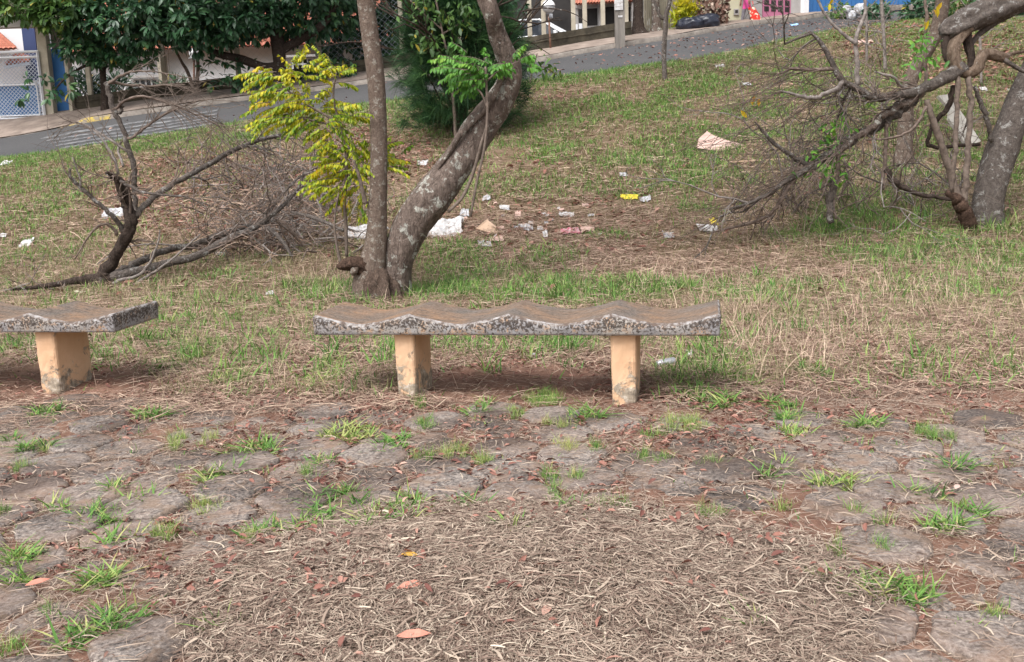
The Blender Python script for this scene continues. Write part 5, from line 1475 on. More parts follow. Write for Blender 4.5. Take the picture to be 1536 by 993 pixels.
crumple('plastic_sheet', 'large crumpled white sheet showing just right of the leaning trunk', 662, 344, 74, 30, 'whiteplastic', 1, flat=.30, cat='plastic sheet', tear=.25, n=24)
crumple('plastic_sheet', 'crumpled white sheet showing between the two trunks and left of them', 552, 350, 66, 24, 'whiteplastic', 2, flat=.35, cat='plastic sheet', n=20)
crumple('crumpled_bag', 'whitish crumpled bag half hidden in the brush at the left', 172, 322, 40, 16, 'greyplastic', 3, cat='bag')
for i, (px, py, w_, h_, mt, lab) in enumerate((
        (850, 323, 26, 8, 'whiteplastic', 'white plastic scrap lying alone beyond the orange cardboard'),
        (697, 320, 16, 14, 'greyplastic', 'upright pale scrap beside the leaning trunk'),
        (757, 312, 18, 6, 'whiteplastic', 'thin white scrap behind the orange cardboard'), (777, 323, 10, 12, 'pinkboard', 'small pinkish cup shaped scrap behind the cardboard'),
        (790, 344, 22, 8, 'greyplastic', 'flat grey white scrap just right of the orange cardboard'), (818, 353, 9, 10, 'whiteplastic', 'tiny white upright scrap beside the pink wrapper'),
        (882, 346, 24, 8, 'pinkboard', 'pale pinkish scrap right of the pink wrapper'), (944, 297, 30, 8, 'yellowpl', 'yellow plastic wrapper on the grass'),
        (968, 300, 20, 8, 'greyplastic', 'grey scrap touching the yellow wrapper'), (1003, 354, 20, 10, 'greyplastic', 'bluish grey crumpled plastic scrap on bare ground'),
        (1062, 344, 36, 8, 'whiteplastic', 'flat white tray below the yellow scrap'), (1071, 335, 14, 10, 'yellowpl', 'small bright yellow scrap beside the white tray'),
        (935, 263, 14, 5, 'greyplastic', 'small grey scrap on the green slope'), (727, 367, 24, 7, 'greyplastic', 'thin torn grey scrap in front of the orange cardboard'),
        (745, 360, 24, 5, 'pinkboard', 'narrow pink strip in front of the cardboard'), (730, 298, 14, 8, 'greyplastic', 'grey scrap behind the leaning trunk'),
        (5, 354, 12, 6, 'whiteplastic', 'white scrap at the left edge of the grass'), (40, 366, 22, 12, 'whiteplastic', 'folded white scrap in the grass at the left'),
        (336, 311, 12, 8, 'greyplastic', 'grey white scrap under the long diagonal limb'), (330, 382, 18, 6, 'greyplastic', 'pale scrap beyond the lowest limb'), (405, 441, 14, 6, 'whiteplastic', 'small white scrap in the grass left of the trunks'),
        (1080, 100, 16, 5, 'whiteplastic', 'pale scrap near the street on the upper slope'), (1120, 127, 14, 5, 'greyplastic', 'grey scrap on the upper slope beneath the bare twigs'), (1298, 64, 26, 7, 'pinkboard', 'beige scrap on the bank behind the bare twigs'),
        (1475, 135, 12, 6, 'whiteplastic', 'white scrap on the bank between limb and leaning trunk'), (1520, 137, 18, 5, 'whiteplastic', 'white scrap on the bank at the right edge'), (1440, 45, 18, 10, 'whiteplastic', 'white scrap on the bank behind the knotted limb'),
        (1035, 533, 10, 12, 'whiteplastic', 'tiny white scrap in the grass under the right end of the bench'), (10, 245, 16, 10, 'whiteplastic', 'crumpled white paper by the street at the left edge'),
        (634, 246, 18, 8, 'whiteplastic', 'white scrap under the feathery bush'), (800, 536, 12, 6, 'greyplastic', 'small pale flower like scrap in the grass behind the bench legs'), (1150, 462, 12, 5, 'pinkboard', 'small pale scrap in the dry grass right of the bench'))):
    crumple('litter_scrap', lab, px, py, w_, h_, mt, 20 + i, flat=.3, n=9)
rl_ = np.random.default_rng(99)
for i in range(22):
    crumple('litter_scrap', 'tiny pale scrap in the dry grass between the leaning trunk and the pink wrapper', rl_.uniform(690, 900), rl_.uniform(300, 362), rl_.uniform(5, 13), rl_.uniform(2, 5), ('whiteplastic', 'greyplastic', 'pinkboard')[i % 3], 200 + i, flat=.3, n=7, group='tiny scraps in the dry grass')
crumple('candy_wrapper', 'pink and white wrapper in the dry grass of the slope', 855, 349, 34, 9, 'pinkcloth', 71, n=12, cat='wrapper')
crumple('plastic_bag', 'light blue plastic bag lying on the street near the person', 1192, 38, 14, 4, 'blue', 72, n=9, cat='bag', group=None)
bpy.data.objects['plastic_bag'].data.materials[0] = simple('light_blue_plastic', [(.3, (.25, .45, .75)), (.7, (.35, .55, .85))], 8, .5, .2)


def board(name, label, outline, Yb, tilt_dy, mat, thick=.012, cat='cardboard'):
    """rigid sheet: outline in photo coords; lower points sit nearer"""
    pts = np.array([at(a, b, Yb + d) for a, b, d in outline]); n = len(pts)
    nr = np.cross(pts[1] - pts[0], pts[2] - pts[0]); nr /= np.linalg.norm(nr)
    F = [list(range(n)), list(range(2 * n - 1, n - 1, -1))] + [[i, i + n, (i + 1) % n + n, (i + 1) % n] for i in range(n)]
    V = np.vstack([pts, pts - nr * thick])
    o = mesh_obj(name, V, F, MT[mat], smooth=False, org=pts.mean(0)); tag(o, label, cat); return o


Yc = gY(737, 354)
board('cardboard_piece', 'orange brown triangular cardboard piece on the dry grass', [(713, 343, .05), (730, 329, .3), (738, 340, .28), (762, 352, .12), (756, 356, .02), (735, 350, .0)], Yc, 0, 'cardboard')
Yc = gY(1078, 226)
board('cardboard_piece', 'pinkish torn board standing on the slope in front of the fallen twigs', [(1045, 222, .0), (1048, 208, .1), (1060, 197, .25), (1068, 203, .22), (1090, 211, .18), (1114, 217, .12), (1114, 227, 0), (1075, 227, -.03)], Yc, 0, 'pinkboard')
Ys_ = gY(1450, 220)
board('concrete_slab', 'pale broken slab leaning behind the twigs left of the leaning tree', [(1404, 146, .3), (1418, 144, .35), (1430, 160, .3), (1440, 172, .2), (1468, 214, .0), (1448, 222, -.05), (1420, 180, .1), (1422, 165, .2)], Ys_, 0, 'greyplastic', .05, 'slab')
bpy.data.objects['concrete_slab'].data.materials[0] = simple('pale_slab', [(.3, (.30, .28, .25)), (.7, (.50, .47, .42))], 9, .9)
# stick beside the pink board, wooden lath behind left bench
for (a, b, c, d, wd, mt, nm, lab) in ((1095, 243, 1185, 238, 5, 'cardboard', 'wooden_stick', 'pale wooden stick lying on the slope below the pinkish board'), (112, 437, 149, 441, 5, 'paleyellow', 'wooden_lath', 'pale cream lath lying in the grass behind the left bench')):
    Yq = gY((a + c) / 2, (b + d) / 2 + 3); p = at(a, b, Yq); q = at(c, d, Yq + .05); u_ = (q - p) / np.linalg.norm(q - p)
    mb = MB(); v_ = np.cross(u_, [0, 0, 1.0]); v_ /= np.linalg.norm(v_); w_ = np.cross(v_, u_)
    mb.box((p + q) / 2, (np.linalg.norm(q - p), wd * Yq / FPX * 1.2, .018), u_, v_, w_, .003); o = mb.build(nm, MT[mt], None, False, org=(p + q) / 2); tag(o, lab, 'wood')
# can / tube under the bench right end
g = ground_at(1000, 552); mb = MB(); q = np.array([g[0], g[1], float(H(g[0], g[1])) + .03]); ax = np.array([.96, .2, .12]); ax /= np.linalg.norm(ax)
mb.tube([q - ax * .062, q - ax * .058, q - ax * .05, q + ax * .045, q + ax * .052, q + ax * .055], [.012, .02, .024, .024, .02, .012], 14, .03)
o = mb.build('crushed_can', MT['steel'], None, True, org=q); tag(o, 'crushed pale metal can in the grass right of the right bench leg', 'can')
# ================================================================== ACROSS THE STREET
def crown_multi(parent, lobes, Lr, mat, tb, seed, per=8, hang=.5, wratio=.42, name='crown'):
    Vs = []; Fs = []; Ts = []; n = 0; rg = np.random.default_rng(seed)
    for (c, r3, nl) in lobes:
        nc = max(1, nl // per); d = rg.normal(0, 1, (nc, 3)); d /= np.linalg.norm(d, axis=1)[:, None]
        rr = .35 + .65 * rg.random(nc)**.4
        lump = .62 + .7 * fbm(d[:, 0] * 2.4 + seed + c[0], d[:, 2] * 2.4 + d[:, 1] * 1.7 + 3, 3)
        Cc = np.array(c)[None] + d * (rr * lump)[:, None] * np.array(r3)[None]
        out = unit(d + rg.normal(0, .6, d.shape)); C = np.repeat(Cc, per, 0); O = np.repeat(out, per, 0)
        Dr = unit(O * .8 + rg.normal(0, .75, C.shape) + np.array([0, 0, -hang])); L = rg.uniform(*Lr, len(C))
        C = C + Dr * L[:, None] * .2
        Nn = unit(rg.normal(0, .45, C.shape) + np.array([0, -.5, 1.0]))
        t = (np.repeat(rg.beta(2, 3, nc), per) * .55 + rg.beta(1.8, 3, len(C)) * .45 + tb).clip(0, .88)
        t[rg.random(len(C)) < .010] = 1
        V, F, T = curled_leaves(C, L, L * wratio, Nn, Dr, t, fold=.12, droop=.22)
        Vs.append(V); Fs.append(F + n); Ts.append(T); n += len(V)
    return mesh_obj(name, np.vstack(Vs), np.vstack(Fs), mat, parent, tint=np.concatenate(Ts))


def slab(mb, a, b, th=.15):
    """a=(px,pybottom,pytop,Y) to b; vertical slab, thickness away from the viewer"""
    A = at(a[0], a[1], a[3]); B = at(b[0], b[1], b[3]); zA = at(a[0], a[2], a[3])[2]; zB = at(b[0], b[2], b[3])[2]
    u = B - A; u[2] = 0; u /= np.linalg.norm(u); nrm = np.array([-u[1], u[0], 0]) * th
    V = [A, B, [B[0], B[1], zB], [A[0], A[1], zA]]; V = [np.array(v) for v in V]; V += [v + nrm for v in V]
    mb.add(V, [(0, 1, 2, 3), (7, 6, 5, 4), (0, 4, 5, 1), (1, 5, 6, 2), (2, 6, 7, 3), (3, 7, 4, 0)])
    return A, B


def post(mb, px, pyb, pyt, Y, w, d=None):
    A = at(px, pyb, Y); T_ = at(px, pyt, Y); h = T_[2] - A[2]
    mb.box((A[0], A[1], A[2] + h / 2 - .1), (w, d or w, h + .2), bev=min(w, .02) * .5)
    return A, h


# ---- left property: gate house
g = at(20, 181, 28.9)
gh = thing('gate_porch', 'cream and blue porch of pillars and beam around the white gate', 'porch', at(80, 178, 28.9))
mb = MB(); post(mb, 78, 179, 40, 28.9, .26); mb.build('pillar', MT['cream'], gh, False)
mb = MB(); slab(mb, (84, 178, 74, 29.15), (110, 176, 70, 29.15), .3); o = mb.build('blue_panel', MT['blue'], gh, False)
mb = MB(); slab(mb, (78, 74, 36, 29.2), (108, 70, 34, 29.2), .3); mb.build('weathered_panel', MT['pole'], gh, False)
mb = MB(); post(mb, 111, 175, 36, 29.0, .10, .3); mb.build('strip', MT['cream'], gh, False)
mb = MB(); slab(mb, (-110, 44, 32, 28.75), (74, 39, 27, 28.75), .4); mb.build('beam', MT['greywall'], gh, False)
mb = MB(); slab(mb, (-110, 31, -60, 28.95), (110, 26, -66, 28.95), .2); mb.build('parapet', MT['cream'], gh, False)
mb = MB(); slab(mb, (-110, 170, 40, 28.9), (-96, 170, 40, 28.9), .3); mb.build('pillar', MT['cream'], gh, False)

gt = thing('metal_gate', 'white framed wire lattice gate with blue lower panel at the left edge', 'gate', at(20, 182, 28.7))
A = at(-90, 186, 28.72); B = at(69, 179, 28.72); u = B - A; Lw = np.linalg.norm(u[:2]); zl = max(A[2], B[2]) + .02; zt_ = at(58, 76, 28.72)[2]
u = np.array([u[0], u[1], 0]); u /= np.linalg.norm(u); Z = np.array([0, 0, 1.0])
A = np.array([A[0], A[1], zl]); Hg = zt_ - zl
def bar(mb, s0, h0, s1, h1, r, nn=4, off=0):
    v = np.cross(Z, u); mb.tube([A + u * s0 + Z * h0 + v * off, A + u * s1 + Z * h1 + v * off], [r, r], nn, cap=True)
mb = MB()
for s in (0.03, Lw * .5, Lw - .03): bar(mb, s, 0, s, Hg, .042)
for h in (.03, Hg - .16, Hg - .02): bar(mb, 0, h, Lw, h, .036)
mb.build('frame', MT['metal'], gt, False)
s0, s1 = Lw * .5 + .04, Lw - .14
mb = MB()
pw = [(s0, .1), (s1, .1), (s1, .80), (s1 - .02, .92), (s0 + .22, .92), (s0, .70)]
for i in range(len(pw)): a, b = pw[i], pw[(i + 1) % len(pw)]; bar(mb, a[0], a[1], b[0], b[1], .02, off=-.03)
mb.build('panel_frame', MT['metal'], gt, False)
mb = MB(); v = np.cross(Z, u)
Vp = [A + u * a + Z * b + v * .05 for a, b in pw]; Vq = [p + v * .02 for p in Vp]; n = len(pw)
mb.add(Vp + Vq, [list(range(n)), list(range(2 * n - 1, n - 1, -1))] + [[i, i + n, (i + 1) % n + n, (i + 1) % n] for i in range(n)])
slabx = mb.build('panel', simple('faded_blue_panel', [(.3, (.07, .17, .36)), (.7, (.12, .24, .44))], 3, .7, .1), gt, False)
mb = MB()
for k in np.arange(-Hg, Lw, .105):
    for sg in (1, -1):
        a0, a1 = max(k, .05), min(k + Hg, Lw - .05)
        if a1 <= a0: continue
        h0, h1 = a0 - k, a1 - k
        if sg < 0: h0, h1 = Hg - h0, Hg - h1
        bar(mb, a0, h0, a1, h1, .009, 3, .012)
mb.build('lattice', MT['lattice'], gt, False)

# ---- house behind the gate
h1 = thing('white_house', 'white house with small red tiled canopies behind the gate', 'house', at(0, 178, 33))
mb = MB(); slab(mb, (-160, 200, 20, 33), (62, 190, 20, 33.2), 3); mb.build('wall', MT['white'], h1, False)
mb = MB(); slab(mb, (41, 120, 40, 32.7), (60, 120, 38, 32.7), .2); mb.build('blue_column', MT['darkblue'], h1, False)


def tile_roof(mb, A, B, Cc, D, nwave, amp=.03, nr=10):
    """A,B eave left/right; D,C ridge left/right ; wavy clay tiles with stepped courses"""
    A, B, Cc, D = [np.array(q, float) for q in (A, B, Cc, D)]
    nw = nwave * 6; V = []
    nrm = np.cross(B - A, D - A); nrm /= np.linalg.norm(nrm)
    if nrm[2] < 0: nrm = -nrm
    rows = []
    for i in range(nr + 1):
        t = i / nr
        for e in ((0, .022) if 0 < i < nr else (0,)):
            rows.append((t, e))
    for t, e in rows:
        for j in range(nw + 1):
            s = j / nw; q = (A * (1 - s) + B * s) * (1 - t) + (D * (1 - s) + Cc * s) * t
            V.append(q + nrm * (amp * abs(math.sin(PI * s * nwave)) + e))
    m = nw + 1; k = len(rows); F = []
    for i in range(k - 1):
        for j in range(nw): F.append((i * m + j, i * m + j + 1, (i + 1) * m + j + 1, (i + 1) * m + j))
    n = len(V); V2 = [v - nrm * .06 for v in V]
    F2 = [tuple(q + n for q in f[::-1]) for f in F]
    mb.add(V + V2, F + F2)


mb = MB(); tile_roof(mb, at(-60, 76, 31.6), at(27, 72, 31.6), at(-5, 44, 33), at(-90, 44, 33), 12); mb.build('canopy_roof', MT['rooftile'], h1)
mb = MB(); tile_roof(mb, at(6, 98, 32.1), at(44, 92, 32.1), at(44, 79, 33), at(22, 80, 33), 9); mb.build('canopy_roof', MT['rooftile'], h1)
mb = MB(); slab(mb, (6, 103, 99, 32.1), (44, 97, 93, 32.1), .1); mb.build('fascia', MT['lattice'], h1, False)

h2 = thing('white_house', 'long white house with barred windows and clay roof behind the dark leaved trees', 'house', at(300, 140, 33.6))
mb = MB(); slab(mb, (112, 185, 62, 33.5), (560, 140, 48, 33.9), 4); mb.build('wall', MT['white'], h2, False)
mb = MB(); tile_roof(mb, at(95, 78, 32.9), at(590, 62, 33.3), at(590, -20, 36), at(95, -10, 36), 70, .04, 16); mb.build('roof', MT['rooftile'], h2)
for (x0, x1, yt, yb) in ((204, 238, 119, 150), (138, 152, 130, 152), (440, 470, 88, 112)):
    Yw = 33.4; A_ = at(x0, yb, Yw); B_ = at(x1, yb, Yw); ztop = at((x0 + x1) / 2, yt, Yw)[2]; wd = B_[0] - A_[0]; zb = (A_[2] + B_[2]) / 2; hh = ztop - zb
    cx = (A_[0] + B_[0]) / 2; mb = MB()
    mb.box((cx, Yw + .09, zb + hh / 2), (wd, .04, hh)); wn = mb.build('window', MT['glass'], h2, False)
    mb = MB()
    for k in range(5): mb.box((cx - wd / 2 + wd * k / 4, Yw + .03, zb + hh / 2), (.045, .05, hh + .04))
    for k in range(4): mb.box((cx, Yw + .03 - .003, zb + hh * k / 3), (wd + .04, .05, .045))
    mb.build('frame', MT['metal'], wn, False)
    mb = MB(); mb.box((cx, Yw - .02, ztop + .08), (wd + .3, .25, .07)); mb.build('lintel', MT['greywall'], wn, False)
mb = MB(); slab(mb, (241, 150, 80, 33.2), (253, 150, 80, 33.2), .2); mb.build('pier', MT['cream'], h2, False)

# ---- plinth wall with fence posts, two runs
def wallpt(x): return np.array([x, crop_to(WALL, x), 0])


def plinth(name, label, x0, x1, hgt, mat, th=.2):
    xs = np.linspace(x0, x1, max(8, int((x1 - x0) / .25))); y = crop_to(WALL, xs); z = zbase(xs, y)
    prof = [(0, -.3), (0, .5), (-.02, .52), (-.02, .58), (0, .60), (.004, 1.0), (th, 1.0), (th, -.3)]
    V = np.vstack([np.c_[xs, y + dy, z + .1 + hz * hgt + (fbm(xs * 4 + hz * 5, y, 3) - .5) * .035 * (hz > 0)] for dy, hz in prof]); nx = len(xs)
    F = []
    for i in range(len(prof) - 1):
        for j in range(nx - 1): F.append([i * nx + j, i * nx + j + 1, (i + 1) * nx + j + 1, (i + 1) * nx + j])
    F.append([i * nx for i in range(len(prof))]); F.append([i * nx + nx - 1 for i in range(len(prof))][::-1])
    t = thing(name, label, 'wall', (x0, y[0], z[0])); mesh_obj('plinth', V, F, mat, t, False); return t


X = lambda px, py, Y: float(at(px, py, Y)[0])
f1 = plinth('fence', 'chain link fence on a dark mossy plinth in front of the white house', X(113, 160, 29), X(640, 110, 29.6), .34, MT['moss'])
f2 = plinth('fence', 'bare concrete fence posts on a mossy plinth behind the globe lamp', X(664, 100, 29.7), X(948, 55, 31.5), .40, MT['moss'])


def fpost(par, px, h, lean=0.0, bent=.35, mat='cream'):
    x = float(at(px, 100, 29.5)[0]) if px < 700 else float(at(px, 60, 30.4)[0]); p = wallpt(x); z = float(zbase(p[0], p[1])) + .2
    mb = MB(); mb.box((x, p[1] + .09, z + h / 2), (.13, .12, h), bev=.012)
    d = np.array([-lean or -.5, -.0, .8]); d /= np.linalg.norm(d)
    if bent: mb.box(np.array([x, p[1] + .09, z + h]) + d * bent / 2, (.125, .115, bent + .06), np.cross(np.array([0, 1, 0]), d), np.array([0, 1.0, 0]), d)
    mb.build('post', MT[mat], par, False); return x, p[1], z


net = []
for px in (140, 251, 360, 480, 604, 636): net.append(fpost(f1, px, 1.75))
for px, h in ((690, 1.7), (745, 1.7), (795, 1.6), (816, 1.35), (862, 1.15), (880, 1.7), (909, 1.6), (947, 1.8)): fpost(f2, px, h)
mb = MB()
xa, xb = net[0][0] - .5, net[-1][0]
for k in np.arange(xa - 1.6, xb, .17):
    for sg in (0, 1):
        x0, x1 = max(k, xa), min(k + 1.6, xb)
        if x1 - x0 < .05: continue
        P = []
        for x in np.linspace(x0, x1, 3):
            t = (x - k) / 1.6; t = 1 - t if sg else t
            y = crop_to(WALL, x) + .09; P.append((x, y, float(zbase(x, y)) + .45 + 1.5 * t))
        mb.tube(P, [.0022] * 3, 3, cap=False)
mb.build('wire_net', MT['lattice'], f1, False)

# ---- grey house behind the posts
h3 = thing('grey_house', 'grey house front with dark openings behind the concrete fence posts', 'house', at(900, 60, 33))
mb = MB(); slab(mb, (864, 68, 40, 32.9), (968, 58, 34, 33.6), .2); mb.build('wall', MT['greywall'], h3, False)
mb = MB(); slab(mb, (700, 90, -30, 34.6), (960, 70, -30, 35.2), .2); mb.build('painted_shade_wall', MT['dark'], h3, False)  # carport shade put into the near-black colour of this wall
mb = MB()
for a, b in ((864, 868), (899, 906), (925, 930), (948, 966)): slab(mb, (a, 44, -20, 32.92), (b, 43, -20, 32.95), .18)
mb.build('column', MT['greywall'], h3, False)
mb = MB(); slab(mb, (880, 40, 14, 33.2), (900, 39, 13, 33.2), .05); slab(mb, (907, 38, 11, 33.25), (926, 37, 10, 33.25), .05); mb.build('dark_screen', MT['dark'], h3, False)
mb = MB(); slab(mb, (864, 12, 4, 32.85), (966, 8, 1, 33.5), .3); mb.build('lintel', MT['greywall'], h3, False)
mb = MB(); tile_roof(mb, at(862, 6, 32.3), at(968, 0, 33.0), at(968, -60, 35.5), at(862, -60, 35), 24, .04, 8); mb.build('roof', MT['rooftile'], h3)
mb = MB(); slab(mb, (861, 62, 36, 32.0), (867, 62, 36, 32.0), .08); slab(mb, (869, 61, 35, 32.0), (874, 61, 35, 32.0), .08); o = mb.build('white_panel', MT['metal'], h3, False)
# small mailbox like white box on a stake
mbx = thing('mailbox', 'small white box on a thin stake before the grey house', 'mailbox', at(900, 56, 31.9)); Yb_ = 31.9
mb = MB(); mb.box(at(899, 42, Yb_), (.18, .22, .09), bev=.02); mb.build('box', MT['whiteplastic'], mbx, True)
mb = MB(); mb.tube([at(901, 60, Yb_), at(900, 44, Yb_)], [.02, .02], 6); mb.build('stake', MT['dark'], mbx)

# ---- globe lamp
Yl = 30.0; base = at(826, 72, Yl); base[2] = float(zbase(base[0], base[1])) + .1
lp = thing('globe_lamp', 'white globe garden lamp on a thin rusty post in front of the fence', 'lamp', base)
top = at(823, 20, Yl); mb = MB(); mb.tube([base - [0, 0, .1], top], [.03, .027], 10); mb.build('post', MT['rust'], lp)
c = at(823, 10, Yl); r = .19
def sphere_part(c, r, lo, hi, nu=28, nv=10):
    mb = MB(); V = []; F = []
    for i in range(nv + 1):
        t = lo + (hi - lo) * i / nv
        for k in range(nu): a = 2 * PI * k / nu; V.append(c + r * np.array([math.cos(t) * math.cos(a), math.cos(t) * math.sin(a), math.sin(t)]))
    for i in range(nv):
        for k in range(nu): F.append((i * nu + k, i * nu + (k + 1) % nu, (i + 1) * nu + (k + 1) % nu, (i + 1) * nu + k))
    F.append(tuple(range(nu))[::-1]); F.append(tuple(nv * nu + k for k in range(nu)))
    mb.add(V, F); return mb
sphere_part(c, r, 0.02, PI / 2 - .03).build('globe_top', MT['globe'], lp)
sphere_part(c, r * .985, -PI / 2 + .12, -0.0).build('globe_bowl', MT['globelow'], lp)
mb = MB(); mb.tube([c + [0, 0, -.004], c + [0, 0, .012]], [r * 1.02, r * 1.02], 28); mb.build('rim', MT['dark'], lp)
mb = MB(); mb.box(at(826, 24, Yl - .04), (.12, .1, .13), bev=.015); mb.box(at(823, 21, Yl), (.12, .12, .04), bev=.01); mb.build('ballast_box', MT['steel'], lp)

# ---- utility pole with placard
gp = ground_at(931, 73); Yp = float(gp[1]) + .25; gp = at(930, 71, Yp)
up = thing('utility_pole', 'square grey utility pole with a white placard on the pavement', 'pole', gp)
mb = MB(); hh = 7.0; w0 = .27
V = []
for k in range(30):
    f = k / 29; w_ = w0 * (1 - .35 * f) / 2; j = (fbm(np.array([k * .7]), np.array([2.2]), 3)[0] - .5) * .012
    for a, b in ((-1, -1), (1, -1), (1, 1), (-1, 1)): V.append(gp + [a * (w_ + j) + 0, b * w_, -.2 + hh * f])
mb.add(V, [(k * 4 + q, k * 4 + (q + 1) % 4, k * 4 + 4 + (q + 1) % 4, k * 4 + 4 + q) for k in range(29) for q in range(4)] + [(116, 117, 118, 119)])
mb.build('shaft', MT['pole'], up, False)
mb = MB(); a = at(928, 15, Yp - .15); b = at(928, -12, Yp - .15); mb.box((a + b) / 2 + [0, 0, 0], (.235, .012, b[2] - a[2]), bev=.003); mb.build('placard', MT['whiteplastic'], up, False)
mb = MB(); mb.box(at(930.5, 24.5, Yp - .142), (.12, .01, .05)); mb.build('number_plate', MT['whiteplastic'], up, False)
mb = MB()
for yy in (4, 9.5): mb.box(at(928, yy, Yp - .158), (.20, .004, .012))
o = mb.build('placard_line', MT['greywall'], up, False)

# ---- car in the yard
def car(c, yaw):
    t = thing('parked_car', 'white hatchback parked in the shaded yard behind the globe lamp', 'car', c)
    cx, sx_ = math.cos(yaw), math.sin(yaw); ux = np.array([cx, sx_, 0]); uy = np.array([-sx_, cx, 0]); uz = np.array([0, 0, 1.0])
    W2 = lambda p: c + ux * p[0] + uy * p[1] + uz * p[2]
    # stations along the length: x, half width, z bottom, z belt(hood)
    st = [(-1.95, .55, .38, .62), (-1.90, .72, .28, .86), (-1.6, .82, .22, .95), (-.9, .84, .20, .97), (0, .85, .20, .96), (.7, .84, .20, .94), (1.2, .83, .22, .90), (1.65, .79, .24, .80), (1.88, .70, .28, .66), (1.95, .55, .36, .52)]
    V = []; F = []; K = 12
    for (x, hw, zb, zt) in st:
        zm = (zb + zt) / 2
        ring = [(-hw * .86, zb), (-hw * .98, zb + .1), (-hw, zm), (-hw * .97, zt - .10), (-hw * .88, zt - .02), (-hw * .5, zt + .02), (hw * .5, zt + .02), (hw * .88, zt - .02), (hw * .97, zt - .10), (hw, zm), (hw * .98, zb + .1), (hw * .86, zb)]
        V += [W2((x, a, b)) for a, b in ring]
    for i in range(len(st) - 1):
        for k in range(K): F.append((i * K + k, i * K + (k + 1) % K, (i + 1) * K + (k + 1) % K, (i + 1) * K + k))
    F.append(tuple(range(K))[::-1]); F.append(tuple((len(st) - 1) * K + k for k in range(K)))
    mb = MB(); mb.add(V, F); body = mb.build('body', MT['whitegloss'], t)
    cab = [(-1.82, .66, .93), (-1.5, .60, 1.38), (-.6, .60, 1.46), (.1, .60, 1.43), (.95, .66, .94)]
    V = []; F = []
    for (x, hw, z) in cab: V += [W2((x, -hw * 1.16, .92)), W2((x, -hw, z)), W2((x, hw, z)), W2((x, hw * 1.16, .92))]
    for i in range(4):
        for k in range(3): F.append((i * 4 + k, i * 4 + k + 1, (i + 1) * 4 + k + 1, (i + 1) * 4 + k))
    mb = MB(); mb.add(V, F + [(0, 1, 2, 3), (19, 18, 17, 16)]); mb.build('windows', MT['glass'], t, False)
    V = [W2(p) for p in ((-1.56, -.60, 1.395), (-1.56, .60, 1.395), (-.6, .615, 1.475), (-.6, -.615, 1.475), (.14, .61, 1.445), (.14, -.61, 1.445))]
    V2 = [v - uz * .04 for v in V]
    mb = MB(); mb.add(V + V2, [(0, 3, 2, 1), (3, 5, 4, 2), (0, 1, 7, 6), (4, 5, 11, 10), (1, 2, 8, 7), (2, 4, 10, 8), (3, 0, 6, 9), (5, 3, 9, 11)])
    for s in (-1, 1):
        for (a, b) in (((.12, s * .61, 1.43), (.97, s * .76, .93)), ((-.45, s * .615, 1.45), (-.45, s * .73, .93)), ((-1.52, s * .61, 1.38), (-1.85, s * .75, .93))):
            mb.tube([W2(a), W2(b)], [.03, .035], 6)
    mb.build('roof', MT['whitegloss'], t, False)
    for x in (-1.25, 1.22):
        for s in (-1, 1):
            p = W2((x, s * .78, .31)); mb = MB(); mb.tube([p - uy * .1 * s, p - uy * .08 * s, p + uy * .07 * s, p + uy * .09 * s], [.29, .31, .31, .28], 24); wh = mb.build('wheel', MT['tyre'], t)
            mb = MB(); mb.tube([p + uy * .085 * s, p + uy * .10 * s], [.19, .17], 18); mb.build('rim', MT['steel'], wh, False)
    for s in (-1, 1):
        mb = MB(); mb.box(W2((1.80, s * .55, .66)), (.16, .26, .14), ux, uy, uz, .03); mb.build('headlight', MT['glass'], t)
        mb = MB(); mb.box(W2((.72, s * .93, .98)), (.1, .16, .12), ux, uy, uz, .02); mb.build('mirror', MT['whitegloss'], t)
    mb = MB(); mb.box(W2((1.945, 0, .50)), (.03, .8, .12), ux, uy, uz, .01); mb.build('grille', MT['dark'], t)


cc = at(800, 90, 32.3); cc[2] = at(845, 52, 32.3)[2] - .95
car(cc + np.array([.28, .6, 0.0]), -.32)

# ---- right part: beige fence, croton, bags, yellow wall, door, blue gate
bf = thing('beige_metal_fence', 'beige upright slatted metal fence behind the yellow croton', 'fence', at(1005, 48, 33))
mb = MB()
for k in range(30):
    px = 966 + k * 2.75; slab(mb, (px, 50 - (px - 966) * .06, -30, 32.6 + k * .03), (px + 2.3, 50 - (px - 966) * .06, -30, 32.6 + k * .03), .03)
mb.build('slats', MT['beigegate'], bf, False)
mb = MB(); slab(mb, (964, 42, 38, 32.68), (1050, 38, 34, 33.6), .03); mb.build('rail', MT['beigegate'], bf, False)

for (pts, mt, lab, nm) in (([(959, 52, 26, 32.0), (958, 44, 18, 32.0), (957, 25, 14, 32.0), (957, 0, 14, 32.0), (955, -60, 13, 32.0), (958, -150, 12, 32)], 'barkdark', 'stout dark brown trunk on the pavement right of the utility pole', 'street_tree'),
                           ([(985, 50, 20, 32.3), (985, 40, 14, 32.3), (984, 20, 12, 32.3), (983, 0, 12, 32.3), (982, -60, 11, 32.3), (985, -140, 10, 32.3)], 'barkbrown', 'reddish brown trunk against the beige fence', 'street_tree')):
    t = thing(nm, lab, 'tree', at(pts[0][0], pts[0][1], pts[0][3]), 'brown street trunks by the beige fence')
    V, F, P, _ = cyl_noise_tube(pts, 16, .05, 5, flare=(.2, .3)); mesh_obj('trunk', V, F, MT[mt], t)
    crown_multi(t, [(P[-1] + [0, 0, 1.0], (2.2, 1.8, 1.1), 2600)], (.14, .22), MT['bigleaf'], 0, 41)

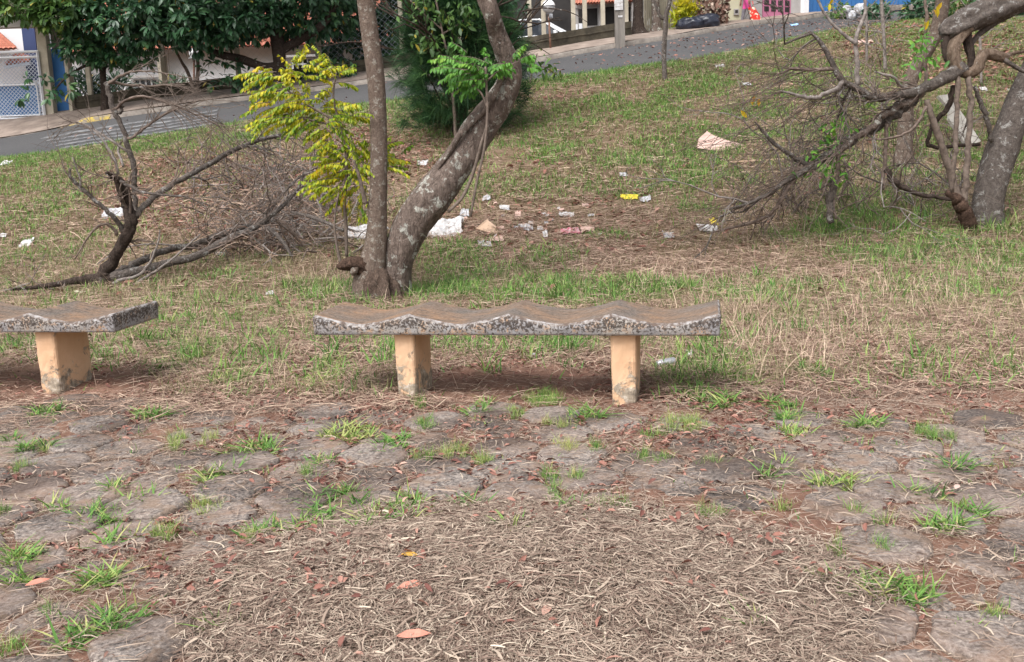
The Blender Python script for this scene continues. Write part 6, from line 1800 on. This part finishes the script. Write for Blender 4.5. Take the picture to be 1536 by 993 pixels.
rg = np.random.default_rng(55)
Yk = 32.0
ct = thing('croton_shrub', 'yellow and green leaved croton shrub beside the black rubbish bags', 'shrub', at(1028, 48, Yk))
mb = MB()
for k in range(7): mb.tube([at(1026 + rg.normal(0, 3), 50, Yk), at(1026 + rg.normal(0, 6), 30, Yk), at(1026 + rg.normal(0, 10), 10, Yk)], [.015, .012, .008], 5)
mb.build('stems', MT['twig'], ct)
N = 700; C = np.array([at(px, py, Yk + rg.normal(0, .15)) for px, py in zip(np.r_[rg.normal(1030, 8, 420), rg.normal(1022, 7, 280)], np.r_[rg.normal(13, 8, 420), rg.normal(30, 8, 280)])])
L = rg.uniform(.12, .22, N); hgt_ = (C[:, 2] - C[:, 2].min()) / np.ptp(C[:, 2])
V, F, T = curled_leaves(C, L, L * .3, unit(rg.normal(0, .5, (N, 3)) + [0, -.6, .6]), unit(rg.normal(0, .7, (N, 3)) + [0, 0, .7]), (rg.beta(2, 2, N) * .5 + hgt_ * .45).clip(0, 1)); mesh_obj('foliage', V, F, MT['yellowleaf'], ct, tint=T)


def blob_bag(c, sx_, sy_, sz_, seed, name='rubbish_bag', mat='bag', label='', cat='bag', group=None):
    nu, nv = 40, 22; V = []; F = []
    u_ = np.arange(nu) / nu * 2 * PI
    for i in range(nv + 1):
        t = -PI / 2 + PI * i / nv; ct_ = np.abs(math.cos(t))**.55; z = math.sin(t)
        rr = 1 + (fbm(np.cos(u_) * 2.6 + seed, np.sin(u_) * 2.6 + z * 2.2, 4) - .5) * .5 + .05 * np.sin(u_ * 9 + z * 3 + seed)
        V.append(np.c_[c[0] + np.cos(u_) * ct_ * rr * sx_, c[1] + np.sin(u_) * ct_ * rr * sy_, c[2] + sz_ * .92 + z * sz_ * (1 + (rr - 1) * .5)])
    V = np.vstack(V)
    for i in range(nv):
        for k in range(nu): F.append((i * nu + k, i * nu + (k + 1) % nu, (i + 1) * nu + (k + 1) % nu, (i + 1) * nu + k))
    o = mesh_obj(name, V, F, MT[mat], org=np.array(c)); tag(o, label, cat, group); return o


blob_bag(at(1036, 48, 31.7), .42, .36, .22, 1, label='black rubbish bag on the pavement directly below the croton', group='black rubbish bags on the pavement')
blob_bag(at(1060, 46, 31.8), .40, .36, .25, 2, label='black rubbish bag right of the croton, under the dry flowers', group='black rubbish bags on the pavement')
blob_bag(at(1083, 45.5, 31.9), .22, .2, .05, 3, 'plastic_bag', 'whiteplastic', 'small white bag on the kerb right of the black rubbish bags', group='white bags on the pavement')
blob_bag(at(1111, 42, 33.0), .20, .2, .10, 4, 'plastic_bag', 'whiteplastic', 'white bag beside the feet of the person', group='white bags on the pavement')

df = thing('dried_flower_plant', 'brownish wilted plant with pale flower heads above the black bags', 'plant', at(1070, 44, 32.3))
mb = MB()
for k in range(10): mb.tube([at(1068 + rg.normal(0, 4), 46, 32.3), at(1068 + rg.normal(0, 10), 20, 32.3), at(1068 + rg.normal(0, 15), -6, 32.3)], [.02, .014, .008], 5)
mb.build('stems', MT['twig'], df)
N = 520; C = np.array([at(rg.uniform(1046, 1092), rg.uniform(-16, 36), 32.3 + rg.normal(0, .2)) for _ in range(N)]); L = rg.uniform(.10, .2, N)
V, F, T = curled_leaves(C, L, L * .6, unit(rg.normal(0, .6, (N, 3)) + [0, -.6, .4]), unit(rg.normal(0, 1, (N, 3)) + [0, 0, -.3]), rg.beta(1.2, 2, N)); mesh_obj('dry_leaves', V, F, MT['dryflower'], df, tint=T)

yw = thing('pale_yellow_wall', 'pale yellow wall with a small grey meter box left of the person', 'wall', at(1100, 40, 33.4))
mb = MB(); slab(mb, (1048, 48, -50, 33.35), (1113, 38, -50, 33.5), .25); mb.build('wall', MT['paleyellow'], yw, False)
mb = MB(); a = at(1104.5, 18, 33.44); mb.box(a, (.16, .06, .19), bev=.01); m_ = mb.build('meter_box', MT['greywall'], yw, False)
mb = MB(); mb.box(a + [0, -.032, 0.01], (.09, .01, .10)); mb.build('meter_window', MT['dark'], m_, False)

gw = thing('grey_wall', 'grey rendered wall around the pink door', 'wall', at(1165, 34, 34.2))
mb = MB(); slab(mb, (1113, 42, -50, 33.9), (1143, 35, -50, 34.3), .25); slab(mb, (1184, 34, -50, 34.9), (1206, 30, -50, 35.2), .25); slab(mb, (1142, 37, 29, 34.3), (1185, 33, 25, 34.9), .24); mb.build('wall', MT['greywall'], gw, False)
pd = thing('pink_door', 'pink metal door with rows of small dark panes', 'door', at(1163, 30, 34.6))
A = at(1143, 29.5, 34.36); B = at(1185, 25.5, 34.92); u = B - A; Lw = np.linalg.norm(u[:2]); u[2] = 0; u /= np.linalg.norm(u); v = np.array([u[1], -u[0], 0])
z0 = min(A[2], B[2]); A[2] = z0
mb = MB(); mb.box(A + u * Lw / 2 + np.array([0, 0, 1.05]), (Lw, .06, 2.1), u, -v, np.array([0, 0, 1.0])); leaf = mb.build('door_leaf', MT['pinkpaint'], pd, False)
for c_ in range(4):
    mb = MB(); sx_ = Lw * (.13 + .245 * c_)
    for r_ in range(8):
        mb.box(A + u * sx_ + v * .034 + np.array([0, 0, .34 + .2 * r_]), (Lw * .16, .02, .155), u, -v, np.array([0, 0, 1.0]))
        mb.box(A + u * sx_ + v * .048 + np.array([0, 0, .34 + .2 * r_]), (.018, .014, .155), u, -v, np.array([0, 0, 1.0]))
    mb.build('pane_column', MT['dark'], leaf, False)
mb = MB(); mb.box(A + u * Lw * .5 + v * .05 + np.array([0, 0, 1.0]), (.03, .04, .16), u, -v, np.array([0, 0, 1.0])); mb.build('handle', MT['steel'], leaf, False)

wp = thing('white_pillar', 'whitish pillar between the grey wall and the blue gate', 'pillar', at(1209, 29, 35))
mb = MB(); slab(mb, (1205, 30, -50, 35.0), (1213, 28, -50, 35.1), .3); mb.build('shaft', MT['white'], wp, False)
mb = MB(); post(mb, 1209, 30, 25, 34.98, .24, .1); mb.build('foot', MT['greywall'], wp, False)
bg_ = thing('blue_gate', 'blue ribbed metal gate at the top of the street', 'gate', at(1240, 24, 35.6))
mb = MB()
for k in range(24): px = 1213 + k * 6.4; slab(mb, (px, 27 - k * .5, -50, 35.4 + k * .12), (px + 5.8, 26.6 - k * .5, -50, 35.4 + k * .12 + .1), .05)
mb.build('ribs', MT['blue'], bg_, False)
bh = thing('white_bundle', 'heap of white and grey sacks at the foot of the blue gate', 'sacks', at(1280, 22, 34))
for k, (px, py, s) in enumerate(((1277, 22, .3), (1290, 14, .35), (1270, 12, .25))):
    V0 = blob_bag(at(px, py + 8, 33.5), s * .55, s * .5, s * .5, 11 + k, 'sack', 'greyplastic', '', None); V0.parent = bh; V0.location = V0.location - bh.location
    for kk in ('label', 'category'):
        if kk in V0: del V0[kk]

# ---- person
def skin_figure():
    p0 = at(1120, 44, 33.1); p0[2] = at(1120, 43, 33.1)[2]
    t = thing('person', 'person in long pink top and grey trousers standing by the kerb with a red bag', 'person', p0)
    me = bpy.data.meshes.new('body'); bm_v = []; E = []; R = []
    def v(x, y, z, r, par=None):
        bm_v.append((x, y, z)); R.append(r)
        if par is not None: E.append((par, len(bm_v) - 1))
        return len(bm_v) - 1
    pel = v(0, 0, .92, .15)
    sp_ = v(0, 0, 1.08, .125, pel); ch = v(.02, 0, 1.28, .145, sp_); nk = v(.03, 0, 1.42, .06, ch); hd0 = v(.04, 0, 1.50, .062, nk); hd = v(.045, -.01, 1.58, .095, hd0); v(.045, 0, 1.67, .075, hd)
    for s, fx in ((-1, .14), (1, -.12)):
        hp = v(s * .05, s * .08, .86, .10, pel); kn = v(fx * .5, s * .09, .48, .062, hp); an = v(fx, s * .09, .10, .04, kn); v(fx + .03, s * .09 - .0, .04, .035, an); v(fx + .15, s * .09, .03, .028, len(bm_v) - 1)
        sh = v(.02, s * .17, 1.36, .06, ch); el = v(-.03 + (.06 if s < 0 else 0), s * .23, 1.10, .042, sh); wr = v(.06, s * .24, .88, .028, el)
        pm = v(.07, s * .245, .81, .034, wr)
        for q in range(4): f1_ = v(.045 + q * .018, s * .25, .745, .009, pm); v(.05 + q * .018, s * .235, .70 + .006 * abs(q - 1), .008, f1_)
        th_ = v(.10, s * .235, .79, .010, pm); v(.112, s * .225, .755, .009, th_)
    me.from_pydata(bm_v, E, []); o = bpy.data.objects.new('body', me); COL.objects.link(o)
    sk = o.modifiers.new('Skin', 'SKIN'); sl_ = me.skin_vertices[0].data if me.skin_vertices else None
    if sl_ is None:
        bpy.context.view_layer.objects.active = o
    for i, r in enumerate(R): me.skin_vertices[0].data[i].radius = (r, r)
    me.skin_vertices[0].data[0].use_root = True
    ss = o.modifiers.new('Sub', 'SUBSURF'); ss.levels = 2; ss.render_levels = 2
    dg = bpy.context.evaluated_depsgraph_get(); ev = o.evaluated_get(dg); m2 = bpy.data.meshes.new_from_object(ev)
    o.modifiers.clear(); o.data = m2
    for mm in ('skin', 'pinkshirt', 'trousers', 'shoe'): m2.materials.append(MT[mm])
    for p in m2.polygons:
        c = p.center; a = 0
        if c.z < .09: a = 3
        elif c.z < .60 and abs(c.y) < .19: a = 2
        elif c.z < .97 and abs(c.y) < .20: a = 1
        elif c.z < 1.40 and (abs(c.y) < .2 or c.z > 1.15): a = 1
        p.material_index = a; p.use_smooth = True
    o.parent = t; ROOT['body'] = p0
    t.rotation_euler = (0, 0, math.radians(200))
    def part(mb, name, mat): 
        q = mesh_obj(name, mb.V, mb.F, MT[mat], None); q.parent = t; return q
    mb = sphere_part(np.array([.03, 0, 1.635]), .108, -.35, PI / 2 - .03); part(mb, 'hair', 'hair')
    mb = MB()
    for s in (-1, 1): mb.tube([(.135, s * .035, 1.60), (.142, s * .035, 1.60)], [.010, .008], 8)
    part(mb, 'eyes', 'dark'); mb = MB(); mb.tube([(.13, 0, 1.60), (.155, 0, 1.565), (.135, 0, 1.56)], [.008, .012, .008], 6); part(mb, 'nose', 'skin')
    mb = MB(); mb.tube([(.128, -.025, 1.53), (.137, 0, 1.528), (.128, .025, 1.53)], [.004, .006, .004], 6); part(mb, 'mouth', 'pinkshirt')
    return t, p0


try:
    pers, p0 = skin_figure()
except Exception as e:
    print('person failed', e)
# red patterned bag held on the right side
bgc = at(1131, 25, 32.95)
rb = thing('carried_bag', 'red and white patterned cloth bag hanging beside the person in pink', 'bag', bgc - [0, 0, .3])
nu, nv = 20, 12; V = []; F = []
for i in range(nv + 1):
    t_ = i / nv; z = .28 - .58 * t_; sw = .10 + .06 * math.sin(t_ * PI * .8); off = .20 * t_
    for k in range(nu):
        a = 2 * PI * k / nu; rr = 1 + .12 * math.sin(3 * a + t_ * 5)
        V.append(bgc + [off - .08 + math.cos(a) * sw * rr, math.sin(a) * sw * .7 * rr, z])
for i in range(nv):
    for k in range(nu): F.append((i * nu + k, i * nu + (k + 1) % nu, (i + 1) * nu + (k + 1) % nu, (i + 1) * nu + k))
F.append(tuple(range(nu))[::-1]); F.append(tuple(nv * nu + k for k in range(nu)))
mesh_obj('bag_cloth', V, F, MT['redbag'], rb)
mb = MB(); mb.tube([bgc + [-.14, 0, .25], bgc + [-.15, -.03, .45], bgc + [-.05, -.03, .46], bgc + [-.02, 0, .25]], [.012] * 4, 6); mb.build('handle', MT['redbag'], rb)

# ---- trees along the far pavement
def street_tree(name, label, base, limbs, lobes, seed, Lr=(.15, .25), tb=0, mat='bigleaf', group='dark leaved trees along the far pavement', wr=.42):
    t = thing(name, label, 'tree', base, group)
    for i, pts in enumerate(limbs):
        V, F, P, R = cyl_noise_tube(pts, 14, .05, seed + i, flare=(.2, .25) if i == 0 else None); mesh_obj('trunk' if i == 0 else 'limb', V, F, MT['barkdark'], t)
    crown_multi(t, lobes, Lr, MT[mat], tb, seed, wratio=wr); return t


def lobe(px, py, Y, rxp, rzp, ry, n): k = Y / FPX; return (at(px, py, Y), (rxp * k, ry, rzp * k), n)


street_tree('broadleaf_tree', 'wide dark leaved tree on a forked trunk in the middle of the far pavement', at(420, 148, 28.0),
            [[(421, 150, 26, 28.0), (421, 130, 19, 28.0), (419, 95, 18, 28.0), (417, 65, 20, 28.0), (410, 30, 18, 28.0), (400, -30, 16, 28), (395, -100, 10, 28)],
             [(420, 75, 15, 28.0), (440, 65, 13, 28.0), (465, 50, 12, 27.9), (485, 35, 11, 27.9), (505, 5, 10, 27.9), (520, -40, 8, 27.8)], [(470, 48, 7, 27.9), (455, 30, 6, 27.8), (445, 15, 5, 27.8), (430, -20, 4, 27.8)],
             [(418, 100, 15, 28.0), (395, 100, 12, 27.9), (360, 88, 12, 27.8), (325, 80, 10, 27.7), (290, 60, 8, 27.6), (260, 30, 6, 27.5)]],
            [lobe(380, -35, 28, 190, 80, 2.4, 7500), lobe(300, 30, 27.4, 85, 38, 1.2, 1800), lobe(225, 20, 27.2, 85, 48, 1.2, 2000), lobe(455, 10, 28.4, 90, 50, 1.3, 2000), lobe(355, 22, 27.2, 75, 36, 1.0, 1600), lobe(330, 112, 27.8, 26, 24, .4, 130), lobe(375, 108, 27.9, 22, 20, .4, 100), lobe(500, 112, 28.6, 44, 22, .6, 260)], 61)
street_tree('broadleaf_tree', 'leafy tree on a thin dark trunk reaching over the blue panel and gate', at(157, 172, 28.0),
            [[(158, 176, 14, 28.0), (157, 150, 10, 28.0), (155, 120, 9, 28.0), (152, 80, 9, 28.0), (150, 40, 8, 28.0), (155, -40, 7, 28)], [(152, 85, 6, 28), (130, 60, 5, 27.8), (100, 45, 4, 27.5), (60, 38, 3, 27.2)], [(153, 95, 5, 28), (125, 100, 4, 27.7), (95, 120, 3, 27.4), (75, 145, 2, 27.3)]],
            [lobe(155, 22, 27.6, 82, 48, 1.2, 2900), lobe(120, 66, 27.4, 34, 26, .7, 400), lobe(165, 80, 27.8, 40, 22, .7, 480), lobe(98, 128, 27.3, 22, 20, .4, 70), lobe(52, 132, 27.1, 32, 24, .3, 60), lobe(200, 80, 27.5, 34, 18, .5, 260)], 62, tb=.10)
street_tree('broadleaf_tree', 'light green leaved tree hanging over the top left corner', at(-120, 190, 27.8),
            [[(-120, 195, 18, 27.8), (-115, 120, 14, 27.8), (-100, 40, 12, 27.8), (-80, -60, 10, 27.8)], [(-100, 20, 8, 27.8), (-40, 10, 6, 27.5), (20, 20, 4, 27.2), (60, 22, 3, 27)]],
            [lobe(30, 8, 27.0, 70, 22, .7, 800), lobe(85, 0, 27.0, 50, 42, .8, 1300), lobe(-60, -30, 27.4, 110, 60, 1.5, 2500)], 63, tb=.0, mat='paleleaf')
street_tree('broadleaf_tree', 'dark leaved tree between the straight trunk and the feathery bush', at(655, 112, 30.6),
            [[(658, 125, 18, 30.6), (655, 90, 15, 30.6), (650, 40, 14, 30.6), (640, -20, 12, 30.6)], [(652, 60, 7, 30.6), (620, 40, 5, 30.4), (590, 10, 4, 30.2)]],
            [lobe(580, -15, 30.8, 130, 75, 1.8, 6500), lobe(640, 25, 31.2, 90, 62, 1.4, 3600), lobe(520, 60, 31.4, 60, 45, 1.0, 1700), lobe(700, 20, 30.5, 80, 60, 1.0, 3200)], 64, tb=-.05)  # leaf tint of this crown shifted slightly darker
# slim trunks before the white house
for i, (pts, lab) in enumerate((([(296, 138, 6, 28.8), (296, 120, 6, 28.8), (297, 95, 5, 28.8), (290, 70, 4, 28.8), (285, 40, 3, 28.8)], 'straight one of the two slim trunks before the white house wall'), ([(290, 140, 5, 28.7), (288, 125, 5, 28.7), (280, 105, 5, 28.7), (272, 92, 4, 28.7), (262, 70, 3, 28.7), (255, 40, 3, 28.7)], 'bowed one of the two slim trunks before the white house wall'))):
    t = thing('slim_tree', lab, 'tree', at(pts[0][0], pts[0][1], pts[0][3])); P, R = pathpx(pts); mb = MB(); mb.tube(P, R, 8, .06); mb.build('trunk', MT['twig'], t)
    crown_multi(t, [(P[-1], (.8, .7, .5), 260)], (.14, .22), MT['bigleaf'], 0, 70 + i)
# dark garden shrubs behind the fence
for i, (px, py, Yq, rx, rz, n_, lab) in enumerate(((128, 142, 30.2, 26, 22, 420, 'dark strappy garden shrub behind the fence beside the blue panel'), (172, 140, 30.4, 20, 18, 300, 'dark garden shrub behind the fence under the thin trunk'), (268, 135, 30.6, 16, 10, 120, 'small green shrub behind the fence right of the barred window'))):
    b = at(px, py + rz, Yq); b[2] = float(zbase(b[0], b[1])); t = thing('garden_shrub', lab, 'shrub', b, 'garden shrubs behind the fence')
    mb = MB(); mb.tube([b, at(px, py, Yq)], [.03, .02], 6); mb.build('stem', MT['twig'], t)
    crown_multi(t, [lobe(px, py, Yq, rx, rz, .5, n_)], (.25, .42), MT['bigleaf'], 0, 80 + i, wratio=.16, hang=-.4, name='foliage')
for i, (px, py, Yq, rx, rz, n_, mt_, lab) in enumerate(((1258, 14, 34.0, 16, 12, 260, 'paleleaf', 'low light green shrub in front of the blue gate'), (1316, 14, 33.0, 20, 12, 340, 'bigleaf', 'dark shrub on the bank top right of the sacks'), (1385, 8, 32.0, 26, 18, 520, 'bigleaf', 'dark shrub on the bank top behind the grey trunk'),
                                            (1442, 4, 31.0, 30, 20, 620, 'paleleaf', 'green shrub on the bank top behind the torn limb'), (1500, 0, 30.0, 34, 26, 700, 'bigleaf', 'large dark shrub at the far right of the bank top'), (1570, -4, 30.0, 40, 30, 600, 'bigleaf', 'dark shrub beyond the right edge of the bank'))):
    b = at(px, py + rz, Yq); b[2] = float(zbase(b[0], b[1])); c_ = at(px, py, Yq); c_[2] = b[2] + rz * Yq / FPX * .8; t = thing('bank_shrub', lab, 'shrub', b, 'shrubs along the top of the bank')
    mb = MB()
    for k in range(5): mb.tube([b, c_ + rg.normal(0, .2, 3)], [.02, .01], 5)
    mb.build('stems', MT['twig'], t)
    crown_multi(t, [(c_, (rx * Yq / FPX, .6, rz * Yq / FPX), n_)], (.12, .22), MT[mt_], 0, 180 + i, name='foliage')
# street lantern like white globe pair seen behind at x 290
lt = thing('garden_lamp', 'white globe lamp behind the fence half hidden by the tree crown', 'lamp', at(291, 140, 31)); c = at(291, 80, 31)
mb = MB(); mb.tube([at(291, 150, 31), c], [.03, .03], 8); mb.build('post', MT['rust'], lt)
sphere_part(c, .15, -PI / 2 + .2, PI / 2 - .03).build('globe', MT['globe'], lt); mb = MB(); mb.disc_solid(c + [0, 0, -.14], (0, 0, 1), .17, .03); mb.build('shade', MT['globelow'], lt)
# background trees that close the view
for i, (px, Y, rx, lab) in enumerate(((700, 40, 150, 'dark mass of tree behind the grey house and car'), (540, 41, 150, 'dark tree behind the clay roof in the middle'), (860, 42, 130, 'dark tree behind the grey house roof'), (330, 43, 170, 'dark tree far behind the long white house'), (120, 42, 150, 'dark tree far behind the gate'), (1030, 44, 130, 'dark tree behind the beige fence'), (1180, 47, 130, 'dark tree behind the pink door wall'), (1340, 50, 150, 'dark tree behind the blue gate'), (1500, 50, 150, 'dark tree far right at the top of the bank'))):
    b = at(px, 80, Y); b[2] = float(zbase(b[0], b[1])) - .3
    t = thing('background_tree', lab, 'tree', b, 'trees behind the houses'); mb = MB(); mb.tube([b, b + [0, 0, 2.5], b + [.3, 0, 5]], [.22, .18, .1], 10, .05); mb.build('trunk', MT['barkdark'], t)
    k = Y / FPX; crown_multi(t, [(b + [0, 0, 4.2], (rx * k, 2.2, 3.0), 4200), (b + [-.8, -.5, 2.0], (rx * k * .8, 1.6, 1.8), 1800)], (.28, .42), MT['bigleaf'], -.02, 90 + i)
# bank at the right with leaf litter is part of the ground; ivy like tufts on it
g = ground_at(1180, 30)
# ================================================================== LIGHT
w = bpy.data.worlds.new('World'); scene.world = w; w.use_nodes = True
nt = w.node_tree; bg = nt.nodes['Background']
sky = nt.nodes.new('ShaderNodeTexSky'); sky.sky_type = 'NISHITA'; sky.sun_disc = False
SE, SA = math.radians(55), math.radians(212)
sky.sun_elevation = SE; sky.sun_rotation = SA; sky.air_density = 1.2; sky.dust_density = 4.0; sky.ozone_density = 1.0
# a cloud deck whitens the sky
mx = nt.nodes.new('ShaderNodeMix'); mx.data_type = 'RGBA'; mx.inputs[0].default_value = .8
hs = nt.nodes.new('ShaderNodeRGBToBW'); nt.links.new(sky.outputs[0], hs.inputs[0])
nt.links.new(sky.outputs[0], mx.inputs[6]); nt.links.new(hs.outputs[0], mx.inputs[7])
nt.links.new(mx.outputs[2], bg.inputs[0]); bg.inputs[1].default_value = .13
sl = bpy.data.lights.new('sun', 'SUN'); sl.energy = 1.2; sl.angle = math.radians(35); sl.color = (1, .97, .95)
so = bpy.data.objects.new('sun', sl); COL.objects.link(so)
sd = Vector((math.sin(SA) * math.cos(SE), math.cos(SA) * math.cos(SE), math.sin(SE)))
so.rotation_euler = sd.to_track_quat('Z', 'Y').to_euler()
so.location = (0, 0, 20)
scene.view_settings.view_transform = 'Standard'; scene.view_settings.look = 'None'
scene.view_settings.exposure = 1.22; scene.view_settings.gamma = 1
scene.view_settings.use_curve_mapping = False
scene.render.engine = 'CYCLES'
scene.cycles.use_denoising = True
scene.cycles.max_bounces = 6; scene.cycles.diffuse_bounces = 3; scene.cycles.transmission_bounces = 3
scene.cycles.sample_clamp_indirect = 6
